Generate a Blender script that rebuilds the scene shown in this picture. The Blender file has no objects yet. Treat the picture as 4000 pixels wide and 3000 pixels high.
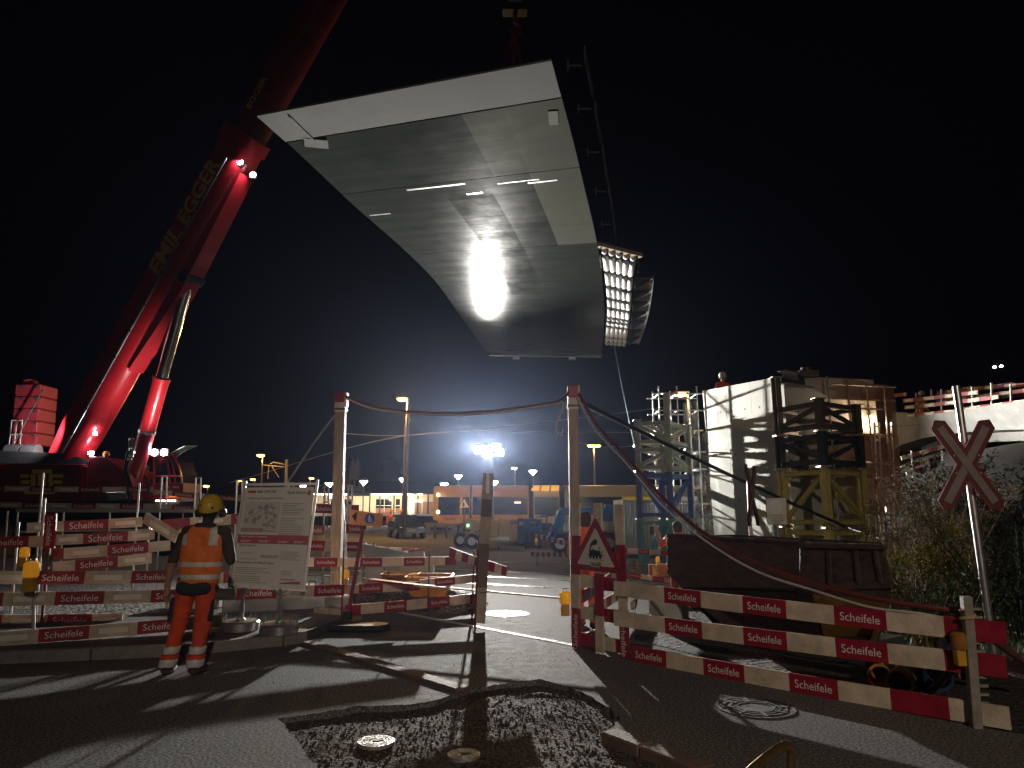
import bpy, bmesh, math, random
from mathutils import Vector as V, Matrix, noise
rnd = random.Random(11)
sc = bpy.context.scene
col = sc.collection
# ------------------------------------------------------------------ camera
FPX, PITCH, CZ = 2750.0, math.radians(10.3), 1.65
cam_d = bpy.data.cameras.new('camera')
cam = bpy.data.objects.new('camera', cam_d)
col.objects.link(cam)
cam_d.sensor_width = 36.0
cam_d.lens = FPX / 4000 * 36.0
cam_d.clip_start = 0.1
cam_d.clip_end = 1500
cam.location = (0, 0, CZ)
cam.rotation_euler = (math.radians(90) + PITCH, 0, 0)
sc.camera = cam
# ------------------------------------------------------------------ world (night) and added fill sun
world = bpy.data.worlds.new('World')
sc.world = world
world.use_nodes = True
wn = world.node_tree
bg = wn.nodes['Background']
bg.inputs['Color'].default_value = (0.55, 0.42, 0.85, 1)
bg.inputs['Strength'].default_value = 0.0006
fill_sun = bpy.data.lights.new('fill_sun', 'SUN')  # weak warm sun added as fill from behind the viewpoint
fill_sun.energy = 0.012
fill_sun.angle = math.radians(12)
fill_sun.color = (1.0, 0.86, 0.74)
fill_sun_o = bpy.data.objects.new('fill_sun', fill_sun)
col.objects.link(fill_sun_o)
fill_sun_o.rotation_euler = (math.radians(62), 0, math.radians(-24))
# ------------------------------------------------------------------ exposure and sampling
sc.view_settings.view_transform = 'Standard'
sc.view_settings.look = 'None'
sc.view_settings.exposure = 1.0
sc.view_settings.gamma = 1.0
sc.view_settings.use_curve_mapping = False
sc.render.engine = 'CYCLES'
cy = sc.cycles
cy.use_denoising = True
try:
    cy.denoiser = 'OPENIMAGEDENOISE'
except Exception:
    pass
cy.max_bounces = 5
cy.diffuse_bounces = 2
cy.glossy_bounces = 3
cy.transparent_max_bounces = 12
cy.sample_clamp_indirect = 4.0
cy.sample_clamp_direct = 0.0
cy.caustics_reflective = False
cy.caustics_refractive = False
STREET = 1350.0      # the street lamp behind the viewpoint
FLOOD = 40000.0      # one head of the light tower, watts (a night exposure)
# ------------------------------------------------------------------ photo pixel -> place
def ray(px, py):
    u = (px - 2000) / FPX
    v = (1500 - py) / FPX
    c, s = math.cos(PITCH), math.sin(PITCH)
    return V((u, c - v * s, s + v * c))
def P(px, py, Y):
    d = ray(px, py)
    return V((d.x * Y / d.y, Y, CZ + d.z * Y / d.y))
def G(px, py, z=0.0):
    d = ray(px, py)
    t = (z - CZ) / d.z
    return V((d.x * t, d.y * t, z))
# ------------------------------------------------------------------ materials
MATS = {}
def M(name, c=(0.5, 0.5, 0.5), rough=0.6, metal=0.0, var=0.25, scale=6.0, bump=0.0, bscale=None,
      c2=None, emit=None, estr=0.0, spec=0.5, alpha=1.0, trans=0.0, stretch=None, coat=0.0):
    if name in MATS:
        return MATS[name]
    m = bpy.data.materials.new(name)
    m.use_nodes = True
    nt = m.node_tree
    b = nt.nodes['Principled BSDF']
    b.inputs['Roughness'].default_value = rough
    b.inputs['Metallic'].default_value = metal
    b.inputs['Specular IOR Level'].default_value = spec
    b.inputs['Coat Weight'].default_value = coat
    if alpha < 1:
        b.inputs['Alpha'].default_value = alpha
    if trans > 0:
        b.inputs['Transmission Weight'].default_value = trans
    tc = nt.nodes.new('ShaderNodeTexCoord')
    mp = nt.nodes.new('ShaderNodeMapping')
    nt.links.new(tc.outputs['Object'], mp.inputs['Vector'])
    if stretch:
        mp.inputs['Scale'].default_value = stretch
    n = nt.nodes.new('ShaderNodeTexNoise')
    n.inputs['Scale'].default_value = scale
    n.inputs['Detail'].default_value = 6
    n.inputs['Roughness'].default_value = 0.65
    nt.links.new(mp.outputs['Vector'], n.inputs['Vector'])
    rp = nt.nodes.new('ShaderNodeValToRGB')
    rp.color_ramp.elements[0].position = 0.3
    rp.color_ramp.elements[1].position = 0.7
    a = c2 if c2 else tuple(x * (1 - var) for x in c)
    hi = c if c2 else tuple(min(1, x * (1 + var * 0.5)) for x in c)
    rp.color_ramp.elements[0].color = (*a, 1)
    rp.color_ramp.elements[1].color = (*hi, 1)
    nt.links.new(n.outputs['Fac'], rp.inputs['Fac'])
    nt.links.new(rp.outputs['Color'], b.inputs['Base Color'])
    rr = nt.nodes.new('ShaderNodeMapRange')
    rr.inputs['To Min'].default_value = max(0.03, rough - 0.12)
    rr.inputs['To Max'].default_value = min(1, rough + 0.12)
    nt.links.new(n.outputs['Fac'], rr.inputs['Value'])
    nt.links.new(rr.outputs['Result'], b.inputs['Roughness'])
    if bump > 0:
        n2 = nt.nodes.new('ShaderNodeTexNoise')
        n2.inputs['Scale'].default_value = bscale or scale * 6
        n2.inputs['Detail'].default_value = 4
        nt.links.new(mp.outputs['Vector'], n2.inputs['Vector'])
        bp = nt.nodes.new('ShaderNodeBump')
        bp.inputs['Strength'].default_value = bump
        bp.inputs['Distance'].default_value = 0.02
        nt.links.new(n2.outputs['Fac'], bp.inputs['Height'])
        nt.links.new(bp.outputs['Normal'], b.inputs['Normal'])
    if emit:
        b.inputs['Emission Color'].default_value = (*emit, 1)
        b.inputs['Emission Strength'].default_value = estr
    MATS[name] = m
    return m
RED = M('sign red', (0.28, 0.010, 0.028), 0.5, var=0.35, scale=7, bump=0.1)
CREAM = M('pale wood paint', (0.62, 0.52, 0.40), 0.6, var=0.36, scale=4, bump=0.25, stretch=(1, 1, 1), bscale=40)
WHITE = M('white paint', (0.72, 0.71, 0.68), 0.5, var=0.12)
LETTER = M('white print', (0.74, 0.71, 0.68), 0.5, var=0.06)
REFL = M('pale reflective print', (0.80, 0.76, 0.70), 0.35, var=0.08)
STEEL = M('galvanised steel', (0.52, 0.53, 0.54), 0.36, metal=0.85, var=0.25, scale=14)
RUSTROD = M('rusted rod', (0.16, 0.06, 0.05), 0.6, metal=0.4, var=0.4, scale=20)
BLACK = M('black rubber', (0.018, 0.018, 0.02), 0.55, var=0.3)
BLACKP = M('black paint', (0.02, 0.021, 0.025), 0.4, var=0.4, scale=8)
DARK = M('dark grey', (0.06, 0.06, 0.065), 0.55, var=0.3)
GREY = M('mid grey', (0.3, 0.3, 0.3), 0.55, var=0.2)
WOOD = M('weathered timber', (0.36, 0.26, 0.17), 0.75, var=0.45, scale=4, stretch=(6, 6, 0.5), bump=0.3, bscale=30)
WOODB = M('raw board wood', (0.45, 0.32, 0.19), 0.75, var=0.35, scale=5, bump=0.25)
CONC = M('concrete', (0.42, 0.42, 0.40), 0.85, var=0.22, scale=2.5, bump=0.25, bscale=30)
CONCL = M('pale concrete', (0.40, 0.41, 0.37), 0.8, var=0.13, scale=1.3, bump=0.12, bscale=20)
AMBER = M('amber lens', (0.85, 0.42, 0.03), 0.25, var=0.12, scale=30, emit=(1.0, 0.42, 0.02), estr=0.10)
YELLOW = M('machine yellow', (0.72, 0.50, 0.02), 0.4, var=0.14)
BLUEP = M('lift blue', (0.03, 0.17, 0.50), 0.35, var=0.15)
ORANGE = M('hi-vis orange', (0.85, 0.13, 0.02), 0.75, var=0.22, scale=9, bump=0.35, bscale=25)
SILVER = M('reflective tape', (0.62, 0.62, 0.62), 0.35, var=0.12, scale=20, bump=0.2)
SKIN = M('skin', (0.42, 0.22, 0.15), 0.55, var=0.12)
GLASS = M('dark glass', (0.012, 0.015, 0.018), 0.07, var=0.1, spec=0.8)
# ------------------------------------------------------------------ mesh builder
def frame(d, up=V((0, 0, 1))):
    x = d.normalized()
    y = up.cross(x)
    if y.length < 1e-4:
        y = V((0, 1, 0)).cross(x)
    y.normalize()
    z = x.cross(y)
    return x, y, z
class K:
    def __init__(s):
        s.v, s.f, s.m = [], [], []
    def add(s, vs, fs, mat=0):
        o = len(s.v)
        s.v += [V(v) for v in vs]
        s.f += [tuple(i + o for i in f) for f in fs]
        s.m += [mat] * len(fs)
        return s
    def box(s, c, sx, sy, sz, rot=None, mat=0):
        c = V(c)
        vs = []
        for k in (-1, 1):
            for a, b in ((-1, -1), (1, -1), (1, 1), (-1, 1)):
                q = V((a * sx / 2, b * sy / 2, k * sz / 2))
                vs.append(c + (rot @ q if rot else q))
        return s.add(vs, [(3, 2, 1, 0), (4, 5, 6, 7), (0, 1, 5, 4), (1, 2, 6, 5), (2, 3, 7, 6), (3, 0, 4, 7)], mat)
    def beam(s, A, B, w, h, mat=0, up=V((0, 0, 1)), roll=0.0):
        A, B = V(A), V(B)
        x, y, z = frame(B - A, up)
        if roll:
            c, q = math.cos(roll), math.sin(roll)
            y, z = y * c + z * q, z * c - y * q
        vs = [p + y * (a * w / 2) + z * (b * h / 2) for p in (A, B) for a, b in ((-1, -1), (1, -1), (1, 1), (-1, 1))]
        return s.add(vs, [(0, 1, 2, 3), (7, 6, 5, 4), (4, 5, 1, 0), (5, 6, 2, 1), (6, 7, 3, 2), (7, 4, 0, 3)], mat)
    def ibeam(s, A, B, w, h, t=0.022, mat=0, up=V((0, 1, 0))):
        A, B = V(A), V(B)
        x, y, z = frame(B - A, up)
        s.beam(A + z * (h / 2 - t / 2), B + z * (h / 2 - t / 2), w, t, mat, up)
        s.beam(A - z * (h / 2 - t / 2), B - z * (h / 2 - t / 2), w, t, mat, up)
        return s.beam(A, B, t, h - 2 * t, mat, up)
    def tube(s, A, B, r, r2=None, n=10, mat=0, cap=True):
        return s.path([A, B], [r, r if r2 is None else r2], n, mat, cap)
    def path(s, pts, r, n=8, mat=0, cap=True):
        pts = [V(p) for p in pts]
        k = len(pts)
        rs = r if isinstance(r, (list, tuple)) else [r] * k
        vs = []
        ref = None
        for i, p in enumerate(pts):
            d = pts[min(i + 1, k - 1)] - pts[max(i - 1, 0)]
            x, y, z = frame(d, ref if ref is not None else V((0, 0, 1)))
            ref = z
            for j in range(n):
                a = 2 * math.pi * j / n
                vs.append(p + (y * math.cos(a) + z * math.sin(a)) * rs[i])
        fs = []
        for i in range(k - 1):
            for j in range(n):
                j2 = (j + 1) % n
                fs.append((i * n + j, i * n + j2, (i + 1) * n + j2, (i + 1) * n + j))
        if cap:
            fs.append(tuple(range(n - 1, -1, -1)))
            fs.append(tuple(range((k - 1) * n, k * n)))
        return s.add(vs, fs, mat)
    def prism(s, poly, ext, mat=0, matside=None):
        poly = [V(p) for p in poly]
        ext = V(ext)
        n = len(poly)
        vs = poly + [p + ext for p in poly]
        s.add(vs, [tuple(range(n)), tuple(range(2 * n - 1, n - 1, -1))], mat)
        o = len(s.v) - 2 * n
        fs = [(o + i, o + i + n, o + (i + 1) % n + n, o + (i + 1) % n) for i in range(n)]
        s.f += fs
        s.m += [mat if matside is None else matside] * n
        return s
    def loft(s, rings, mat=0, cap=True):
        n = len(rings[0])
        vs = [V(p) for r in rings for p in r]
        fs = []
        for i in range(len(rings) - 1):
            for j in range(n):
                j2 = (j + 1) % n
                fs.append((i * n + j, i * n + j2, (i + 1) * n + j2, (i + 1) * n + j))
        if cap:
            fs.append(tuple(range(n - 1, -1, -1)))
            fs.append(tuple(range((len(rings) - 1) * n, len(rings) * n)))
        return s.add(vs, fs, mat)
    def lathe(s, prof, c, n=16, mat=0, rot=None):
        c = V(c)
        rings = []
        for r, z in prof:
            ring = []
            for j in range(n):
                a = 2 * math.pi * j / n
                q = V((r * math.cos(a), r * math.sin(a), z))
                ring.append(c + (rot @ q if rot else q))
            rings.append(ring)
        return s.loft(rings, mat)
    def disc(s, c, nrm, r, n=16, mat=0, t=0.01):
        c, nrm = V(c), V(nrm).normalized()
        return s.tube(c, c + nrm * t, r, n=n, mat=mat)
    def build(s, name, mats, parent=None, smooth=False, bevel=0.0, fix=True, kind=None):
        off = V((0, 0, 0))
        q = parent
        while q is not None:
            off += q.location
            q = q.parent
        me = bpy.data.meshes.new(name)
        me.from_pydata([v - off for v in s.v], [], s.f)
        if not isinstance(mats, (list, tuple)):
            mats = [mats]
        for m in mats:
            me.materials.append(m)
        me.polygons.foreach_set('material_index', s.m)
        if fix or bevel:
            bm = bmesh.new()
            bm.from_mesh(me)
            if fix:
                bmesh.ops.recalc_face_normals(bm, faces=bm.faces)
            if bevel:
                bmesh.ops.bevel(bm, geom=[e for e in bm.edges if e.calc_face_angle(0) > 0.6], offset=bevel,
                                segments=1, affect='EDGES', clamp_overlap=True)
            bm.to_mesh(me)
            bm.free()
        if smooth:
            me.polygons.foreach_set('use_smooth', [True] * len(me.polygons))
            try:
                me.set_sharp_from_angle(angle=math.radians(38))
            except Exception:
                pass
        o = bpy.data.objects.new(name, me)
        col.objects.link(o)
        o.parent = parent
        if kind:
            o['kind'] = kind
        return o
def tag(o, label, cat, group=None):
    o['label'] = label
    o['category'] = cat
    if group:
        o['group'] = group
    return o
def T(name, label, cat, loc=(0, 0, 0), group=None):
    o = bpy.data.objects.new(name, None)
    col.objects.link(o)
    o.location = loc
    o.empty_display_size = 0.1
    return tag(o, label, cat, group)
def struct(o, kind='structure'):
    o['kind'] = kind
    return o
def copy_tree(o, parent=None):
    c = o.copy()
    col.objects.link(c)
    c.parent = parent
    for ch in list(o.children):
        copy_tree(ch, c)
    return c
def shared(name, mesh, parent, loc=(0, 0, 0), rot=None, scale=None):
    o = bpy.data.objects.new(name, mesh)
    col.objects.link(o)
    o.parent = parent
    off = V((0, 0, 0))
    q = parent
    while q is not None:
        off += q.location
        q = q.parent
    o.location = V(loc) - off
    if rot is not None:
        o.rotation_mode = 'QUATERNION'
        o.rotation_quaternion = rot
    if scale is not None:
        o.scale = scale if isinstance(scale, (tuple, list)) else (scale,) * 3
    return o
# ------------------------------------------------------------------ lettering
TXT = {}
def text_mesh(body, mat, bold=0.0, spacing=1.0):
    key = (body, mat.name, bold)
    if key in TXT:
        return TXT[key]
    cu = bpy.data.curves.new('lettering', 'FONT')
    cu.body = body
    cu.size = 1.0
    cu.resolution_u = 3
    cu.offset = bold
    cu.space_character = spacing
    o = bpy.data.objects.new('lettering', cu)
    col.objects.link(o)
    bpy.context.view_layer.update()
    dg = bpy.context.evaluated_depsgraph_get()
    me = bpy.data.meshes.new_from_object(o.evaluated_get(dg))
    bpy.data.objects.remove(o)
    xs = [v.co.x for v in me.vertices]
    ys = [v.co.y for v in me.vertices]
    cx, cyy = (min(xs) + max(xs)) / 2, (min(ys) + max(ys)) / 2
    w = max(xs) - min(xs)
    for v in me.vertices:
        v.co.x = (v.co.x - cx) / w
        v.co.y = (v.co.y - cyy) / w
        v.co.z = 0
    me.materials.clear()
    me.materials.append(mat)
    TXT[key] = me
    return me
def write(body, parent, at, xd, up, width, mat=LETTER, bold=0.0, squash=1.0, name='lettering'):
    me = text_mesh(body, mat, bold)
    x = V(xd).normalized()
    z = x.cross(V(up)).normalized()
    y = z.cross(x)
    mt = Matrix((x, y, z)).transposed()
    o = shared(name, me, parent, V(at) + z * 0.003, mt.to_quaternion(), (width, width * squash, width))
    return o
# ------------------------------------------------------------------ red and white boards
def board(parent, A, B, h=0.16, t=0.028, seg=0.5, phase=0, text=True, refl=False, name='board', up=V((0, 0, 1)),
          flip=False, mats=None, frac=0.0, at=None, notext=()):
    A, B = V(A), V(B)
    d = B - A
    L = d.length
    x = d.normalized()
    nrm = x.cross(up).normalized()
    z = nrm.cross(x)
    k = K()
    n = max(1, round(L / seg))
    cuts = [0.0]
    q = seg * (1 - frac)
    while q < L - 0.05:
        cuts.append(q)
        q += seg
    cuts.append(L)
    if at:
        cuts = [0.0] + [c for c in at if 0.02 < c < L - 0.02] + [L]
    # one closed box with cut rings, faces coloured by segment
    vs = []
    for c in cuts:
        sag = math.sin(math.pi * c / L) * -0.004 * L
        for a, b in ((-1, -1), (1, -1), (1, 1), (-1, 1)):
            vs.append(A + x * c + nrm * (a * t / 2) + z * (b * h / 2 + sag))
    fs, ms = [], []
    for i in range(len(cuts) - 1):
        mi = (i + phase) % 2
        for j in range(4):
            j2 = (j + 1) % 4
            fs.append((i * 4 + j, i * 4 + j2, i * 4 + 4 + j2, i * 4 + 4 + j))
            ms.append(mi)
    fs.append((3, 2, 1, 0))
    ms.append(phase % 2)
    e = (len(cuts) - 1) * 4
    fs.append((e, e + 1, e + 2, e + 3))
    ms.append((len(cuts) - 2 + phase) % 2)
    k.v, k.f, k.m = vs, fs, ms
    o = k.build(name, mats or [CREAM, RED], parent)
    for i in range(len(cuts) - 1):
        c = (cuts[i] + cuts[i + 1]) / 2
        w = cuts[i + 1] - cuts[i]
        sag = math.sin(math.pi * c / L) * -0.004 * L
        p = A + x * c + nrm * (t / 2) + z * sag
        if (i + phase) % 2 == 1:
            if text and w > seg * 0.7 and i not in notext:
                write('Scheifele', o, p + nrm * 0.0005, -x if flip else x, -z if flip else z, 0.76 * min(w, seg), squash=min(1.12, h / 0.16))
        elif refl and w > seg * 0.6:
            K().box(p + nrm * 0.001, 0, 0, 0).v
            kk = K()
            hw, hh = w * 0.3, h * 0.2
            q = p + nrm * 0.003
            kk.add([q - x * hw - z * hh, q + x * hw - z * hh, q + x * hw + z * hh, q - x * hw + z * hh], [(0, 1, 2, 3)])
            kk.build('reflector', REFL, o, fix=False)
    return o
def flasher(label, base, h=0.42, s=1.0, group='amber warning lamps', lit=True):
    """battery warning lamp: body, round lens, handle"""
    t = T('warning_lamp', label, 'lamp', base, group)
    b = V(base)
    K().box(b + V((0, 0, 0.10 * s)), 0.15 * s, 0.11 * s, 0.2 * s).build('battery_box', M('lamp case yellow', (0.55, 0.30, 0.03), 0.45, var=0.25), t, bevel=0.012 * s)
    K().lathe([(0.085 * s, 0.2 * s), (0.1 * s, 0.23 * s), (0.1 * s, 0.38 * s), (0.07 * s, 0.41 * s), (0.01, 0.415 * s)], b, 14).build('lens', AMBER if lit else M('unlit amber lens', (0.32, 0.13, 0.02), 0.35, var=0.2, scale=20), t, smooth=True)
    K().path([b + V((-0.03 * s, 0, 0.405 * s)), b + V((-0.03 * s, 0, 0.45 * s)), b + V((0.03 * s, 0, 0.45 * s)), b + V((0.03 * s, 0, 0.405 * s))], 0.008 * s, 6).build('handle', BLACK, t)
    return t
def spot(name, loc, target, energy, size=150, blend=0.3, radius=0.1, color=(1, 1, 1), parent=None):
    d = bpy.data.lights.new(name, 'SPOT')
    d.energy, d.spot_size, d.spot_blend, d.shadow_soft_size, d.color = energy, math.radians(size), blend, radius, color
    o = bpy.data.objects.new(name, d)
    col.objects.link(o)
    o.rotation_euler = (V(target) - V(loc)).to_track_quat('-Z', 'Y').to_euler()
    off = V((0, 0, 0))
    q = parent
    while q is not None:
        off += q.location
        q = q.parent
    o.parent = parent
    o.location = V(loc) - off
    return o
def point(name, loc, energy, radius=0.1, color=(1, 1, 1), parent=None):
    o = spot(name, loc, V(loc) + V((0, 0, -1)), energy, 178, 0.1, radius, color, parent)
    o.data.type = 'POINT'
    o.data.energy, o.data.shadow_soft_size, o.data.color = energy, radius, color
    return o
# ================================================================== the ground
def ground_mat(name, c, c2, rough, fine=90.0, bump=0.5, big=0.6, spec=0.5, dist=0.012):
    m = bpy.data.materials.new(name)
    m.use_nodes = True
    nt = m.node_tree
    b = nt.nodes['Principled BSDF']
    b.inputs['Specular IOR Level'].default_value = spec
    tc = nt.nodes.new('ShaderNodeTexCoord')
    def nz(scale, det=5):
        n = nt.nodes.new('ShaderNodeTexNoise')
        n.inputs['Scale'].default_value = scale
        n.inputs['Detail'].default_value = det
        nt.links.new(tc.outputs['Object'], n.inputs['Vector'])
        return n
    nb, nf, nm = nz(big, 6), nz(fine, 2), nz(7, 4)
    vo = nt.nodes.new('ShaderNodeTexVoronoi')
    vo.inputs['Scale'].default_value = fine * 0.8
    nt.links.new(tc.outputs['Object'], vo.inputs['Vector'])
    mx = nt.nodes.new('ShaderNodeMix')
    mx.data_type = 'RGBA'
    mx.inputs[6].default_value = (*c2, 1)
    mx.inputs[7].default_value = (*c, 1)
    ad = nt.nodes.new('ShaderNodeMath')
    ad.operation = 'MULTIPLY_ADD'
    ad.inputs[1].default_value = 1.3
    ad.inputs[2].default_value = -0.15
    nt.links.new(nb.outputs['Fac'], ad.inputs[0])
    nt.links.new(ad.outputs[0], mx.inputs[0])
    m2 = nt.nodes.new('ShaderNodeMix')
    m2.data_type = 'RGBA'
    m2.blend_type = 'MULTIPLY'
    m2.inputs[0].default_value = 0.75
    nt.links.new(mx.outputs[2], m2.inputs[6])
    rp = nt.nodes.new('ShaderNodeValToRGB')
    rp.color_ramp.elements[0].position = 0.40
    rp.color_ramp.elements[0].color = (0.32, 0.32, 0.32, 1)
    rp.color_ramp.elements[1].position = 0.62
    rp.color_ramp.elements[1].color = (1.75, 1.75, 1.75, 1)
    nt.links.new(nf.outputs['Fac'], rp.inputs['Fac'])
    nt.links.new(rp.outputs['Color'], m2.inputs[7])
    nt.links.new(m2.outputs[2], b.inputs['Base Color'])
    rr = nt.nodes.new('ShaderNodeMapRange')
    rr.inputs['To Min'].default_value = rough - 0.16
    rr.inputs['To Max'].default_value = rough + 0.16
    nt.links.new(nm.outputs['Fac'], rr.inputs['Value'])
    nt.links.new(rr.outputs['Result'], b.inputs['Roughness'])
    sm = nt.nodes.new('ShaderNodeMath')
    sm.operation = 'ADD'
    nt.links.new(vo.outputs['Distance'], sm.inputs[0])
    nt.links.new(nf.outputs['Fac'], sm.inputs[1])
    bp = nt.nodes.new('ShaderNodeBump')
    bp.inputs['Strength'].default_value = bump
    bp.inputs['Distance'].default_value = dist
    nt.links.new(sm.outputs[0], bp.inputs['Height'])
    nt.links.new(bp.outputs['Normal'], b.inputs['Normal'])
    MATS[name] = m
    return m
ASPH = ground_mat('asphalt', (0.16, 0.155, 0.15), (0.11, 0.105, 0.10), 0.85, 48, 0.16, 0.5, spec=0.05)
GRAV = ground_mat('crushed gravel', (0.12, 0.098, 0.085), (0.05, 0.036, 0.03), 0.9, 38, 0.3, 1.4, spec=0.05, dist=0.02)
SOIL = ground_mat('soil', (0.05, 0.042, 0.033), (0.025, 0.022, 0.018), 0.9, 20, 0.8, 0.4, dist=0.04)
BALL = ground_mat('track ballast', (0.12, 0.115, 0.105), (0.045, 0.042, 0.04), 0.75, 16, 1.0, 0.8, dist=0.05)
PAVE = ground_mat('pavement asphalt', (0.10, 0.095, 0.09), (0.06, 0.056, 0.052), 0.7, 70, 0.5, 0.9)
PALE = ground_mat('trodden pale concrete ground', (0.15, 0.145, 0.135), (0.10, 0.095, 0.09), 0.9, 30, 0.6, 0.7, spec=0.2)

def sheet(name, outer, z, mat, hole=None, skirt=0.0, kind='structure', parent=None):
    bm = bmesh.new()
    loops = [outer] + ([hole] if hole else [])
    es = []
    hv = []
    for lp in loops:
        vs = [bm.verts.new((p[0], p[1], z)) for p in lp]
        if lp is hole:
            hv = vs
        for i in range(len(vs)):
            es.append(bm.edges.new((vs[i], vs[(i + 1) % len(vs)])))
    bmesh.ops.triangle_fill(bm, use_beauty=True, use_dissolve=False, edges=es)
    for f in bm.faces:
        if f.normal.z < 0:
            f.normal_flip()
    if hole and skirt:
        lo = [bm.verts.new((v.co.x, v.co.y, z - skirt)) for v in hv]
        for i in range(len(hv)):
            j = (i + 1) % len(hv)
            bm.faces.new((hv[i], hv[j], lo[j], lo[i]))
    me = bpy.data.meshes.new(name)
    bm.to_mesh(me)
    bm.free()
    me.materials.append(mat)
    o = bpy.data.objects.new(name, me)
    col.objects.link(o)
    o['kind'] = kind
    return o
def inside(p, poly):
    r = False
    j = len(poly) - 1
    for i in range(len(poly)):
        a, b = poly[i], poly[j]
        if (a[1] > p[1]) != (b[1] > p[1]) and p[0] < (b[0] - a[0]) * (p[1] - a[1]) / (b[1] - a[1]) + a[0]:
            r = not r
        j = i
    return r
def rough_edge(pts, step=0.09, amp=0.02):
    out = []
    for i in range(len(pts)):
        a, b = V(pts[i]), V(pts[(i + 1) % len(pts)])
        n = max(1, int((b - a).length / step))
        for k in range(n):
            p = a.lerp(b, k / n)
            out.append(p + V((rnd.uniform(-amp, amp), rnd.uniform(-amp, amp), 0)))
    return out
ground = sheet('ground', [(-250, -40), (250, -40), (250, 260), (-250, 260)], -0.14, SOIL)
hole = [G(*p) for p in ((1085, 2806), (1240, 2786), (1400, 2757), (1600, 2753), (1700, 2735), (1835, 2692), (1960, 2672), (2105, 2652),
                        (2200, 2675), (2300, 2715), (2380, 2766), (2425, 2805), (2368, 2862), (2560, 2942), (2800, 3060), (2800, 3300), (1370, 3300), (1290, 3080), (1185, 2925))]
holer = rough_edge(hole, 0.07, 0.014)
road = sheet('road', [(-60, -20), (60, -20), (60, 90), (-60, 90)], 0.0, ASPH, holer, 0.1)
# gravel bed in the cut-out
def bed(name, poly, step, zf, mat, kind='structure'):
    xs, ys = [p[0] for p in poly], [p[1] for p in poly]
    x0, x1, y0, y1 = min(xs) - step, max(xs) + step, min(ys) - step, max(ys) + step
    nx, ny = int((x1 - x0) / step) + 2, int((y1 - y0) / step) + 2
    vs = [V((x0 + i * step, y0 + j * step, zf(x0 + i * step, y0 + j * step))) for j in range(ny) for i in range(nx)]
    fs = [(j * nx + i, j * nx + i + 1, (j + 1) * nx + i + 1, (j + 1) * nx + i) for j in range(ny - 1) for i in range(nx - 1)
          if inside((x0 + (i + .5) * step, y0 + (j + .5) * step), poly)]
    k = K()
    k.add(vs, fs)
    o = k.build(name, mat, None, smooth=True, fix=False)
    bm = bmesh.new()
    bm.from_mesh(o.data)
    bmesh.ops.delete(bm, geom=[v for v in bm.verts if not v.link_faces], context='VERTS')
    bm.to_mesh(o.data)
    bm.free()
    o['kind'] = kind
    return o
def gz(x, y):
    return -0.05 + 0.022 * noise.noise(V((x * 1.1, y * 1.1, 0))) + 0.009 * noise.noise(V((x * 5, y * 5, 3))) + 0.004 * noise.noise(V((x * 17, y * 17, 7)))
big_hole = [p + V((0.12 if p.x > 0 else -0.12, 0.12, 0)) for p in hole]
bed('gravel_bed', big_hole, 0.045, gz, GRAV)
def stones(name, n, poly, zf, mat, s0, s1, label, ymin=-99):
    k = K()
    xs, ys = [p[0] for p in poly], [p[1] for p in poly]
    c = 0
    while c < n:
        x, y = rnd.uniform(min(xs), max(xs)), rnd.uniform(max(min(ys), ymin), max(ys))
        if not inside((x, y), poly):
            continue
        c += 1
        s = s0 + (s1 - s0) * rnd.random() ** 3
        q = V((x, y, zf(x, y) + s * 0.25))
        a = rnd.random() * 6.3
        ca, sa = math.cos(a), math.sin(a)
        e = [s * rnd.uniform(0.6, 1.1) for _ in range(6)]
        pts = [(e[0], 0, 0), (0, e[1], 0), (-e[2], 0, 0), (0, -e[3], 0), (0, 0, e[4] * .7), (0, 0, -e[5] * .6)]
        vs = [q + V((u * ca - v * sa, u * sa + v * ca, w)) for u, v, w in pts]
        k.add(vs, [(0, 1, 4), (1, 2, 4), (2, 3, 4), (3, 0, 4), (1, 0, 5), (2, 1, 5), (3, 2, 5), (0, 3, 5)])
    o = k.build(name, mat, None, fix=False)
    o['kind'] = 'stuff'
    o['label'] = label
    o['category'] = 'gravel'
    return o
STONE = M('stone chips', (0.105, 0.086, 0.075), 0.85, var=0.6, scale=30)
stones('gravel', 8000, hole, gz, STONE, 0.004, 0.018, 'loose gravel and stone chips in the dug-out patch of road', 3.4)
stones('grit', 500, [G(1000, 2650), G(2300, 2500), G(2900, 2700), G(2500, 2850), G(1200, 2780)], lambda x, y: 0.0, STONE, 0.003, 0.010, 'fine grit strewn over the asphalt')

# ---- flush kerb stones
KERB = M('kerb stone', (0.15, 0.10, 0.075), 0.8, var=0.35, scale=8, bump=0.3)
def kerb_row(name, A, B, cuts, w, z, label=None):
    e = struct(T(name, label or 'row of flush brown kerb stones', 'kerb', A))
    del e['category']
    A, B = V(A), V(B)
    d = (B - A)
    for i in range(len(cuts) - 1):
        a, b = A + d * cuts[i] + d.normalized() * 0.006, A + d * cuts[i + 1] - d.normalized() * 0.006
        K().beam(a + V((0, 0, z / 2 - 0.05)), b + V((0, 0, z / 2 - 0.05)), w, z + 0.1).build('kerb_stone', KERB, e, bevel=0.012)
    return e
kerb_row('kerb', G(1200, 2512), G(1815, 2700), [0, 0.38, 0.76, 1.0], 0.17, 0.03, 'flush row of brown kerb stones crossing the road')
kerb_row('kerb', G(2378, 2866), G(3080, 3130), [0, 0.26, 0.62, 1.0], 0.17, 0.03, 'flush row of pale kerb stones at the bottom edge')
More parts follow.
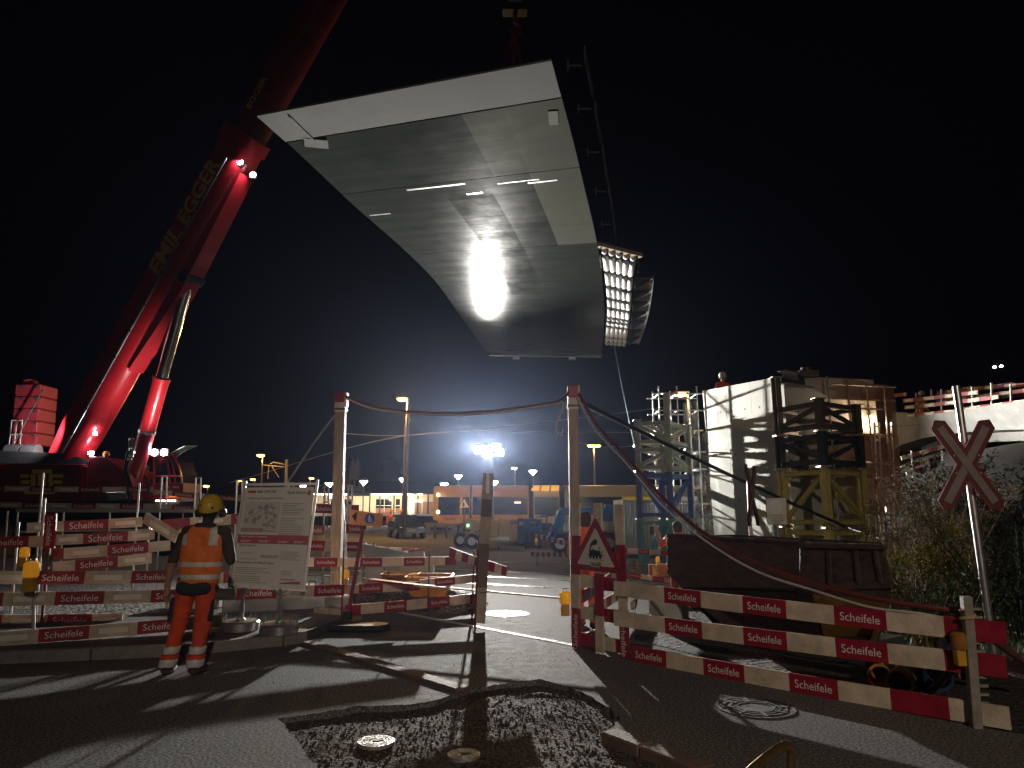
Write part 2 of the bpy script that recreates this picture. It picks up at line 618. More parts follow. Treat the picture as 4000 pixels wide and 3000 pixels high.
# ---- raised pavement on the left with its kerb
ZP = 0.12
pv = [G(-900, 2625), G(0, 2590), (G(700, 2560)), G(1100, 2520), G(1190, 2506), G(1330, 2450), G(1330, 2400), G(700, 2440), G(-900, 2470)]
k = K()
k.add([V((p.x, p.y, ZP)) for p in pv] + [V((p.x, p.y, -0.02)) for p in pv], [tuple(range(len(pv)))] + [(i, i + len(pv), (i + 1) % len(pv) + len(pv), (i + 1) % len(pv)) for i in range(len(pv))])
struct(k.build('pavement', PAVE))
e = struct(T('kerb', 'raised grey kerb stones along the left pavement', 'kerb', pv[0]))
del e['category']
KERBG = M('granite kerb', (0.22, 0.21, 0.20), 0.7, var=0.3, scale=10, bump=0.25)
for i in range(4):
    a, b = V((pv[i].x, pv[i].y, 0)), V((pv[i + 1].x, pv[i + 1].y, 0))
    n = max(1, round((b - a).length / 0.95))
    for j in range(n):
        p, q = a.lerp(b, j / n), a.lerp(b, (j + 1) / n)
        dd = (q - p).normalized() * 0.005
        up = V((0, 0, 0.04))
        K().beam(p + dd + up, q - dd + up, 0.14, 0.175).build('kerb_stone', KERBG, e, bevel=0.012)
# ---- row of pale setts across the road
e = struct(T('sett_row', 'row of pale stone setts crossing the asphalt', 'setts', G(1560, 2392)))
del e['category']
A, B = G(1560, 2392), G(2245, 2522)
n = 26
SETT = M('pale setts', (0.40, 0.39, 0.37), 0.6, var=0.2, scale=12, bump=0.2)
for i in range(n):
    p, q = A.lerp(B, i / n), A.lerp(B, (i + 1) / n)
    g = (q - p).normalized() * 0.008
    K().beam(p + g + V((0, 0, -0.03)), q - g + V((0, 0, -0.03)), 0.11, 0.072 + rnd.uniform(0, .004)).build('sett', SETT, e, bevel=0.008)
# ---- ground of the building site beyond, tracks of the level crossing
sheet('site_ground', [(-60, 9.6), (-9, 9.6), (-5.0, 10.9), (-2.7, 11.4), (-1.7, 12.7), (-2.6, 16.0), (-5.2, 17.2), (-60, 16.8)], 0.004, BALL)
sheet('verge', [G(2480, 2500), G(2480, 2420), G(2700, 2330), (3.2, 13.6), (60, 13.6), (60, -5), (9, -5), (5.2, 4.6), G(3945, 2860)], 0.006, SOIL)
sheet('compound_ground', [(1.2, 14.5), (3.4, 14.2), (26, 14.2), (26, 40), (-3.5, 40), (-1.5, 24)], 0.004, PALE)
RAIL = M('worn rail steel', (0.42, 0.40, 0.38), 0.3, metal=0.9, var=0.25, scale=10)
for y0, y1 in ((G(1900, 2232), G(2700, 2262)), (G(1900, 2254), G(2700, 2290)), (G(1880, 2282), G(2700, 2325)), (G(1860, 2194), G(2700, 2215))):
    d = (y1 - y0)
    a, b = y0 - d * 1.6, y0 + d * 2.2
    o = K().beam(a + V((0, 0, -0.03)), b + V((0, 0, -0.03)), 0.07, 0.09).build('rail', RAIL)
    struct(o)
    g = V((d.y, -d.x, 0)).normalized() * 0.075
    struct(K().beam(a + g + V((0, 0, -0.047)), b + g + V((0, 0, -0.047)), 0.05, 0.106).build('rail_groove', BLACK))
# ---- manhole covers
CAST = M('cast iron cover', (0.42, 0.42, 0.41), 0.42, metal=0.6, var=0.3, scale=25, bump=0.3)
def manhole(label, c, r, big=False, z=0.004):
    t = T('manhole_cover', label, 'manhole cover', c, 'manhole covers')
    c = V(c)
    K().lathe([(r, -0.03), (r, z + 0.004), (r * 0.93, z + 0.004), (r * 0.93, z), (r * 0.9, z), (0.001, z)], c, 36).build('plate', CAST, t)
    for q in (0.8, 0.64, 0.48):
        K().lathe([(r * q, z - 0.003), (r * q, z + 0.006), (r * (q - 0.06), z + 0.006), (r * (q - 0.06), z - 0.003)], c, 32).build('ring', CAST, t)
    if big:
        for i in range(8):
            a = i * math.pi / 4
            d = V((math.cos(a), math.sin(a), 0))
            K().beam(c + d * r * 0.5 + V((0, 0, z + .004)), c + d * r * 0.88 + V((0, 0, z + .004)), 0.03, 0.008).build('rib', CAST, t)
    else:
        kk = K()
        zz = V((0, 0, z + 0.004))
        kk.box(c + zz, r * 0.36, r * 0.36, 0.008)
        kk.box(c + zz + V((r * 0.12, 0, .001)), r * 0.6, r * 0.12, 0.008)
        kk.build('keyhole', BLACK, t)
manhole('small round cast cover lying in the gravel patch', G(1470, 2882) + V((0, 0, -0.035)), 0.135, z=0.012)
manhole('tilted small round cover beside the shadow of the plank', G(1812, 2932) + V((0, 0, -0.035)), 0.115, z=0.012)
manhole('wide round manhole cover in the road beyond the hanging plank', G(1980, 2398), 0.36, True)
CAST = M('dark cast cover', (0.055, 0.05, 0.048), 0.8, var=0.3, scale=25, bump=0.4)  # darker cast iron for the last cover
manhole('dark manhole cover near the right barrier', G(2950, 2765), 0.33, True)
# ================================================================== the lifted bridge section
ZB = 8.2
def B3(px, py, z=ZB):
    d = ray(px, py)
    t = (z - CZ) / d.z
    return V((d.x * t, d.y * t, z))
def spline(pts, n):
    """arc-length resample of a polyline with catmull-rom smoothing"""
    pts = [V(p) for p in pts]
    q = [pts[0] * 2 - pts[1]] + pts + [pts[-1] * 2 - pts[-2]]
    out = []
    for i in range(1, len(q) - 2):
        for k in range(12):
            t = k / 12
            a, b, c, d = q[i - 1], q[i], q[i + 1], q[i + 2]
            out.append(0.5 * ((2 * b) + (c - a) * t + (2 * a - 5 * b + 4 * c - d) * t * t + (3 * b - a - 3 * c + d) * t ** 3))
    out.append(q[-2])
    s = [0.0]
    for i in range(1, len(out)):
        s.append(s[-1] + (out[i] - out[i - 1]).length)
    res = []
    j = 0
    for k in range(n):
        t = s[-1] * k / (n - 1)
        while j < len(s) - 2 and s[j + 1] < t:
            j += 1
        u = (t - s[j]) / max(1e-9, s[j + 1] - s[j])
        res.append(out[j].lerp(out[j + 1], u))
    return res
NB = 41
EL = spline([B3(*p) for p in ((1002, 452), (1180, 612), (1379, 800), (1562, 961), (1700, 1099), (1808, 1248), (1911, 1386))], NB)
ER = spline([B3(*p) for p in ((2154, 235), (2236, 540), (2282, 731), (2328, 930), (2354, 1099), (2360, 1250), (2350, 1392))], NB)
bridge = T('bridge_section', 'long curved steel bridge deck section hanging in the night sky', 'bridge', (EL[0] + ER[-1]) / 2)
def soffit_mat(name='bridge soffit steel'):
    m = bpy.data.materials.new(name)
    m.use_nodes = True
    nt = m.node_tree
    b = nt.nodes['Principled BSDF']
    uv = nt.nodes.new('ShaderNodeUVMap')
    sx = nt.nodes.new('ShaderNodeSeparateXYZ')
    nt.links.new(uv.outputs['UV'], sx.inputs[0])
    tc = nt.nodes.new('ShaderNodeTexCoord')
    def nz(scale, st, det=5, src=uv.outputs['UV']):
        mp = nt.nodes.new('ShaderNodeMapping')
        mp.inputs['Scale'].default_value = st
        nt.links.new(src, mp.inputs['Vector'])
        n = nt.nodes.new('ShaderNodeTexNoise')
        n.inputs['Scale'].default_value = scale
        n.inputs['Detail'].default_value = det
        n.inputs['Roughness'].default_value = 0.6
        nt.links.new(mp.outputs['Vector'], n.inputs['Vector'])
        return n
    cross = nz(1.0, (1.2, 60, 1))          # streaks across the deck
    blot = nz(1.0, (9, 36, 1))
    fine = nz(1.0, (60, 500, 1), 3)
    # brighter / glossier longitudinal strip: soft-edged band in u, worn at its borders
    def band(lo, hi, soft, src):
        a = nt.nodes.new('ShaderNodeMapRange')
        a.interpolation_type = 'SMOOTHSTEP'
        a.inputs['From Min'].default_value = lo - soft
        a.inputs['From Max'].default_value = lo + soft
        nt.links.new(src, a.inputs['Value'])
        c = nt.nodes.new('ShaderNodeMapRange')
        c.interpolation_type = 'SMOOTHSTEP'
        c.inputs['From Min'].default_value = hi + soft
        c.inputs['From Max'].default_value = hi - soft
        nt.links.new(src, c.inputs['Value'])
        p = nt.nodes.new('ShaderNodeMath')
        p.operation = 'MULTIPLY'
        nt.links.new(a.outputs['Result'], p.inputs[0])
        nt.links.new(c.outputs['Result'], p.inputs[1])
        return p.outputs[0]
    def op(o_, a, b_=None):
        q = nt.nodes.new('ShaderNodeMath')
        q.operation = o_
        for i, x in enumerate((a, b_)):
            if x is None:
                continue
            if isinstance(x, (int, float)):
                q.inputs[i].default_value = x
            else:
                nt.links.new(x, q.inputs[i])
        return q.outputs[0]
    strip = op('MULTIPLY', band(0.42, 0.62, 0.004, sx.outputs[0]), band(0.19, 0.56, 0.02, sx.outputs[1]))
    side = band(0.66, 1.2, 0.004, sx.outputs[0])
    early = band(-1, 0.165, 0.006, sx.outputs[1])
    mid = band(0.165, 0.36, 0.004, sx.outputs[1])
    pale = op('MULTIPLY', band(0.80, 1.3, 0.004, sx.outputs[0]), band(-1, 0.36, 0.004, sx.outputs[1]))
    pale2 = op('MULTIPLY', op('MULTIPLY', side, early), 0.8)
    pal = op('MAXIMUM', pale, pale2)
    rp = nt.nodes.new('ShaderNodeValToRGB')
    rp.color_ramp.elements[0].position = 0.25
    rp.color_ramp.elements[0].color = (0.022, 0.026, 0.024, 1)
    rp.color_ramp.elements[1].position = 0.8
    rp.color_ramp.elements[1].color = (0.045, 0.050, 0.045, 1)
    nt.links.new(op('ADD', op('MULTIPLY', cross.outputs['Fac'], 0.6), op('MULTIPLY', blot.outputs['Fac'], 0.4)), rp.inputs['Fac'])
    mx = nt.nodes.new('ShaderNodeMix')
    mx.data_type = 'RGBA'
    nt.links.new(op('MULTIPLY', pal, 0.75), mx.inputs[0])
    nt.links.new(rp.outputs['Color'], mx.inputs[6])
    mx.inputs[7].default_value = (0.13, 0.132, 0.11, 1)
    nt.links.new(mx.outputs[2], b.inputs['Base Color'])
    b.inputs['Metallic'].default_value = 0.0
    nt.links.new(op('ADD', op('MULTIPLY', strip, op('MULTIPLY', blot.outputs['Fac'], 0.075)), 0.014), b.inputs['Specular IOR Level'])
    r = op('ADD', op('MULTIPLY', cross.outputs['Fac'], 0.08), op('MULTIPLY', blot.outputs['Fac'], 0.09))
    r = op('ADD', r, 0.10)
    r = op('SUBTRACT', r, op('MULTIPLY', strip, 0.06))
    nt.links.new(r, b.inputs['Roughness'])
    bp = nt.nodes.new('ShaderNodeBump')
    bp.inputs['Strength'].default_value = 0.10
    bp.inputs['Distance'].default_value = 0.02
    nt.links.new(op('ADD', cross.outputs['Fac'], op('MULTIPLY', fine.outputs['Fac'], 0.25)), bp.inputs['Height'])
    nt.links.new(bp.outputs['Normal'], b.inputs['Normal'])
    return m
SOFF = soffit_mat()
ENDP = M('bare grey steel plate', (0.15, 0.153, 0.145), 0.75, metal=0.0, spec=0.03, var=0.2, scale=1.6, bump=0.05)
def uvmesh(name, pts, uvs, faces, mat, parent):
    k = K()
    k.add(pts, faces)
    o = k.build(name, mat, parent, smooth=False, fix=False)
    lay = o.data.uv_layers.new(name='UVMap')
    for lp in o.data.loops:
        lay.data[lp.index].uv = uvs[lp.vertex_index]
    return o
# soffit plates, each a closed slab; recessed weld gaps between them
cuts = [0.055, 0.165, 0.30, 0.36, 0.50, 0.62, 0.76, 0.88, 1.0]
def edge(E, v):
    f = v * (NB - 1)
    i = min(int(f), NB - 2)
    return E[i].lerp(E[i + 1], f - i)
def plate(name, v0, v1, mat, z0=0.0, th=0.035, m=7, nu=5):
    pts, uvs, fs = [], [], []
    for layer in (0, 1):
        for i in range(m + 1):
            v = v0 + (v1 - v0) * i / m
            a, b = edge(EL, v), edge(ER, v)
            for j in range(nu + 1):
                u = j / nu
                pts.append(a.lerp(b, u) + V((0, 0, z0 + layer * th)))
                uvs.append((u, v))
    w = nu + 1
    o = (m + 1) * w
    for i in range(m):
        for j in range(nu):
            q = i * w + j
            fs.append((q, q + w, q + w + 1, q + 1))
            fs.append((o + q, o + q + 1, o + q + w + 1, o + q + w))
    for i in range(m):
        for j in (0, nu):
            q = i * w + j
            f = (q, q + w, o + q + w, o + q)
            fs.append(f if j else f[::-1])
    for i in (0, m):
        for j in range(nu):
            q = i * w + j
            f = (q, q + 1, o + q + 1, o + q)
            fs.append(f if i == 0 else f[::-1])
    return uvmesh(name, pts, uvs, fs, mat, bridge)
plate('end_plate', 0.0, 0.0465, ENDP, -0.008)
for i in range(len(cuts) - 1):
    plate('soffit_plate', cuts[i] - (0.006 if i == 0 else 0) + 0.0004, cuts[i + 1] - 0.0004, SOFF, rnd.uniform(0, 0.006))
# deck body above: inset box girder with fascias
k = K()
ring = []
for i in range(2, NB):
    a, b = EL[i], ER[i]
    d = (b - a).normalized()
    ring.append([a + d * 0.3 + V((0, 0, 0.045)), b - d * 0.3 + V((0, 0, 0.045)), b - d * 0.55 + V((0, 0, 0.72)), a + d * 0.55 + V((0, 0, 0.72))])
k.loft(ring)
k.build('deck_body', M('deck dark steel', (0.03, 0.032, 0.034), 0.5, var=0.3), bridge)
# lap strip and corner cleats on the near end
k = K()
a, b = edge(EL, 0.012), edge(ER, 0.012)
n = (edge(EL, 0.06) - edge(EL, 0.0)).normalized()
k.beam(a.lerp(b, 0.105) + V((0, 0, -0.016)) - n * 0.05, a.lerp(b, 0.105) + n * 0.75 + V((0, 0, -0.016)), 0.035, 0.014)
k.build('lap_strip', ENDP, bridge)
p = a.lerp(b, 0.10) + n * 0.85
K().box(p + V((0, 0, -0.0105)), 0.42, 0.30, 0.004, Matrix.Rotation(0.2, 3, 'Z')).build('corner_cleat', ENDP, bridge)
p = edge(EL, 0.075).lerp(edge(ER, 0.075), 0.955)
K().box(p + V((0, 0, -0.003)), 0.16, 0.42, 0.005, Matrix.Rotation(-0.1, 3, 'Z')).build('corner_cleat', ENDP, bridge)
for v, u0, u1, w in ((0.172, 0.28, 0.53, .06), (0.196, 0.51, 0.58, .07), (0.18, 0.66, 0.83, .035), (0.186, 0.78, 0.90, .06), (0.225, 0.02, 0.12, .05)):
    a, b = edge(EL, v), edge(ER, v)
    K().beam(a.lerp(b, u0) + V((0, 0, -0.0012)), a.lerp(b, u1) + V((0, 0, -0.0012)), w, 0.002).build('tape_strip', M('pale tape', (0.20, 0.20, 0.19), 0.4, var=0.25, scale=8), bridge)
# stub brackets and rail along the right fascia
for i, v in enumerate((0.03, 0.09, 0.165, 0.25, 0.34, 0.44)):
    q = edge(ER, v)
    o = V((0.16, -0.03, 0.30))
    kk = K()
    kk.tube(q + o, q + o + V((0.22, 0, 0)), 0.018, n=6)
    kk.box(q + o, 0.03, 0.05, 0.16)
    kk.build('stub_bracket', DARK, bridge)
GREYP = M('dark grey panel', (0.07, 0.07, 0.07), 0.5, var=0.2)  # one even dark grey for the fascia panels
for i in range(6):
    a, b = edge(ER, 0.02 + i * 0.075) + V((0.45, 0, 0.42)), edge(ER, 0.02 + i * 0.075 + 0.055) + V((0.45, 0, 0.42))
    K().beam(a, b, 0.03, 0.22).build('fascia_panel', GREYP, bridge)
# far end: thin end flange and two lugs
a, b = EL[-1], ER[-1]
K().beam(a + V((0, 0.05, -0.02)), b + V((0, 0.05, -0.02)), 0.06, 0.03).build('end_flange', STEEL, bridge)
for u in (0.24, 0.74):
    p = a.lerp(b, u)
    K().box(p + V((0, 0.12, -0.07)), 0.3, 0.12, 0.14).build('lifting_lug', STEEL, bridge, bevel=0.01)
# ---- side walkway frame with white tubes and outer fins
WT = M('white foam tube', (0.80, 0.80, 0.78), 0.5, var=0.08)
ZW = 8.24
wl = [B3(2345, 962, ZW), B3(2366, 1100, ZW), B3(2372, 1220, ZW), B3(2362, 1345, ZW)]
wr = [B3(2488, 998, ZW), B3(2470, 1110, ZW), B3(2462, 1220, ZW), B3(2445, 1352, ZW)]
WLs, WRs = spline(wl, 31), spline(wr, 31)
rows = [0.0, 0.045, 0.17, 0.29, 0.40, 0.50, 0.61, 0.655, 0.72, 0.88, 0.95, 1.0]
def wk(v, u, dz=0.0):
    f = v * 30
    i = min(int(f), 29)
    return WLs[i].lerp(WLs[i + 1], f - i).lerp(WRs[i].lerp(WRs[i + 1], f - i), u) + V((0, 0, dz))
for r in range(len(rows) - 1):
    K().beam(wk(rows[r], -0.05, 0.06), wk(rows[r], 1.04, 0.06), 0.05, 0.16).build('cross_rib', BLACKP, bridge)
    g = 0.012
    for c in range(5):
        u = 0.1 + c * 0.2
        v0, v1 = rows[r] + g, rows[r + 1] - g
        if v1 - v0 < 0.01:
            continue
        p, q = wk(v0, u), wk(v1, u)
        d = (q - p).normalized() * 0.05
        K().path([p, p + d * 0.6, p + d * 1.6, q - d * 1.6, q - d * 0.6, q], [0.03, 0.07, 0.085, 0.085, 0.07, 0.03], 10).build('foam_tube', WT, bridge, smooth=True)
K().beam(wk(0, -0.08, 0.02), wk(0, 1.12, 0.02), 0.14, 0.10).build('timber_edge', WOODB, bridge)
K().path([wk(0, 1.0), wk(0, 1.04, -0.25), wk(0, 1.02, -0.45)], 0.02, 6).build('tie_strap', BLACK, bridge)
K().path([wk(0, 0.02), wk(0, 0.0, -0.25), wk(0.05, 0.0, -0.4)], 0.02, 6).build('tie_strap', BLACK, bridge)
FIN = M('grey fin plate', (0.22, 0.225, 0.225), 0.45, metal=0.3, var=0.2, scale=3)
fo = [B3(2552, 1088, ZW + .1), B3(2540, 1180, ZW + .1), B3(2522, 1262, ZW + .1), B3(2494, 1342, ZW + .1)]
FO = spline(fo, 8)
FI = [wk(0.2 + 0.8 * i / 7, 1.08, 0.1) for i in range(8)]
for i in range(7):
    a, b, c, d = FI[i], FO[i], FO[i + 1], FI[i + 1]
    n = (c - b).normalized() * 0.03
    kk = K()
    kk.prism([a + n, b + n, c - n, d - n], (0, 0, 0.03))
    kk.build('fin_plate', FIN, bridge)
    kk = K()
    kk.prism([a, a.lerp(b, 0.85), a.lerp(b, 0.85) + V((0, 0, -0.06)), a + V((0, 0, -0.34))], (c - b).normalized() * 0.025)
    kk.build('fin_rib', DARK, bridge)
a = V((0, 0, 0.02))
for i in range(7):
    K().beam(FO[i] + a, FO[i + 1] + a, 0.03, 0.14).build('edge_angle', FIN, bridge)
# ---- hook block and slings
HB = V((0.09, 19.4, 17.15))
hb = T('hook_block', 'dark crane hook block numbered 22 above the bridge', 'hook block', HB + V((0, 0, -0.6)))
DRED = M('crane red', (0.42, 0.012, 0.02), 0.32, var=0.15, scale=2, coat=0.3)
k = K()
k.prism([HB + V(p) for p in ((-.38, -.18, -.3), (.38, -.18, -.3), (.46, -.18, .1), (.38, -.18, .55), (-.38, -.18, .55), (-.46, -.18, .1))], (0, .36, 0))
k.build('sheave_case', BLACKP, hb)
write('22', hb, HB + V((0, -0.19, 0.1)), (1, 0, 0), (0, 0, 1), 0.42, WHITE, bold=0.02)
k = K()
k.path([HB + V((0, 0, -.3)), HB + V((0, 0, -.6)), HB + V((.16, 0, -.75)), HB + V((.14, 0, -.95)), HB + V((-.08, 0, -1.0)), HB + V((-.17, 0, -.85))], [.07, .07, .075, .075, .06, .03], 8)
k.build('hook', DRED, hb, smooth=True)
for i in range(4):
    o = V((-0.21 + 0.14 * i, 0, 0.5))
    K().tube(HB + o, HB + o + V((0, 0, 12.6)), 0.014, n=5).build('hoist_rope', DARK, hb)
SLING = M('red sling', (0.30, 0.02, 0.02), 0.7, var=0.2)
sg = 0
for v, u, dx in ((0.34, 0.28, 0), (0.34, 0.78, 0), (0.72, 0.28, 0), (0.72, 0.78, 0)):
    p = edge(EL, v).lerp(edge(ER, v), u) + V((0, 0, 0.74))
    s = T('lifting_sling', ['red round sling from the hook to the near left of the deck', 'red round sling from the hook to the near right of the deck', 'red round sling from the hook to the far left of the deck', 'red round sling from the hook to the far right of the deck'][sg], 'sling', p, 'red lifting slings')
    K().path([p, p.lerp(HB + V((0, 0, -0.9)), 0.5), HB + V((0, 0, -0.9))], 0.05, 7).build('sling_leg', SLING, s)
    K().box(p + V((0, 0, -0.0)), 0.3, 0.3, 0.05).build('anchor_plate', STEEL, s)
    sg += 1
# ================================================================== mobile crane
CRED = DRED
CREDD = M('crane red dark', (0.20, 0.010, 0.016), 0.42, var=0.35, scale=1.5)  # darker red for upper boom, machinery house and brackets
GOLD = M('gold lettering', (0.80, 0.55, 0.08), 0.4, var=0.15)
CHROME = M('chrome rod', (0.75, 0.75, 0.76), 0.14, metal=1.0, var=0.08)
foot = P(282, 1782, 28.5)
tip = V((0.09, 19.4, 30.2))
crane = T('mobile_crane', 'big red telescopic mobile crane with raised boom and gold lettering', 'crane', V((foot.x, 29.0, 0)))
bd = (tip - foot).normalized()
BL_ = (tip - foot).length
bn = bd.cross(V((0, 0, 1))).normalized()            # side facing the camera
if bn.y > 0:
    bn = -bn
bu = bn.cross(bd).normalized()                       # top of boom
if bu.z < 0:
    bu = -bu
def bring(t, H, W, r=0.35):
    """section: flat side and top, rounded belly"""
    c = foot + bd * t
    pts = [c + bu * (H / 2) + bn * (W / 2), c - bu * (H * 0.12) + bn * (W / 2)]
    for i in range(1, 8):
        a = math.pi * i / 8
        pts.append(c - bu * (H * 0.12 + H * 0.38 * math.sin(a)) + bn * (W / 2 * math.cos(a)))
    pts += [c - bu * (H * 0.12) - bn * (W / 2), c + bu * (H / 2) - bn * (W / 2)]
    return pts
S1 = 14.2
o = K().loft([bring(-0.6, 1.25, 1.05), bring(1.2, 1.5, 1.2), bring(S1, 1.5, 1.2)]).build('boom_section', CRED, crane, smooth=True)
o['label'] = 'lowest boom section with gold lettering'
K().loft([bring(S1, 1.68, 1.36), bring(S1 + 0.5, 1.68, 1.36)]).build('boom_collar', CRED, crane, smooth=True)
K().loft([bring(S1 + 0.5, 1.25, 1.0), bring(23.0, 1.25, 1.0)]).build('boom_section', CREDD, crane, smooth=True)
K().loft([bring(23.0, 1.6, 1.1), bring(23.4, 1.6, 1.1)]).build('boom_collar', CREDD, crane, smooth=True)
K().loft([bring(23.4, 1.2, 0.85), bring(BL_ - 0.4, 1.2, 0.85)]).build('boom_section', CREDD, crane, smooth=True)
K().box(foot + bd * (BL_ - 0.1), 0.7, 0.9, 1.1, Matrix((bn, bd, bu)).transposed()).build('boom_head', CREDD, crane, bevel=0.05)
sw = bn * (0.6 + 0.012)
xdir = bd
updir = bn.cross(bd)
if updir.dot(bu) < 0:
    updir = -updir
write('EMIL', crane, foot + bd * 9.35 + sw * 1.0 + bu * 0.30, bd, bu, 1.95, GOLD, bold=0.03, squash=1.2, name='gold_lettering')
write('EGGER', crane, foot + bd * 11.95 + sw * 1.0 + bu * 0.30, bd, bu, 2.7, GOLD, bold=0.03, squash=1.2, name='gold_lettering')
write('EGGER', crane, foot + bd * 16.2 + bn * 0.515 + bu * 0.25, bd, bu, 1.3, GOLD, bold=0.022, name='gold_lettering')
# hydraulic lines along the side
for i in range(3):
    base = bn * (0.6 + 0.045) + bu * (-0.17 - 0.055 * i)
    pts = [foot + bd * 0.3 + base]
    for t_, kx in ((5.0, 0), (5.6, 0), (7.6, 0), (8.2, 0.03), (9.2, 0.03), (9.8, 0), (S1 - 0.6, 0.02)):
        pts.append(foot + bd * t_ + base + bu * kx)
    K().path(pts, 0.022, 6).build('hydraulic_line', STEEL, crane, smooth=True)
for t_ in (1.2, 2.4, 3.6, 4.8, 6.0, 7.2, 8.6, 10.0, 11.4, 12.8):
    K().beam(foot + bd * t_ + bn * 0.655 - bu * 0.12, foot + bd * t_ + bn * 0.655 - bu * 0.33, 0.03, 0.05).build('line_clamp', BLACKP, crane)
# reinforcement gusset and winch wheel at the ram head
ramtop = foot + bd * 8.6 - bu * 1.02
rambot = P(520, 1880, 28.3)
k = K()
k.prism([foot + bd * 4.6 - bu * 0.85 + bn * 0.32, foot + bd * 8.5 - bu * 1.25 + bn * 0.32, foot + bd * 13.4 - bu * 0.9 + bn * 0.32, foot + bd * 9 - bu * 0.4 + bn * 0.32], bn * -0.64)
k.build('belly_gusset', CRED, crane)
K().tube(ramtop + bn * 0.4 + bd * 0.4, ramtop - bn * 0.4 + bd * 0.4, 0.26, n=18).build('pivot_drum', BLACKP, crane, smooth=True)
mid_ = rambot.lerp(ramtop, 0.53)
K().tube(rambot, mid_, 0.30, 0.30, 20).build('ram_cylinder', CRED, crane, smooth=True)
K().tube(mid_, mid_ + (ramtop - rambot).normalized() * 0.12, 0.33, n=20).build('ram_gland', CRED, crane, smooth=True)
K().tube(mid_, ramtop, 0.225, n=20).build('ram_rod', CHROME, crane, smooth=True)
q = rambot.lerp(ramtop, 0.26)
K().tube(q, q + (ramtop - rambot).normalized() * 0.1, 0.325, n=20).build('ram_band', STEEL, crane, smooth=True)
for dx in (-0.42, -0.33):
    K().path([q + V((dx, -.25, -.4)), q + V((dx - .1, -.3, -.9)), q + V((dx - .15, -.3, -1.5)), q + V((dx + .12, -.3, -2.1)), q + V((dx + 0.05, -.3, -2.6)), q + V((dx - .25, -.2, -2.9))], 0.045, 7).build('hydraulic_hose', BLACK, crane, smooth=True)
for i in range(7):
    p = q + V((-0.42 + rnd.uniform(-.1, .1), -.3, -0.3 - i * 0.13))
    K().box(p, 0.16, 0.14, 0.1, Matrix.Rotation(rnd.random(), 3, 'Z')).build('valve_block', STEEL, crane, bevel=0.01)
# superstructure
def prism_px(pts, Y, depth, name, mat, bevel=0.0):
    return K().prism([P(x, y, Y) for x, y in pts], (0, depth, 0)).build(name, mat, crane, bevel=bevel)
prism_px([(-260, 1812), (330, 1812), (330, 1958), (-260, 1958)], 27.4, 1.6, 'machinery_house', CREDD, 0.03)
prism_px([(345, 1782), (410, 1785), (445, 1810), (500, 1850), (520, 1900), (520, 1952), (336, 1952)], 27.6, 1.4, 'boom_bracket', CREDD, 0.02)
prism_px([(-260, 1750), (70, 1762), (260, 1772), (345, 1800), (345, 1812), (-260, 1812)], 27.9, 1.2, 'winch_frame', BLACKP, 0.02)
prism_px([(312, 1822), (340, 1822), (340, 1900), (312, 1900)], 27.3, 0.1, 'side_panel', CRED, 0.01)
prism_px([(500, 1905), (700, 1905), (700, 1955), (500, 1955)], 28.4, 1.8, 'slewing_platform', CREDD, 0.02)
prism_px([(-400, 1955), (760, 1955), (760, 2005), (-400, 2005)], 28.0, 2.6, 'carrier_deck', BLACKP, 0.03)
for x in (-250, -60, 130, 320, 500, 660):
    c = P(x, 2010, 27.9)
    K().tube(V((c.x, 27.7, 0.62)), V((c.x, 28.2, 0.62)), 0.62, n=20).build('wheel', BLACK, crane, smooth=True)
# gold emblem made of bars
def gold_bar(x0, y0, x1, y1):
    a, b, c, d = P(x0, y0, 27.38), P(x1, y0, 27.38), P(x1, y1, 27.38), P(x0, y1, 27.38)
    K().prism([a, b, c, d], (0, 0.012, 0)).build('emblem_bar', GOLD, crane)
for r in ((126, 1834, 202, 1850), (78, 1853, 112, 1866), (82, 1876, 114, 1890), (120, 1853, 138, 1898), (148, 1853, 180, 1898), (190, 1853, 206, 1898), (207, 1853, 246, 1866), (210, 1876, 242, 1890), (90, 1904, 218, 1914), (95, 1920, 212, 1930)):
    gold_bar(*r)
# counterweight slabs
CW = M('counterweight red', (0.40, 0.03, 0.045), 0.6, var=0.3, scale=3)
for i in range(5):
    y0, y1 = 1738 - i * 48, 1738 - (i + 1) * 48 + 2
    s0 = 40 + i * 4
    K().prism([P(s0, y0, 30.0), P(s0 + 100, y0, 30.0), P(s0 + 104, y1, 30.0), P(s0 + 4, y1, 30.0)], (0, 1.2, 0)).build('counterweight_slab', CW, crane, bevel=0.04)
    for dx in (22, 78):
        K().prism([P(s0 + dx, y1 + 10, 29.99), P(s0 + dx + 10, y1 + 16, 29.99), P(s0 + dx + 18, y1 + 10, 29.99), P(s0 + dx + 16, y1 + 4, 29.99), P(s0 + dx + 2, y1 + 4, 29.99)], (0, -0.03, 0)).build('lifting_notch', DARK, crane)
K().lathe([(0.3, 0), (0.28, 0.14), (0.05, 0.2)], P(118, 1499, 30.5), 14).build('counterweight_boss', CW, crane)
# ladder by the counterweight
for x in (42, 62, 84):
    K().tube(P(x - 6, 1735, 29.7), P(x + 4, 1642, 29.7), 0.025, n=6).build('guard_rail', WHITE, crane)
K().tube(P(46, 1642, 29.7), P(90, 1642, 29.7), 0.025, n=6).build('guard_rail', WHITE, crane)
K().tube(P(42, 1698, 29.7), P(88, 1698, 29.7), 0.025, n=6).build('guard_rail', WHITE, crane)
# winch drums
for x in (30, 95):
    K().tube(P(x, 1765, 28.2), P(x + 55, 1765, 28.2), 0.3, n=16).build('winch_drum', DARK, crane, smooth=True)
K().tube(P(60, 1722, 29), P(168, 1520, 29.2), 0.03, n=6).build('stay_rope', BLACK, crane)
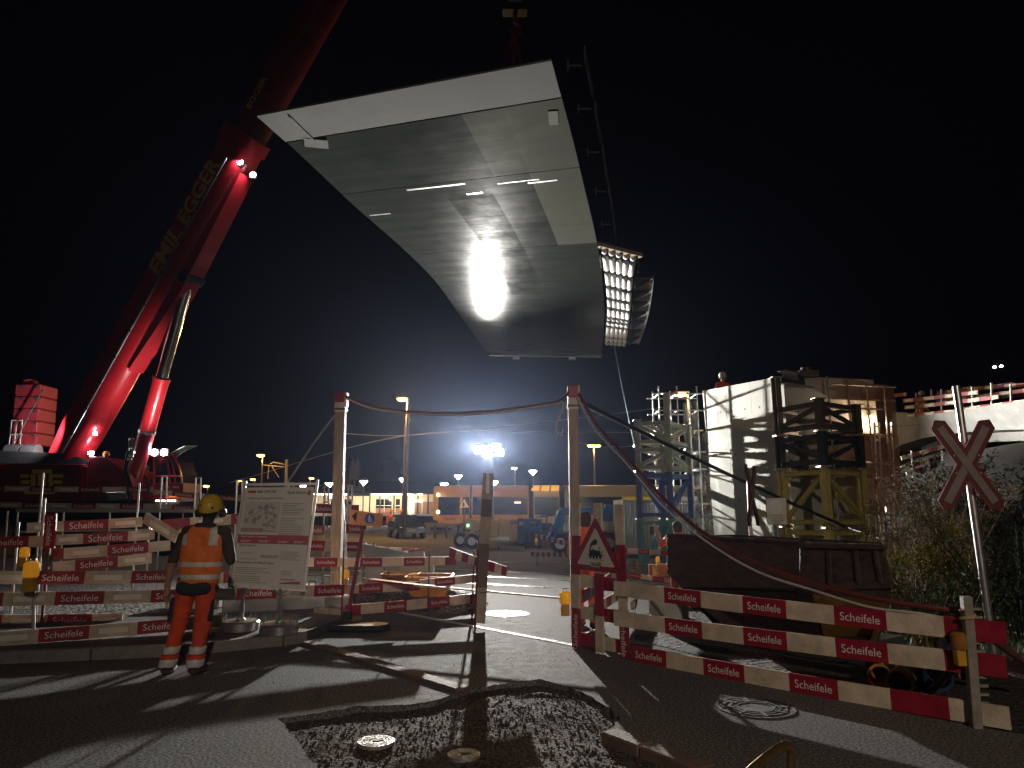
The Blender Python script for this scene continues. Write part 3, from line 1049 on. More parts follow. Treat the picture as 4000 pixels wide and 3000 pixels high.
# cab
cabY = 28.6
cab = K().prism([P(602, 1775, cabY), P(662, 1775, cabY), P(690, 1800, cabY), P(708, 1850, cabY), P(712, 1905, cabY), P(602, 1905, cabY)], (0, 1.5, 0)).build('cab_shell', GLASS, crane)
for pts in ([(636, 1776), (652, 1800), (662, 1850), (664, 1905)], [(655, 1778), (673, 1805), (682, 1850), (684, 1905)], [(678, 1785), (697, 1815), (708, 1860), (712, 1905)], [(602, 1776), (602, 1905)], [(602, 1776), (664, 1776), (690, 1790)], [(602, 1860), (712, 1860)]):
    K().path([P(x, y, cabY - 0.03) for x, y in pts], 0.035, 6).build('cab_pillar', CRED, crane, smooth=True)
prism_px([(602, 1885), (715, 1885), (715, 1925), (602, 1925)], cabY - 0.06, 1.6, 'cab_sill', CREDD, 0.02)
write('L   MAG', crane, P(679, 1903, cabY - 0.09), (1, 0, 0), (0, 0, 1), 0.42, WHITE, bold=0.02)
prism_px([(655, 1932), (697, 1932), (694, 1946), (650, 1946)], cabY - 0.5, 0.05, 'front_plate', CRED)
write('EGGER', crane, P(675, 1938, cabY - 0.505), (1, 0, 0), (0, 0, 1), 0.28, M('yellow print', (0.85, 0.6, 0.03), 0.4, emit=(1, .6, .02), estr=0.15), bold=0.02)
# open roof hatch of pale green glass
HG = M('pale green hatch glass', (0.42, 0.60, 0.50), 0.3, var=0.1)
K().prism([P(652, 1778, 28.7), P(720, 1744, 28.3), P(770, 1743, 28.9), P(678, 1783, 29.6)], (0, 0, 0.03)).build('roof_hatch', HG, crane)
K().path([P(688, 1785, 28.6), P(712, 1768, 28.5), P(730, 1756, 28.5)], 0.02, 6).build('hatch_strut', STEEL, crane)
# work lamps
WL = M('work lamp lens', (1, 1, 1), 0.4, var=0, emit=(0.86, 0.93, 1.0), estr=40.0)
def work_lamp(p, r, e, tgt, size=120, en=True):
    K().box(p + V((0, 0.06, 0)), r * 2.4, 0.1, r * 2.2).build('work_lamp', DARK, crane)
    K().disc(p + V((0, 0.0, 0)), (0, -1, 0), r, 12, t=0.02).build('work_lamp_lens', WL, crane)
    if en:
        spot('work_light', p + V((0, -0.12, 0)), tgt, e, size, 0.4, 0.06, (0.88, 0.94, 1.0), crane)
work_lamp(P(603, 1767, 28.2), 0.13, 260, foot + bd * 4 - bu * 2 - bn * 0, 84)
work_lamp(P(640, 1767, 28.2), 0.13, 45, P(720, 1750, 28.0), 150)
pl = foot + bd * 13.0 - bu * 0.75
work_lamp(P(937, 632, 24.2), 0.11, 25, foot + bd * 9 - bu * 0.8, 130)
work_lamp(P(988, 683, 24.3), 0.10, 25, foot + bd * 8 - bu * 1.2, 130)
K().box(P(372, 1694, 27.5), 0.1, 0.1, 0.1).build('side_lamp', WL, crane)
# light on the deck that washes the belly and the counterweight
K().box(P(355, 1770, 27.6), 0.16, 0.1, 0.12).build('deck_lamp', WL, crane)
spot('deck_light', P(640, 1760, 25.6), foot + bd * 4.5 - bu * 0.8, 420, 74, 0.9, 0.1, (1.0, 0.93, 0.88), crane)
spot('deck_light', P(185, 1690, 27.2), P(100, 1620, 30.0), 260, 130, 0.5, 0.08, (1.0, 0.93, 0.9), crane)
# lamp row under the carrier
for i in range(8):
    K().box(P(612 + i * 10, 1956, 27.9), 0.06, 0.05, 0.045).build('marker_lamp', M('small warm lamp', (1, .8, .6), 0.4, var=0, emit=(1, 0.85, 0.65), estr=8.0), crane)
# outrigger beam and jack, lattice details
prism_px([(410, 1922), (490, 1922), (495, 1948), (425, 1955)], 27.2, 0.3, 'outrigger_box', STEEL, 0.02)
# ================================================================== abutment, support towers, scaffold
# the abutment: pale concrete wall facing the track
NEARW = P(3062, 1480, 17.9)
abY0, abY1 = 17.9, 22.6
nx, fx = NEARW.x, P(2745, 1530, abY1).x
zt0, zt1 = P(3040, 1468, abY0).z, P(2745, 1526, abY1).z
abut = T('abutment', 'pale concrete bridge abutment wall with formwork tie holes', 'abutment', ((nx + fx) / 2, 20.2, 0))
fa, fb = V((nx, abY0, 0)), V((fx, abY1, 0))
w0 = V((2.6, 0.55, 0))
k = K()
bot = [fa + V((0, 0, -.1)), fa.lerp(fb, 0.91) + V((0, 0, -.1)), fb + w0 + V((0, 0, -.1)), fa + w0 + V((0, 0, -.1))]
top = [fa + V((0, 0, zt0)), fb + V((0, 0, zt1)), fb + w0 + V((0, 0, zt1)), fa + w0 + V((0, 0, zt0))]
k.add(bot + top, [(3, 2, 1, 0), (4, 5, 6, 7), (0, 1, 5, 4), (1, 2, 6, 5), (2, 3, 7, 6), (3, 0, 4, 7)])
k.build('wall_core', CONCL, abut)
def onwall(u, v, off=0.0):
    """u 0 near .. 1 far, v 0..1 up the tapering lit face"""
    b = bot[0].lerp(bot[1], u)
    t = top[0].lerp(top[1], u)
    nrm = (bot[1] - bot[0]).cross(top[0] - bot[0]).normalized()
    if nrm.x > 0:
        nrm = -nrm
    return b.lerp(t, v) + nrm * off
HOLE = M('tie hole shadow', (0.02, 0.02, 0.02), 0.9)
# facing panels with fine joints between
us, vs_ = [0.0, 0.36, 0.68, 1.0], [0.0, 0.26, 0.5, 0.74, 1.0]
for i in range(3):
    for j in range(4):
        a, b, c, d = [onwall(u, v, 0.002) for u, v in ((us[i] + .0012, vs_[j] + .001), (us[i + 1] - .0012, vs_[j] + .001), (us[i + 1] - .0012, vs_[j + 1] - .001), (us[i] + .0012, vs_[j + 1] - .001))]
        n = onwall(0.5, 0.5, 0.012) - onwall(0.5, 0.5, 0)
        K().prism([a, b, c, d], n * rnd.uniform(0.95, 1.05)).build('facing_panel', CONCL, abut)
        for uu in (0.25, 0.75):
            p = onwall(us[i] + (us[i + 1] - us[i]) * uu, vs_[j] + 0.12, 0.0139)
            K().disc(p, n, 0.028, 10, t=0.004).build('tie_hole', HOLE, abut)
# near return face darker column hidden behind the right tower comes from the core itself

def strut_tower(name, label, corners, levels, colw=0.2, top_ext=None, feet=True):
    """corners: 4 xy; levels: list of (z0,z1,material,diag dir)"""
    t = T(name, label, 'support tower', (sum(c[0] for c in corners) / 4, sum(c[1] for c in corners) / 4, 0), 'steel support towers')
    n = len(corners)
    C = [V((c[0], c[1], 0)) for c in corners]
    cen = sum(C, V((0, 0, 0))) / n
    for li, (z0, z1, mat, dg) in enumerate(levels):
        for i in range(n):
            a = C[i]
            d = (C[(i + 1) % n] - a)
            upv = d.normalized()
            ze = z1 + (top_ext or {}).get(i, 0) if li == len(levels) - 1 else z1
            K().ibeam(a + V((0, 0, z0 + 0.02)), a + V((0, 0, ze - 0.02)), colw, colw, 0.02, up=upv).build('column', mat, t)
            for zz in (z0 + 0.012, ze - 0.012):
                K().box(a + V((0, 0, zz)), colw * 1.6, colw * 1.6, 0.022).build('flange_plate', FLG, t)
            b = C[(i + 1) % n]
            e = (b - a).normalized() * colw * 0.52
            for zz in (z0 + 0.12, z1 - 0.12):
                K().ibeam(a + e + V((0, 0, zz)), b - e + V((0, 0, zz)), 0.09, 0.11, 0.014, up=V((0, 0, 1))).build('ledger', mat, t)
            if dg:
                p, q = (z0 + 0.2, z1 - 0.2) if (i % 2 == 0) == (dg > 0) else (z1 - 0.2, z0 + 0.2)
                K().ibeam(a + e + V((0, 0, p)), b - e + V((0, 0, q)), 0.08, 0.09, 0.014, up=V((0, 0, 1))).build('diagonal', mat, t)
    return t
FLG = M('flange plate steel', (0.30, 0.27, 0.23), 0.55, metal=0.4, var=0.4, scale=20)
TB = M('blue steel paint', (0.10, 0.16, 0.36), 0.5, var=0.3, scale=5)
TT = M('teal steel paint', (0.16, 0.36, 0.36), 0.5, var=0.3, scale=5)
TG = M('grey green steel paint', (0.36, 0.38, 0.30), 0.5, var=0.35, scale=5)
TK = M('black steel paint', (0.03, 0.034, 0.04), 0.45, var=0.4, scale=6)
TN = M('brown steel paint', (0.10, 0.075, 0.05), 0.5, var=0.4, scale=6)
TY = M('yellow steel paint', (0.52, 0.44, 0.13), 0.5, var=0.3, scale=5)
def zat(px, py, Y):
    return P(px, py, Y).z
LY = 21.0
lc = [(P(2500, 2000, LY).x, LY), (P(2610, 2000, LY).x, LY - 0.35), (P(2700, 2000, LY + 1.2).x, LY + 1.2), (P(2590, 2000, LY + 1.6).x, LY + 1.6)]
z0 = 0.0
lv = [zat(2500, 2027, LY), zat(2500, 1842, LY), zat(2500, 1742, LY), zat(2500, 1640, LY)]
strut_tower('support_tower', 'left support tower with teal and blue lower frames beside the abutment', lc,
            [(0, lv[0], TT, 1), (lv[0], lv[1], TB, -1), (lv[1], lv[2], TG, 1), (lv[2], lv[3], TG, -1)], 0.15, {1: 0.75})
RY = 16.2
rc = [(P(3225, 1900, RY).x, RY), (P(3370, 1900, RY + 1.0).x, RY + 1.0), (P(3200, 1900, RY + 2.3).x, RY + 2.3), (P(3058, 1900, RY + 1.2).x, RY + 1.2)]
rv = [zat(3225, 2062, RY), zat(3225, 1822, RY), zat(3225, 1682, RY), zat(3225, 1555, RY)]
strut_tower('support_tower', 'right support tower, black above a yellow frame, before the brown netting', rc,
            [(0, rv[0], TY, 1), (rv[0], rv[1], TY, -1), (rv[1], rv[2], TK, 1), (rv[2], rv[3], TN, -1)], 0.165, {3: 0.72})
# head beam lying on the right tower
hbm = T('head_beam', 'dark steel beam with jack boxes lying across the right tower top', 'beam', P(3100, 1480, 17.6))
a, b = P(3052, 1470, RY + 1.2), P(3190, 1500, RY + 2.2)
K().ibeam(a, b, 0.24, 0.34, 0.03, up=V((0, 0, 1))).build('beam_profile', TK, hbm)
K().box(P(3150, 1462, RY + 1.8), 0.5, 0.4, 0.16).build('jack_box', TN, hbm, bevel=0.01)
K().tube(P(3150, 1455, RY + 1.8), P(3150, 1438, RY + 1.8), 0.14, n=14).build('jack_head', TK, hbm)
# ---- scaffold left of the wall with plastic sheeting
scf = T('scaffold', 'tube scaffold with decks between the left tower and the abutment', 'scaffold', (P(2640, 2000, 23.2).x, 23.2, 0))
def tb(A, B, r=0.024, name='scaffold_tube', par=None, mat=STEEL):
    return K().tube(A, B, r, n=7).build(name, mat, par)
sx = [P(2578, 1800, 22.9).x, P(2650, 1800, 22.9).x, P(2728, 1800, 22.9).x]
for x in sx:
    for y in (22.7, 23.7):
        tb(V((x, y, 0)), V((x, y, 5.7)), par=scf)
for z in (1.9, 3.0, 3.55, 4.9, 5.45):
    for y in (22.7, 23.7):
        tb(V((sx[0] - .2, y, z)), V((sx[2] + .2, y, z)), par=scf)
    for x in sx:
        tb(V((x, 22.6, z)), V((x, 23.8, z)), par=scf)
for z in (2.4, 4.25):
    for j in range(3):
        K().box(V(((sx[0] + sx[2]) / 2, 22.85 + j * 0.33, z)), sx[2] - sx[0] + 0.3, 0.3, 0.045).build('deck_plank', WOODB, scf)
ns = T('scaffold_banner', 'red banner sign with white lettering on the scaffold', 'banner', P(2620, 1710, 22.55))
K().prism([P(2583, 1722, 22.6), P(2648, 1716, 22.6), P(2648, 1700, 22.6), P(2583, 1706, 22.6)], (0, -0.02, 0)).build('banner_panel', M('banner red', (0.55, 0.02, 0.03), 0.5), ns)
write('gerüste', ns, P(2625, 1709, 22.57), (1, 0, 0.08), (0, 0, 1), 0.36, WHITE)
# plastic sheet: translucent wrinkled film
def film_mat(name, c, alpha, rough=0.35):
    m = bpy.data.materials.new(name)
    m.use_nodes = True
    nt = m.node_tree
    b = nt.nodes['Principled BSDF']
    tc = nt.nodes.new('ShaderNodeTexCoord')
    n = nt.nodes.new('ShaderNodeTexNoise')
    n.inputs['Scale'].default_value = 3.0
    n.inputs['Detail'].default_value = 6
    nt.links.new(tc.outputs['Object'], n.inputs['Vector'])
    mr = nt.nodes.new('ShaderNodeMapRange')
    mr.inputs['From Min'].default_value = 0.3
    mr.inputs['From Max'].default_value = 0.75
    mr.inputs['To Min'].default_value = alpha - 0.2
    mr.inputs['To Max'].default_value = min(1, alpha + 0.25)
    nt.links.new(n.outputs['Fac'], mr.inputs['Value'])
    nt.links.new(mr.outputs['Result'], b.inputs['Alpha'])
    b.inputs['Base Color'].default_value = (*c, 1)
    b.inputs['Roughness'].default_value = rough
    bp = nt.nodes.new('ShaderNodeBump')
    bp.inputs['Strength'].default_value = 0.5
    nt.links.new(n.outputs['Fac'], bp.inputs['Height'])
    nt.links.new(bp.outputs['Normal'], b.inputs['Normal'])
    MATS[name] = m
    return m
FILM = film_mat('clear plastic film', (0.75, 0.76, 0.74), 0.26)
def drape(name, cornersTLTRBRBL, nu, nv, amp, mat, parent=None, seed=0.0, thick=0.0):
    a, b, c, d = [V(q) for q in cornersTLTRBRBL]
    nrm = (b - a).cross(d - a).normalized()
    vs, fs = [], []
    for j in range(nv + 1):
        for i in range(nu + 1):
            u, v = i / nu, j / nv
            p = a.lerp(b, u).lerp(d.lerp(c, u), v)
            w = noise.noise(V((u * 5 + seed, v * 3, seed))) + 0.4 * noise.noise(V((u * 17, v * 9 + seed, 1)))
            vs.append(p + nrm * (w * amp) + V((0, 0, amp * 0.8 * noise.noise(V((u * 4, seed, 9))) * (1 if j in (0, nv) else 0))))
    for j in range(nv):
        for i in range(nu):
            q = j * (nu + 1) + i
            fs.append((q, q + 1, q + nu + 2, q + nu + 1))
    k = K()
    k.add(vs, fs)
    return k.build(name, mat, parent, smooth=True, fix=False)
FY = 22.4
tag(drape('plastic_sheet', (P(2668, 1575, FY), P(2722, 1562, FY), P(2748, 2098, FY), P(2690, 2085, FY)), 10, 40, 0.10, FILM, None, 2.0),
    'clear plastic sheet hanging on the scaffold beside the abutment', 'plastic sheet')
tag(drape('plastic_sheet', (P(2724, 1700, FY + .1), P(2766, 1690, FY + .1), P(2796, 2100, FY + .1), P(2750, 2100, FY + .1)), 8, 30, 0.08, FILM, None, 7.0),
    'second thin plastic sheet against the lit abutment face', 'plastic sheet')
# ---- brown debris netting right of the right tower, on its own scaffold
NET = film_mat('brown debris net', (0.30, 0.14, 0.07), 0.62, 0.8)
NY = 17.4
tag(drape('debris_netting', (P(3290, 1474, NY), P(3492, 1512, NY), P(3530, 2000, NY), P(3372, 1998, NY)), 16, 30, 0.07, NET, None, 4.0),
    'brown debris netting hanging on the scaffold right of the tower', 'netting')
sc2 = T('scaffold', 'tube scaffold with ladders behind the brown netting', 'scaffold', (P(3400, 2000, 18.4).x, 18.4, 0))
for px in (3265, 3345, 3420, 3490):
    for y in (17.7, 18.9):
        x = P(px, 1900, 17.7).x
        tb(V((x, y, 0)), V((x, y, P(px, 1470 + (px - 3265) * 0.15, 17.7).z)), par=sc2)
for py in (1500, 1590, 1690, 1800, 1900, 2000):
    for y in (17.7, 18.9):
        tb(P(3250, py, y), P(3500, py + 12, y), par=sc2)
for px in (3425, 3475):
    for k_ in (0, 1):
        tb(P(px - 10 + 18 * k_, 1650, 17.9), P(px + 12 + 18 * k_, 2120, 17.9), 0.03, 'ladder_rail', sc2)
    for j in range(16):
        py = 1665 + j * 28
        tb(P(px - 10 + 22 * (py - 1650) / 470, py, 17.9), P(px + 8 + 22 * (py - 1650) / 470, py, 17.9), 0.018, 'ladder_rung', sc2)
for py in (1560, 1700, 1850):
    K().prism([P(3250, py, 18.0), P(3500, py + 10, 18.0), P(3500, py + 10, 18.9), P(3250, py, 18.9)], (0, 0, 0.05)).build('deck_plank', WOODB, sc2)
# upper guard rails and perforated brick-red formwork behind the tower
PERF = M('brick red grating', (0.16, 0.03, 0.028), 0.7, var=0.5, scale=30)
fw = T('formwork_panel', 'brick red perforated formwork panels inside the right tower', 'formwork', P(3250, 2000, 19.6))
FYY = 19.4
for (x0, x1, y0, y1) in ((3150, 3330, 1570, 1650), (3150, 3330, 1700, 1800), (3150, 3340, 1830, 1990)):
    w, h = x1 - x0, y1 - y0
    nxp, nyp = 15, max(5, int(h / 12))
    kk = K()
    for i in range(nxp + 1):
        x = x0 + w * i / nxp
        kk.beam(P(x, y0, FYY), P(x, y1, FYY), 0.05, 0.03)
    for j in range(nyp + 1):
        y = y0 + h * j / nyp
        kk.beam(P(x0, y, FYY + .02), P(x1, y, FYY + .02), 0.03, 0.05)
    o = kk.build('grating', PERF, fw)
    o['kind'] = 'stuff'
bn1 = T('scaffold_banner', 'red roth banner with white letters hung inside the right tower', 'banner', P(3230, 1655, 18.6))
K().prism([P(3160, 1660, 18.6), P(3268, 1658, 18.6), P(3268, 1640, 18.6), P(3160, 1642, 18.6)], (0, -0.02, 0)).build('banner_panel', MATS['banner red'], bn1)
write('roth', bn1, P(3188, 1651, 18.57), (1, 0, 0), (0, 0, 1), 0.24, WHITE, bold=0.03)
bn2 = T('scaffold_banner', 'smaller red roth banner next to the tower column', 'banner', P(3300, 1650, 18.6))
K().prism([P(3280, 1658, 18.6), P(3316, 1656, 18.6), P(3316, 1636, 18.6), P(3280, 1634, 18.6)], (0, -0.02, 0)).build('banner_panel', MATS['banner red'], bn2)
write('roth', bn2, P(3297, 1645, 18.57), (1, 0, 0), (0, 0, 1), 0.17, WHITE, bold=0.03)
# ---- old concrete arch ramp on the right with barrier boards
ramp = T('arch_ramp', 'pale concrete arched ramp bridge on the right behind the cross sign', 'bridge', (P(3750, 2000, 28).x, 28, 0))
def rp_(px, py, dy=0.0):
    Y = 30.0 - (px - 3490) * 0.0118
    return P(px, py, Y + dy)
topl = [(3480, 1640), (3490, 1610), (3545, 1612), (3546, 1632), (3700, 1612), (3850, 1592), (4000, 1568), (4300, 1520)]
botl = [(4300, 1660), (4100, 1678), (3950, 1678), (3800, 1685), (3700, 1695), (3600, 1712), (3520, 1738), (3480, 1762)]
rings = []
poly = [rp_(*p) for p in topl + botl]
K().prism(poly, (1.9, 0.5, 0)).build('parapet_beam', CONC, ramp)
for (yy, dx) in ((1650, 0), (1680, 0)):
    pass
for i in range(4):
    p = rp_(3560 + i * 130, 1655 - i * 14, -0.01)
    K().beam(rp_(3500 + i * 128, 1668 - i * 12) + V((-.006, -.004, 0)), rp_(3620 + i * 128, 1655 - i * 13) + V((-.006, -.004, 0)), 0.012, 0.012).build('board_mark', DARK, ramp)
arch = [rp_(*p) for p in ((3520, 1740), (3600, 1714), (3700, 1697), (3800, 1687), (3950, 1680), (4100, 1680), (4300, 1662))]
kk = K()
kk.loft([[q + V((0.9, 0.1, -0.02)), q + V((2.2, 0.1, -0.02)), q + V((2.2, 0.1, -0.35)), q + V((0.9, 0.1, -0.35))] for q in arch])
kk.build('arch_rib', CONC, ramp)
# embankment under and beside the ramp
def emb(x, y):
    t = max(0.0, min(1.0, (x - 8.6) / 9.0)) * max(0.0, min(1.0, (y - 9.0) / 14.0))
    return 0.02 + 4.0 * t * t * (3 - 2 * t) + 0.25 * noise.noise(V((x * .5, y * .5, 0))) * min(1, t * 4 + .1)
bed('embankment', [(7.5, 9.0), (60, 9.0), (60, 60), (13, 60), (12.2, 27), (9.2, 22)], 0.6, emb, M('dark scrub soil', (0.018, 0.014, 0.011), 0.95, var=.4, scale=3, bump=.4))

# small site lamps hung on the scaffold behind the netting
SITEL = M('site lamp glass', (1, .8, .55), .4, var=0, emit=(1.0, 0.72, 0.42), estr=25)
for lb, px, py, Y, e_ in (('warm site lamp glowing through the brown netting', 3403, 1637, 18.3, 45), ('small site lamp high inside the right tower', 3103, 1594, 18.5, 14), ('white work lamp at the foot of the scaffold ladders', 3452, 1990, 18.7, 60)):
    t = T('site_lamp', lb, 'lamp', P(px, py, Y), 'lamps on the scaffold')
    K().lathe([(0.02, 0.1), (0.06, 0.06), (0.07, 0.0), (0.05, -0.05), (0.01, -0.07)], P(px, py, Y), 12).build('lamp_glass', SITEL, t, smooth=True)
    K().tube(P(px, py, Y) + V((0, 0, .1)), P(px, py, Y) + V((0, 0.05, .25)), 0.012, n=6).build('hook', DARK, t)
    point('lamp_light', P(px, py, Y) + V((0, -.12, -.1)), e_, 0.08, (1.0, 0.75, 0.5), t)
# ================================================================== right barrier
def BP(px, py, Yl=None):
    """point on the vertical plane of the right barrier"""
    A, B = RA, RB
    n = V((B.y - A.y, -(B.x - A.x), 0))
    d = ray(px, py)
    o = V((0, 0, CZ))
    t = (A - o).dot(n) / d.dot(n)
    return o + d * t
RA, RB = G(2462, 2580), G(3800, 2835)
barrier_r = T('barrier', 'three board red and cream barrier in front of the rusty skip', 'barrier', (RA + RB) / 2, 'red and white board barriers')
for a, b, ph, cx in (((2400, 2297), (3932, 2474), 0, (2597, 2740, 2903, 3073, 3260, 3465, 3690)), ((2400, 2414), (3932, 2605), 0, (2600, 2745, 2906, 3076, 3266, 3470, 3692)), ((2470, 2551), (3945, 2806), 1, (2605, 2750, 2910, 3085, 3276, 3481, 3710))):
    A_, B_ = BP(*a), BP(*b)
    at_ = [(BP(x, a[1] + (b[1] - a[1]) * (x - a[0]) / (b[0] - a[0])) - A_).length for x in cx]
    board(barrier_r, A_, B_, h=0.165, seg=0.48, phase=ph, at=at_, notext=(7,) if ph == 0 else (6,))
# upright at the right end: notched steel post
post_r = T('notched_post', 'grey notched barrier post at the right end with rope lashing', 'post', BP(3790, 2835) + V((0, -0.08, 0)))
pt, pb = BP(3752, 2325) + V((0.0, -0.07, 0)), BP(3792, 2835) + V((0, -0.07, 0))
GP = M('grimy grey post', (0.24, 0.22, 0.19), 0.6, var=0.4, scale=12, bump=0.2)
K().beam(pb, pt, 0.075, 0.06, up=V((0, 1, 0))).build('upright', GP, post_r, bevel=0.006)
for i in range(13):
    p = pb.lerp(pt, 0.12 + i * 0.065)
    K().box(p + V((0.075, 0.01, 0)), 0.085, 0.03, 0.018).build('notch_tooth', GP, post_r)
for i in range(5):
    p = pb.lerp(pt, 0.80 + i * 0.012)
    K().path([p + V((0.055 * math.cos(a * 0.7854 + i), 0.05 * math.sin(a * 0.7854 + i), 0.006 * a)) for a in range(9)], 0.008, 5).build('rope_turn', WOODB, post_r)
flasher('large dull amber lamp hung on the notched post', BP(3728, 2590) + V((0, -0.10, 0)), s=0.62, lit=False)
# brace poles behind the right end
br = T('brace_pole', 'dark steel brace leaning behind the right barrier end', 'pole', G(3960, 2700) + V((0, 0.5, 0)))
K().tube(BP(3775, 2415) + V((0, .1, 0)), P(4080, 2640, 6.4), 0.03, n=8).build('pole_tube', RUSTROD, br)
# ---- stop frame with the locomotive triangle
frm = T('barrier_stand', 'upright board frame carrying the locomotive warning triangle', 'frame', BP(2350, 2540))
FA, FB = G(2258, 2532), G(2452, 2572)
def FP(px, py, off=0.0):
    n = V((FB.y - FA.y, -(FB.x - FA.x), 0)).normalized()
    d = ray(px, py)
    o = V((0, 0, CZ))
    t = (FA - o).dot(n) / d.dot(n)
    if n.y > 0:
        n = -n
    return o + d * t + n * off
fx_ = (FB - FA).normalized()
nf = V((fx_.y, -fx_.x, 0))
def upright(tp, bt, off, segs, letters):
    a, b = FP(*bt, off), FP(*tp, off)
    d = (b - a)
    L = d.length
    z = d.normalized()
    side = z.cross(nf).normalized()
    w, th = 0.125, 0.03
    cuts = [0] + segs + [1]
    vs, fs, ms = [], [], []
    for c in cuts:
        for p, q in ((-1, -1), (1, -1), (1, 1), (-1, 1)):
            vs.append(a + d * c + side * (p * w / 2) + nf * (q * th / 2))
    for i in range(len(cuts) - 1):
        for j in range(4):
            fs.append((i * 4 + j, i * 4 + (j + 1) % 4, i * 4 + 4 + (j + 1) % 4, i * 4 + 4 + j))
            ms.append((i + letters[0]) % 2)
    fs += [(3, 2, 1, 0), tuple(len(vs) - 4 + i for i in range(4))]
    ms += [ms[0], ms[-1]]
    k = K()
    k.v, k.f, k.m = vs, fs, ms
    o = k.build('upright_board', [CREAM, RED], frm)
    for c, body, wd in letters[1]:
        write(body, o, a + d * c + nf * (th / 2 + 0.0005), d * letters[2], side * -letters[2], wd)
    return o
upright((2258, 1965), (2258, 2530), 0.03, [0.27, 0.50, 0.77], (1, [(0.12, 'Scheifele', 0.38)], 1))
upright((2341, 1965), (2351, 2548), 0.03, [0.24, 0.52, 0.62, 0.70], (0, [(0.93, 'ele', 0.13)], 1))
upright((2424, 1971), (2450, 2570), 0.03, [0.245, 0.49, 0.73], (1, [(0.12, 'Scheifele', 0.38)], -1))
for a, b, ph in (((2262, 2268), (2450, 2290), 0), ((2262, 2392), (2455, 2412), 0), ((2262, 2495), (2455, 2530), 1)):
    board(frm, FP(*a, -0.012), FP(*b, -0.012), h=0.15, seg=0.30, phase=ph, text=False)
# triangle sign
tri = T('warning_sign', 'red bordered triangle sign with black steam locomotive and Zürich sticker', 'sign', FP(2345, 2230, 0.06))
apex, tl, tr = FP(2340, 2018, 0.065), FP(2240, 2218, 0.065), FP(2452, 2243, 0.065)
def inset(pts, k_):
    c = sum(pts, V((0, 0, 0))) / len(pts)
    return [c + (p - c) * k_ for p in pts]
tp_ = [apex, tl, tr]
def trim(p3, f):
    out = []
    for i in range(3):
        a, b, c = p3[i - 1], p3[i], p3[(i + 1) % 3]
        out += [b.lerp(a, f), b.lerp(a, f * .35).lerp(c, f * .35) * 0.5 + b.lerp(a, f * .5).lerp(b.lerp(c, f), .5) * 0.5, b.lerp(c, f)]
    return out
K().prism(trim(tp_, 0.05), nf * 0.004).build('red_border', RED, tri)
K().prism(trim([p + nf * 0.0042 for p in inset(tp_, 0.70)], 0.04), nf * 0.001).build('white_field', M('sign cream face', (0.62, 0.56, 0.48), 0.5, var=0.08), tri)
ex = (tr - tl).normalized()
ez = (apex - tl.lerp(tr, 0.48)).normalized()
LC = FP(2342, 2160, 0.0712)
def loco(pts):
    s = 0.0022
    return [LC + ex * (x * s) + ez * (y * s) for x, y in pts]
INK = M('black print', (0.012, 0.012, 0.018), 0.5, var=0.1)
def ink(pts):
    K().prism(loco(pts), nf * 0.0006).build('locomotive_print', INK, tri)
def ring(cx, cy_, r, n=14):
    return [(cx + r * math.cos(a * 2 * math.pi / n), cy_ + r * math.sin(a * 2 * math.pi / n)) for a in range(n)]
ink([(-48, -14), (38, -14), (38, 10), (10, 12), (10, 16), (-48, 14)])
ink([(10, 10), (32, 10), (32, 30), (38, 30), (38, 33), (16, 33), (16, 30), (28, 30), (28, 14), (10, 14)])
ink([(-46, 14), (-36, 14), (-34, 30), (-48, 30)])
ink(ring(-18, 16, 7))
ink([(38, -14), (52, -14), (52, 14), (46, 14), (46, -6), (38, -6)])
ink([(-48, -8), (-56, -8), (-56, -14), (-48, -14)])
ink([(52, -10), (60, -10), (60, -14), (52, -14)])
for x in (-38, -14, 10, 36):
    ink(ring(x, -20, 10))
ink([(-62, -32), (64, -36), (64, -34), (-62, -30)])
ink(ring(-36, 38, 8))
ink(ring(-28, 48, 10))
ink(ring(-14, 56, 14))
ink(ring(-2, 60, 15))
st = K().prism([LC + ex * (x * .0022) + ez * (y * .0022) + nf * 0.0008 for x, y in ((-30, -52), (38, -46), (40, -62), (44, -76), (-46, -78), (-46, -64), (-30, -66))], nf * 0.0006).build('sticker', INK, tri)
write('ZÜRICH', st, LC + ex * 0.012 + ez * -0.118 + nf * 0.002, ex, ez, 0.115, LETTER, bold=0.02)
write('SÜDKURVE', st, LC + ex * -0.002 + ez * -0.151 + nf * 0.002, ex, ez, 0.165, LETTER, bold=0.02)
# lamps and boxes on the frame
flasher('lit yellow lamp on the left side of the triangle frame', FP(2208, 2405, 0.0), s=0.72)
bx = T('battery_case', 'small wire caged lamp on the right of the triangle sign', 'lamp', FP(2465, 2225, 0))
for i in range(4):
    K().path([FP(2460, 2190 + i * 14, -.03), FP(2478, 2192 + i * 14, -.03), FP(2478, 2194 + i * 14, -.16)], 0.006, 5).build('cage_wire', STEEL, bx)
K().tube(FP(2468, 2225, -0.08), FP(2468, 2195, -0.08), 0.035, n=10).build('lamp_bulb', M('dull lens', (.35, .2, .12), 0.3), bx)
bx2 = T('tag_box', 'pale wire tied box low on the right frame board', 'box', FP(2466, 2370, 0))
K().prism([FP(2462, 2385, 0.0), FP(2478, 2370, 0.0), FP(2480, 2340, 0.0), FP(2462, 2352, 0.0)], -nf * 0.05).build('tag_body', M('pinkish tag', (.6, .48, .42), 0.6), bx2)
K().path([FP(2470, 2345, -.02), FP(2482, 2350, -.02), FP(2476, 2392, -.02)], 0.005, 5).build('tie_wire', RUSTROD, bx2)
rod = T('rusted_post', 'rust red notched rod and fittings on the left of the frame', 'post', FP(2242, 2545, -0.06))
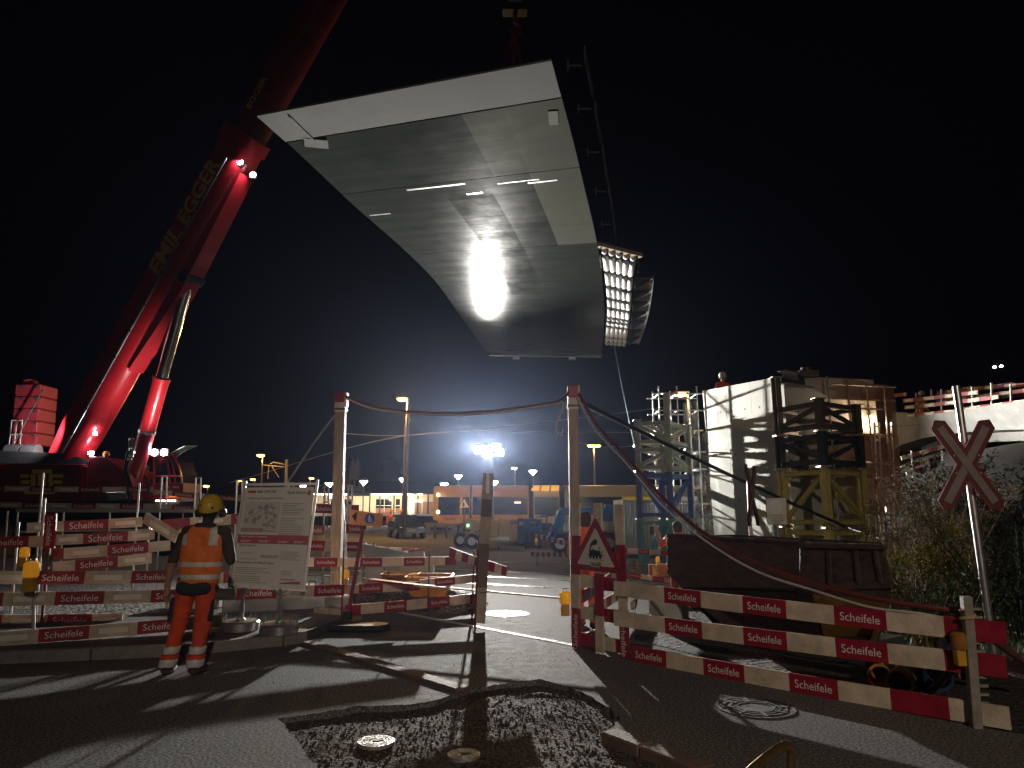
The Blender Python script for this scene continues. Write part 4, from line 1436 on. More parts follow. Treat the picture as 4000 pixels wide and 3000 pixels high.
K().tube(FP(2240, 2545, -.06), FP(2236, 2180, -.06), 0.022, n=8).build('rod_shaft', RUSTROD, rod)
for y in (2215, 2260, 2300, 2345, 2420, 2470, 2505):
    K().box(FP(2236, y, -.06), 0.07, 0.06, 0.035).build('rod_fitting', RUSTROD, rod)
# boards running back from the frame
back = T('barrier', 'short boards running back from the triangle frame to the site', 'barrier', P(2350, 2400, 10.2) * 1.0 - V((0, 0, 0)), 'red and white board barriers')
back.location.z = 0
for a, b in (((2278, 2330), (2425, 2222)), ((2278, 2400), (2425, 2318)), ((2278, 2500), (2425, 2432))):
    board(back, P(*a, 9.4), P(*b, 12.4), h=0.15, seg=0.42, text=False, phase=1)
# ================================================================== timber gate posts and hoses
def gate_post(label, px, ytop, ybot, Y, w, zb):
    tp, bt = P(px[0], ytop, Y), P(px[1], ybot, Y)
    t = T('timber_post', label, 'post', V((bt.x, Y, zb)), 'timber posts holding the hose')
    bt.z = zb
    ax = (tp - bt)
    def seg(a, b, mat, nm, ww=w):
        K().beam(bt + ax * a, bt + ax * b, ww, ww, up=V((0, 1, 0))).build(nm, mat, t, bevel=0.01)
    seg(0, 0.90, WOOD, 'timber')
    seg(0.9, 0.95, CREAM, 'pale_band', w * 1.08)
    seg(0.95, 1.0, RED, 'red_cap', w * 1.12)
    K().beam(bt + ax * 0.93 + V((w * .6, -w * .1, 0)), bt + ax * 1.0 + V((w * .6, -w * .1, 0)), 0.03, w * 1.0, up=V((0, 1, 0))).build('side_lath', CREAM, t)
    K().box(bt + ax * 0.915, w * 1.2, w * 1.2, 0.03).build('strap', DARK, t)
    return tp
tL = gate_post('left timber post with red top rising from the wooden block', (1333, 1308), 1536, 2370, 11.6, 0.165, 0.34)
tR = gate_post('right timber post with red top behind the triangle frame', (2237, 2252), 1508, 2520, 9.7, 0.135, 0.0)
HOSE = M('red brown hose', (0.13, 0.03, 0.025), 0.5, var=0.3, scale=10)
CABL = M('pale grey cable', (0.50, 0.47, 0.45), 0.45, var=0.15)
def cable(name, label, pts, r, mat, cat='cable', group=None, n=30, off=V((0, 0, 0))):
    o = K().path([p + off for p in spline(pts, n)], r, 8).build(name, mat, None, smooth=True)
    return tag(o, label, cat, group)
hp = [tL + V((0.08, -0.08, -0.06)), P(1450, 1588, 11.3), P(1600, 1608, 11.0), P(1750, 1614, 10.7), P(1900, 1607, 10.35), P(2060, 1588, 10.0), P(2180, 1568, 9.8), tR + V((-0.06, -0.08, -0.1))]
cable('red_hose', 'red hose slung between the two timber posts', hp, 0.02, HOSE, 'hose')
cable('grey_cable', 'pale cable running along the hose between the timber posts', [p + V((0, -0.05, -0.035)) for p in hp[:-1]] + [P(2195, 1566, 9.6), P(2200, 1585, 9.6), P(2178, 1640, 9.6), P(2172, 1690, 9.6), P(2190, 1705, 9.6), P(2202, 1690, 9.6), P(2200, 1675, 9.6)], 0.014, CABL, n=60)
lo = [tR + V((0.08, -0.08, -0.12)), P(2330, 1655, 9.4), P(2450, 1790, 9.0), P(2600, 1955, 8.5), P(2760, 2090, 7.9), P(2960, 2200, 7.35), P(3180, 2280, 6.9), P(3400, 2335, 6.45), P(3600, 2368, 6.15), P(3755, 2388, 6.0)]
cable('red_hose', 'red hose drooping from the right post over the skip', lo, 0.024, HOSE, 'hose', n=60)
cable('grey_cable', 'thin grey cable hanging below the drooping hose', [p + V((-0.03, -0.03, -0.055 - 0.02 * (i % 2))) for i, p in enumerate(lo)], 0.011, CABL, n=60)
for i in range(1, 7):
    pass
cable('dark_cable', 'thick dark cable falling from the right post to the tower', [tR + V((0.1, 0, -0.22)), P(2450, 1660, 11.0), P(2700, 1783, 13.0), P(3000, 1925, 15.0), P(3300, 2056, 15.9)], 0.036, BLACK)
cable('thin_wire', 'thin wire running on from the tower into the weeds', [P(3300, 2056, 15.9), P(3500, 2130, 13), P(3700, 2220, 11), P(3880, 2275, 9.8)], 0.014, DARK)
cable('blue_rope', 'thin blue guide rope hanging from the bridge end', [B3(2398, 1345, ZW), P(2440, 1560, 26), P(2480, 1740, 24), P(2530, 1930, 22.4)], 0.022, M('blue rope', (0.18, 0.30, 0.34), 0.6))
cable('guy_rope', 'grey guy rope leaning from the left post down to the left', [tL + V((-0.08, 0, -0.35)), P(1220, 1740, 12.4), P(1120, 1890, 13.2), P(1030, 2010, 14.0)], 0.017, GREY)
for a, b, Y in (((1340, 1700), (2580, 1590), 30), ((1400, 1715), (2580, 1690), 40), ((2300, 1640), (2580, 1600), 24)):
    pass
# ================================================================== wooden block, sign foot, diversion sign
blk = T('wooden_block', 'wooden crate block at the foot of the left timber post', 'block', G(1300, 2430))
WB_ = Matrix.Rotation(-0.5, 3, 'Z')
cb = G(1300, 2436)
K().box(cb + V((0, 0.3, 0.1)), 0.62, 0.42, 0.2, WB_).build('timber_block', WOOD, blk, bevel=0.012)
stn = T('concrete_stone', 'broken concrete stone lying on the wooden block', 'stone', cb + V((0, 0.3, 0.2)))
kk = K()
kk.box(cb + V((0, 0.3, 0.29)), 0.36, 0.3, 0.18, WB_)
o = kk.build('stone_body', CONC, stn, bevel=0.03)
dv = T('diversion_sign', 'orange diversion sign with black arrow and blue pedestrian disc', 'sign', G(1355, 2455))
DY = 10.9
ORP = M('sign orange', (0.72, 0.26, 0.09), 0.45, var=0.06)
sl = [P(1362, 2048, DY), P(1366, 1990, DY), P(1496, 2008, DY), P(1489, 2060, DY)]
plt = K().prism(sl, (0, 0.02, 0)).build('sign_plate', ORP, dv, bevel=0.0)
K().prism([P(1374, 2015, DY - .004), P(1396, 1998, DY - .004), P(1390, 2040, DY - .004)], (0, 0.003, 0)).build('arrow_print', INK, plt)
dc = P(1444, 2026, DY - 0.006)
BLU = M('sign blue', (0.02, 0.12, 0.42), 0.4, var=0.05)
K().disc(dc + V((0, 0.003, 0)), (0, -1, 0), 0.078, 28, t=0.003).build('blue_disc', BLU, plt)
def ped(pts, s=0.00105):
    K().prism([dc + V((x * s, -0.001, y * s)) for x, y in pts], (0, -0.001, 0)).build('walker_print', LETTER, plt)
ped(ring(-4, 46, 9))
ped([(-12, 36), (4, 36), (12, 8), (4, 4), (2, -6), (8, -50), (0, -50), (-5, -14), (-12, -50), (-20, -50), (-12, -4), (-18, 6)])
ped(ring(26, -6, 6))
ped([(20, -14), (32, -14), (30, -34), (34, -52), (28, -52), (26, -38), (22, -52), (16, -52), (20, -34)])
K().tube(G(1352, 2440) + V((0, .05, 0.05)), P(1418, 2062, DY + 0.03), 0.028, n=10).build('post_tube', M('red post paint', (0.20, 0.02, 0.04), 0.5), dv)
K().box(P(1420, 2052, DY + 0.03), 0.10, 0.03, 0.12).build('clamp', BLACK, dv)
fc = G(1360, 2470) + V((0, 0.18, 0))
K().prism([fc + V(p) for p in ((-.62, -.2, 0.0), (.42, -.24, 0.0), (.58, -.05, 0.0), (.42, .2, 0.0), (-.62, .2, 0))], (0, 0, 0.09)).build('rubber_foot', BLACK, dv, bevel=0.03)
K().box(G(1353, 2440) + V((0, .05, .12)), 0.12, 0.12, 0.12).build('foot_socket', BLACK, dv)
flasher('lit amber lamp hanging between the post and the diversion sign', P(1353, 2290, 11.2) + V((0, -.1, 0)), s=0.62)
# ================================================================== middle barrier in front of the excavation
midb = T('barrier', 'middle barrier of three boards ending at the gap in the road', 'barrier', V((-1.8, 11.6, 0)), 'red and white board barriers')
board(midb, P(1160, 2196, 11.0), P(1782, 2190, 12.2), h=0.135, seg=0.36, phase=0, frac=0.3)
board(midb, P(1205, 2305, 10.9), P(1640, 2288, 11.7), h=0.14, seg=0.38, phase=1, frac=0.0)
board(midb, P(1640, 2280, 11.7), P(1866, 2258, 12.2), h=0.13, seg=0.36, phase=0, frac=0.3)
board(midb, P(1352, 2384, 11.1), P(1860, 2336, 12.3), h=0.15, seg=0.38, phase=1, frac=0.4)
for px in (1338, 1672, 1846):
    Y = 11.05 + (px - 1338) * 0.0022
    K().tube(V((P(px, 2400, Y).x, Y - .06, 0)), P(px + 6, 2150, Y - .06), 0.012, n=6).build('rod_post', RUSTROD, midb)
# the loose board lying across, and the plank gate
ga = T('loose_board', 'short striped board tilting from the gate rods over the road', 'board', P(1850, 2200, 11.0))
a, b = P(1758, 2156, 11.4), P(1978, 2232, 10.7)
board(ga, a, b, h=0.14, seg=0.135, text=False, phase=1)
lng = T('barrier_rail', 'long thin rail closing the gap at knee height', 'rail', P(1800, 2300, 11.0))
board(lng, P(1448, 2264, 11.6), P(1690, 2291, 11.0), h=0.028, t=0.13, seg=0.9, text=False, phase=1)
board(lng, P(1690, 2291, 11.0), P(2205, 2338, 9.9), h=0.022, t=0.05, seg=3.2, text=False, phase=0)
plk = T('hanging_plank', 'tall upright plank with shade-toned stripes hung on the gate rods', 'plank', V((P(1885, 2435, 10.6).x, 10.6, 0)))
pa, pb_ = P(1874, 2434, 10.6), P(1908, 1848, 10.6)
SHD_PALE = M('shade-toned pale board', (0.42, 0.36, 0.30), 0.6, var=0.25)  # darker copies of the board colours, backlit shade put into the paint
SHD_RED = M('shade-toned red board', (0.16, 0.12, 0.12), 0.6, var=0.3)
segs = [0, 0.23, 0.52, 0.70, 0.82, 1.0]
for i in range(5):
    K().beam(pa.lerp(pb_, segs[i]), pa.lerp(pb_, segs[i + 1]), 0.03, 0.155, up=V((1, 0, 0))).build('plank_segment', [SHD_PALE, SHD_RED, SHD_PALE, SHD_RED, SHD_PALE][i], plk)
write('Scheifele', plk, pa.lerp(pb_, 0.61) + V((0, -0.016, 0)), pa - pb_, V((1, 0, 0)), 0.36, SHD_PALE)
K().box(pa.lerp(pb_, 0.93) + V((0, -0.017, 0)), 0.05, 0.003, 0.30).build('reflector', REFL, plk)
gr_ = T('gate_rods', 'pair of thin rust rods standing at the road gap', 'rods', V((P(1860, 2480, 10.5).x, 10.5, 0)))
K().tube(G(1855, 2478), P(1866, 2150, 10.45), 0.013, n=6).build('rod', RUSTROD, gr_)
K().tube(G(1842, 2425), P(1852, 2150, 11.4), 0.013, n=6).build('rod', RUSTROD, gr_)
K().path([P(1846, 2345, 11.3), P(1846, 2405, 11.3), P(1862, 2405, 10.6)], 0.008, 5).build('rod_hook', RUSTROD, gr_)
flasher('small amber lamp behind the gate rods', P(1866, 2268, 10.9), s=0.3)
# ================================================================== rusty skip
SKM = M('rusty dark skip steel', (0.075, 0.046, 0.032), 0.7, metal=0.0, var=0.6, scale=6.5, bump=0.5, bscale=16, c2=(0.010, 0.009, 0.012), stretch=(1, 1, 2.2))
SKY = M('worn yellow skip paint', (0.30, 0.19, 0.05), 0.6, var=0.5, scale=3, bump=0.3)
skA, skB = V((2.24, 10.3, 0)), V((4.15, 7.75, 0))
sk = T('waste_skip', 'rusty dark steel waste skip behind the right barrier', 'skip', (skA + skB) / 2)
sd = (skB - skA).normalized()
sn = V((sd.y, -sd.x, 0))           # towards the camera
if sn.y > 0:
    sn = -sn
def SP(px, py, off=0.0):
    d = ray(px, py)
    o = V((0, 0, CZ))
    t = (skA + sn * off - o).dot(sn) / d.dot(sn)
    return o + d * t
def panel(pts, off, depth, name, mat, bev=0.01):
    return K().prism([SP(x, y, off) for x, y in pts], -sn * depth).build(name, mat, sk, bevel=bev)
panel([(2602, 2084), (2990, 2105), (3122, 2118), (3122, 2300), (2660, 2296), (2604, 2240)], 0.02, 0.02, 'side_plate', SKM)
panel([(3122, 2130), (3448, 2136), (3486, 2262), (3470, 2350), (3122, 2320)], 0.0, 0.03, 'end_plate', SKM)
panel([(3118, 2118), (3450, 2126), (3456, 2148), (3118, 2142)], 0.06, 0.08, 'rim_rail', SKM)
panel([(2602, 2082), (3122, 2112), (3122, 2126), (2602, 2096)], 0.05, 0.05, 'rim_rail', SKM)
for x in (3226, 3330, 3408):
    panel([(x, 2150), (x + 18, 2150), (x + 24 + (x - 3226) * .1, 2285), (x + 4 + (x - 3226) * .1, 2285)], 0.05, 0.06, 'vertical_rib', SKM)
panel([(3130, 2282), (3484, 2266), (3486, 2300), (3130, 2312)], 0.04, 0.05, 'waist_rib', SKM)
# raking underside
mlow = [SP(2660, 2296, 0.0), SP(3175, 2322, 0.0), SP(3200, 2500, -0.55), SP(2860, 2520, -0.75)]
K().prism(mlow, -sn * 0.05).build('raking_plate', SKM, sk)
ylow = [SP(3175, 2322, 0.0), SP(3470, 2350, 0.0), SP(3410, 2515, -0.5), SP(3222, 2500, -0.55)]
K().prism(ylow, -sn * 0.05).build('yellow_plate', SKY, sk)
# body behind
def back_pts(pts, off):
    return [SP(x, y, off) for x, y in pts]
fr_ = back_pts([(2604, 2096), (3450, 2140), (3484, 2262), (3400, 2500), (2900, 2515), (2662, 2296), (2606, 2240)], -0.05)
bk_ = []
for p in fr_:
    f_ = max(0.0, min(1.0, (p - skA).dot(sd) / (skB - skA).length))
    away = V((p.x, p.y, 0)).normalized()
    bk_.append(p + (-sn * (1 - f_) + away * f_ * 1.0) * 1.55 + V((-0.06, 0, 0)) * f_)
kk = K()
nb = len(fr_)
kk.add(fr_ + bk_, [(i, (i + 1) % nb, (i + 1) % nb + nb, i + nb) for i in range(1, nb)] + [tuple(range(nb, 2 * nb))])
kk.build('hull', SKM, sk)
for x in (2800, 3060):
    K().path([SP(x, 2470, 0.02), SP(x, 2535, 0.02), SP(x + 60, 2540, 0.02), SP(x + 60, 2480, 0.02)], 0.02, 6).build('tow_loop', RUSTROD, sk)
K().box((skA + skB) / 2 - sn * 0.8 + V((0, 0, 0.08)), 1.9, 0.9, 0.16, Matrix.Rotation(math.atan2(sd.y, sd.x), 3, 'Z')).build('skid', DARK, sk)
# concrete blocks under and beside it
cblk = T('concrete_block', 'square concrete block to the left of the skip', 'block', G(2620, 2440))
K().prism([P(2535, 2325, 10.8), P(2660, 2325, 10.8), P(2665, 2450, 10.8), P(2535, 2440, 10.8)], (0.3, 0.8, 0)).build('block_body', CONC, cblk, bevel=0.02)
# yellow plastic pipes in front
PIPE = M('orange pvc pipe', (0.55, 0.26, 0.06), 0.4, var=0.25)
PIPB = M('blue pvc pipe', (0.03, 0.05, 0.12), 0.4, var=0.25)
for i, (px, py, r, mt, lb) in enumerate(((3445, 2650, 0.105, PIPE, 'left orange plastic pipe lying behind the right barrier'), (3518, 2675, 0.105, PIPE, 'right orange plastic pipe lying behind the right barrier'), (3668, 2655, 0.12, PIPB, 'dark pipe lying beside the orange pipes by the barrier'))):
    c = G(px, py + 45) + V((0, 0, r + 0.01))
    d = V((0.55, 0.8, 0)).normalized() * 1.3
    t = T('drain_pipe', lb, 'pipe', c - V((0, 0, r)), 'drain pipes by the barrier')
    x, y, z = frame(d)
    rings = []
    for (s_, rr) in ((0, r), (1, r), (1, r * 0.9), (0, r * 0.9)):
        rings.append([c + d * s_ + (y * math.cos(a * math.pi / 12) + z * math.sin(a * math.pi / 12)) * rr for a in range(24)])
    k = K()
    k.loft(rings + [rings[0]], cap=False)
    k.build('pipe_wall', mt, t, smooth=True)
    rg = [[c + d * s_ + (y * math.cos(a * math.pi / 12) + z * math.sin(a * math.pi / 12)) * rr for a in range(24)] for s_, rr in ((-0.01, r * 1.0), (-0.01, r * 1.1), (0.14, r * 1.1), (0.14, r * 1.0))]
    k = K()
    k.loft(rg + [rg[0]], cap=False)
    k.build('socket_ring', mt, t, smooth=True)
cable('red_hose', 'red hose curling over the ground near the pipes', [G(3550, 2755) + V((0, 0, .04)), G(3640, 2745) + V((0, .0, .1)), G(3720, 2720) + V((0, 0, .2)), BP(3760, 2640)], 0.03, HOSE, 'hose')
# bent tube hoop at the bottom edge
hoop = T('tube_hoop', 'brass coloured bent tube hoop at the bottom edge', 'hoop', P(3080, 3000, 3.9))
hoop.location.z = 0
TUBE = M('worn brass tube', (0.30, 0.20, 0.09), 0.3, metal=0.8, var=0.35, scale=12)
K().path(spline([P(2880, 3060, 3.5), P(2960, 2988, 3.6), P(3040, 2925, 3.7), P(3075, 2910, 3.75), P(3092, 2930, 3.78), P(3092, 2990, 3.8), P(3094, 3300, 3.85)], 30), 0.024, 12).build('tube', TUBE, hoop, smooth=True)
# ================================================================== crossing signs
def andrews(label, c, s, yaw, pole_top, pole_bot, r, face=RED, lean=0.0):
    t = T('crossing_sign', label, 'sign', pole_bot, 'railway crossing signs')
    rz = Matrix.Rotation(yaw, 3, 'Z')
    K().tube(pole_bot, pole_top, r, n=14).build('pole', STEEL, t, smooth=True)
    for i, ang in enumerate((1.04, 2.10)):
        d = rz @ V((math.cos(ang), 0, math.sin(ang)))
        n = rz @ V((0, -1, 0))
        w = n.cross(d)
        for hw, hl, off, mat, nm in ((0.095, 0.60, 0.0, M('dull cross red', (0.11, 0.005, 0.014), 0.5, var=.2), 'cross_arm'), (0.042, 0.50, 0.016, M('dull sign stripe', (0.20, 0.17, 0.15), 0.5, var=.2), 'white_stripe')):
            o = c + n * (0.05 + off * s + i * 0.006)
            if nm == 'cross_arm':
                pts = [o + d * (hl * s) , o + d * ((hl - .07) * s) + w * (hw * s), o - d * ((hl - .07) * s) + w * (hw * s), o - d * (hl * s), o - d * ((hl - .07) * s) - w * (hw * s), o + d * ((hl - .07) * s) - w * (hw * s)]
            else:
                pts = [o + d * (hl * s) + w * (hw * s), o - d * (hl * s) + w * (hw * s), o - d * (hl * s) - w * (hw * s), o + d * (hl * s) - w * (hw * s)]
            K().prism(pts, n * (0.012 if nm == 'cross_arm' else 0.003 + i * 0.002)).build(nm, mat, t)
    for q in ((.12, .1), (-.12, .1), (.12, -.1), (-.12, -.1)):
        K().disc(c + rz @ V((q[0] * s * 1.1, -0.075, q[1] * s)), rz @ V((0, -1, 0)), 0.01, 8, t=0.006).build('bolt', STEEL, t)
    return t
cp = P(3766, 1815, 8.2)
andrews('large red and white crossing cross on the pole at right', cp, 1.0, -0.12, P(3735, 1508, 8.28), V((P(3868, 2420, 8.28).x, 8.28, 0)), 0.042)
c2 = P(2925, 1935, 14.0)
andrews('red crossing cross seen nearly edge on before the abutment', c2, 1.15, 0.98, P(2921, 1850, 14.06), V((c2.x, 14.06, 0)), 0.035)
# staff notice plate
nt_ = T('notice_sign', 'white plate notice on a post in front of the yellow tower', 'sign', V((P(3045, 2100, 13.4).x, 13.4, 0)))
q = [P(2990, 1944, 13.4), P(3072, 1942, 13.4), P(3076, 2052, 13.4), P(2996, 2050, 13.4)]
K().prism(q, (0, 0.012, 0)).build('plate_border', DARK, nt_, bevel=0.0)
qq = inset(q, 0.95)
pl_ = K().prism([p + V((0, -0.004, 0)) for p in qq], (0, 0.003, 0)).build('plate_face', M('notice face', (.62, .64, .60), .45, var=.06), nt_)
K().disc(P(3030, 1980, 13.394), (0, -1, 0), 0.125, 24, t=0.001).build('blank_disc', M('faded disc', (.70, .72, .68), .4, var=.04), pl_)
for i, tx in enumerate(('Für Personal SBB und', 'PTT sowie Seitenein-', 'stieg mit SBB', 'gestattet')):
    write(tx, pl_, P(3036, 2013 + i * 10, 13.390), (1, 0, -.01), (0, 0, 1), (0.31, 0.30, 0.22, 0.14)[i], DARK)
K().tube(V((P(3050, 2100, 13.45).x, 13.45, 0)), P(3036, 2050, 13.45), 0.022, n=8).build('post', STEEL, nt_)
# ================================================================== information board
ib = T('information_board', 'tilted white information board with map on two steel legs', 'board', V((P(1010, 2475, 10.0).x, 10.0, ZP)))
bo = [P(957, 1893, 10.05), P(1239, 1890, 10.25), P(1187, 2306, 10.05), P(893, 2290, 9.85)]
bx_ = (bo[1] - bo[0]).normalized()
bz_ = (bo[0] - bo[3]).normalized()
bnm = bx_.cross(bz_).normalized()
bo[1] = bo[0] + (bo[1] - bo[0])
def IB(u, v, off=0.0):
    """u right, v down, 0..1"""
    return bo[0].lerp(bo[1], u).lerp(bo[3].lerp(bo[2], u), v) + bnm * off
BF = M('board steel frame', (0.30, 0.29, 0.28), 0.4, metal=0.6, var=0.25)
PAP = M('printed white sheet', (0.66, 0.63, 0.60), 0.5, var=0.05)
pn = K().prism([IB(.02, .03), IB(.965, .03), IB(.98, .985), IB(.02, .985)], -bnm * 0.02).build('printed_panel', PAP, ib)
for a, b in (((0, -.04), (0, 1.0)), ((1, -.04), (1, 1.0)), ((0, 0.0), (1, 0.0)), ((0, 1.0), (1, 1.0))):
    K().beam(IB(*a, -0.01), IB(*b, -0.01), 0.036, 0.036, up=bnm).build('frame_bar', BF, ib)
def rect(u0, v0, u1, v1, mat, name='print_block', off=0.003):
    return K().prism([IB(u0, v0, off), IB(u1, v0, off), IB(u1, v1, off), IB(u0, v1, off)], bnm * 0.0004).build(name, mat, pn)
PRED = M('print red', (0.40, 0.02, 0.05), 0.5, var=0.05)
PGR = M('print grey', (0.30, 0.28, 0.27), 0.5, var=0.05)
PBR = M('print brown', (0.42, 0.28, 0.20), 0.5, var=0.1)
PMAP = M('print map pale', (0.54, 0.51, 0.47), 0.5, var=0.1)
def wr(s_, u, v, w, mat=INK, bold=0.0):
    """u is the left end of the line"""
    write(s_, pn, IB(u, v, 0.001) + bx_ * (w / 2), IB(1, v) - IB(0, v), bz_, w, mat, bold)
W_ = (bo[1] - bo[0]).length
rect(.06, .062, .17, .088, PRED)
wr('SBB CFF FFS', .185, .075, .255, bold=0.02)
wr('Stadt Bülach', .60, .085, .25, bold=0.015)
K().prism([IB(.875, .105, .003), IB(.925, .112, .003), IB(.925, .075, .003), IB(.905, .055, .003), IB(.88, .08, .003)], bnm * .0004).build('crest_print', PRED, pn)
wr('Umleitung Fussweg Freiverlad', .06, .145, .48, bold=0.01)
rect(.05, .175, .53, .47, PMAP, 'map_print')
for i in range(26):
    u, v = rnd.uniform(.07, .46), rnd.uniform(.19, .42)
    du, dv_ = rnd.uniform(.02, .06), rnd.uniform(.015, .04)
    s_ = rnd.uniform(-.02, .02)
    K().prism([IB(u, v, .0036), IB(u + du, v + s_, .0036), IB(u + du - s_, v + dv_ + s_, .0036), IB(u - s_, v + dv_, .0036)], bnm * .0003).build('map_house', PGR, pn)
for pts in (((.06, .36), (.2, .30), (.36, .20), (.43, .2)), ((.40, .19), (.45, .28), (.49, .41)), ((.05, .44), (.25, .45), (.52, .47))):
    K().path([IB(u, v, .0042) for u, v in pts], 0.0045, 4).build('map_road', PGR, pn)
rect(.04, .435, .34, .475, PBR, 'map_zone', .0045)
for blk_, (u, v0, n, w) in enumerate(((.555, .19, 7, .32), (.555, .335, 3, .33), (.555, .39, 7, .36))):
    for i in range(n):
        rect(u, v0 + i * .0175, u + w * rnd.uniform(.62, 1.0), v0 + i * .0175 + .006, PGR, 'text_line')
rect(.02, .50, .972, .585, PRED, 'red_band')
wr('Sperrzeiten Fussweg', .06, .525, .34, LETTER)
for u in (.06, .30, .56, .78):
    rect(u, .555, u + .15, .559, LETTER, 'text_line', .0045)
    rect(u, .567, u + .12, .571, LETTER, 'text_line', .0045)
wr('Bauprogramm', .06, .61, .22, bold=0.008)
for i in range(5):
    rect(.62, .655 + i * .018, .62 + rnd.uniform(.2, .3), .661 + i * .018, PGR, 'text_line')
for (u0, u1, v) in ((.09, .25, .675), (.35, .6, .695), (.35, .58, .715), (.08, .32, .73)):
    rect(u0, v, u1, v + .006, PGR, 'plan_bar')
rect(.36, .703, .60, .707, PRED, 'plan_bar')
wr('Infrastruktur für Bülach Nord', .05, .78, .50, bold=0.01)
for i in range(4):
    rect(.05, .815 + i * .018, .05 + .48 * rnd.uniform(.6, 1), .821 + i * .018, PGR, 'text_line')
    rect(.05, .895 + i * .018, .05 + .52 * rnd.uniform(.6, 1), .901 + i * .018, PGR, 'text_line')
for i in range(3):
    rect(.66, .835 + i * .016, .66 + .18 * rnd.uniform(.6, 1), .840 + i * .016, PGR, 'text_line')
rect(.66, .905, .86, .918, PGR, 'logo_print')
K().prism([IB(.66, .945, .003), IB(.80, .93, .003), IB(.93, .925, .003), IB(.94, .95, .003), IB(.66, .955, .003)], bnm * .0004).build('logo_print', PRED, pn)
for (u, base, tgt) in ((.20, (937, 2462), 0), (.68, (1090, 2474), 1)):
    g = G(*base, z=ZP)
    top_ = IB(u, 1.0, -0.02)
    gb = V((g.x, g.y, ZP + 0.14))
    K().tube(gb, gb.lerp(top_, 0.42), 0.034, n=12).build('leg', STEEL, ib, smooth=True)
    K().tube(gb.lerp(top_, 0.42), top_, 0.024, n=12).build('leg_tube', STEEL, ib, smooth=True)
    for sgn in (-1, 1):
        K().beam(gb.lerp(top_, 0.78), IB(u + sgn * .10, 1.0, -0.02), 0.012, 0.03).build('gusset', STEEL, ib)
    K().lathe([(0.235, 0.0), (0.245, 0.01), (0.245, 0.105), (0.225, 0.125), (0.06, 0.135), (0.05, 0.16), (0.001, 0.16)], V((g.x, g.y, ZP)), 30).build('round_base', STEEL, ib, smooth=True)
    for sgn in (-1, 1):
        q = V((g.x + sgn * 0.16, g.y - 0.02, ZP + 0.12))
        K().path([q + V((-.03, 0, 0)), q + V((-.02, 0, .1)), q + V((.035 * sgn, 0, .11)), q + V((.06 * sgn, 0.05, 0.0))], 0.009, 6).build('carry_handle', STEEL, ib)
# ================================================================== left fences
def fence(label, rows, posts=(), refl=True, **kw):
    a0 = P(*rows[0][0])
    t = T('barrier', label, 'barrier', V((a0.x, a0.y, 0)), 'red and white board barriers')
    for (a, b, ph, fr) in rows:
        board(t, P(*a), P(*b), phase=ph, frac=fr, refl=refl, **kw)
    for (px, yt, yb, Y, dx) in posts:
        K().tube(V((P(px + dx, yb, Y).x, Y, 0)), P(px, yt, Y), 0.02, n=8).build('fence_post', STEEL, t)
    return t
fence('nearest left barrier of three boards along the pavement kerb',
      [((-260, 2512, 8.3), (870, 2424, 9.7), 1, 0.1), ((-260, 2345, 8.3), (1345, 2304, 10.6), 0, 0.75), ((-200, 2254, 8.6), (672, 2252, 9.5), 1, 0.3)],
      [(138, 2180, 2560, 8.75, -12)], h=0.155, seg=0.52)
fence('second left barrier with short lower boards behind the first',
      [((-120, 2425, 10.1), (478, 2418, 10.6), 1, 0.3), ((-60, 2120, 10.3), (210, 2112, 10.5), 1, 0.0), ((205, 2217, 10.6), (592, 2180, 11.4), 0, 0.5), ((205, 2166, 10.6), (665, 2130, 11.5), 1, 0.75)],
      [(72, 2040, 2400, 10.4, -28)], h=0.16, seg=0.56)
fence('third left barrier with pale boards by the leaning board',
      [((205, 2110, 12.2), (604, 2088, 13.0), 0, 0.35), ((105, 2062, 12.4), (556, 2038, 13.2), 0, 0.2), ((640, 2050, 12.0), (1150, 2005, 13.4), 1, 0.4), ((700, 2262, 12.0), (900, 2255, 12.2), 0, 0.0)],
      [(168, 1848, 2200, 12.6, -20), (176, 1945, 2300, 11.5, -24), (545, 1885, 2100, 13.4, -10)], h=0.175, seg=0.68)
tl_ = T('leaning_board', 'pale board leaning slantwise behind the worker', 'board', P(620, 2055, 12.0))
board(tl_, P(566, 2022, 12.0), P(690, 2098, 11.6), h=0.19, seg=1.2, text=False, refl=True)
vb = T('upright_board', 'dark red upright board with Scheifele lettering in the left fence', 'board', V((P(197, 2140, 10.2).x, 10.2, 0)))
K().beam(P(192, 2142, 10.2), P(200, 2008, 10.2), 0.03, 0.16, up=V((1, 0, 0))).build('plank_face', RED, vb)
write('Scheifele', vb, P(196, 2074, 10.2) + V((0, -0.017, 0)), P(192, 2142, 10.2) - P(200, 2008, 10.2), V((1, 0, 0)), 0.40)
K().tube(V((P(190, 2200, 10.25).x, 10.25, ZP)), P(194, 2130, 10.25), 0.02, n=6).build('stake', RUSTROD, vb)
fence('far barrier on the scaffold platform before the crane',
      [((-150, 1905, 19.5), (598, 1912, 20.5), 0, 0.3), ((-150, 1968, 19.5), (612, 1978, 20.5), 0, 0.6), ((600, 1921, 20.6), (948, 1950, 22.0), 0, 0.2), ((600, 1978, 20.6), (780, 1985, 21.5), 0, 0.2)],
      [(635, 1865, 2080, 20.6, -12), (765, 1870, 2080, 21.2, -6), (925, 1878, 2080, 21.8, -8)], h=0.15, seg=0.62)
plt_ = T('scaffold_platform', 'long pale platform plank rail below the crane', 'platform', V((P(300, 1995, 18.5).x, 18.5, 0)))
K().beam(P(75, 1994, 18.4), P(880, 1996, 18.8), 0.25, 0.09).build('platform_plank', M('pale aluminium', (0.5, 0.5, 0.47), 0.4, metal=0.5, var=0.2), plt_)
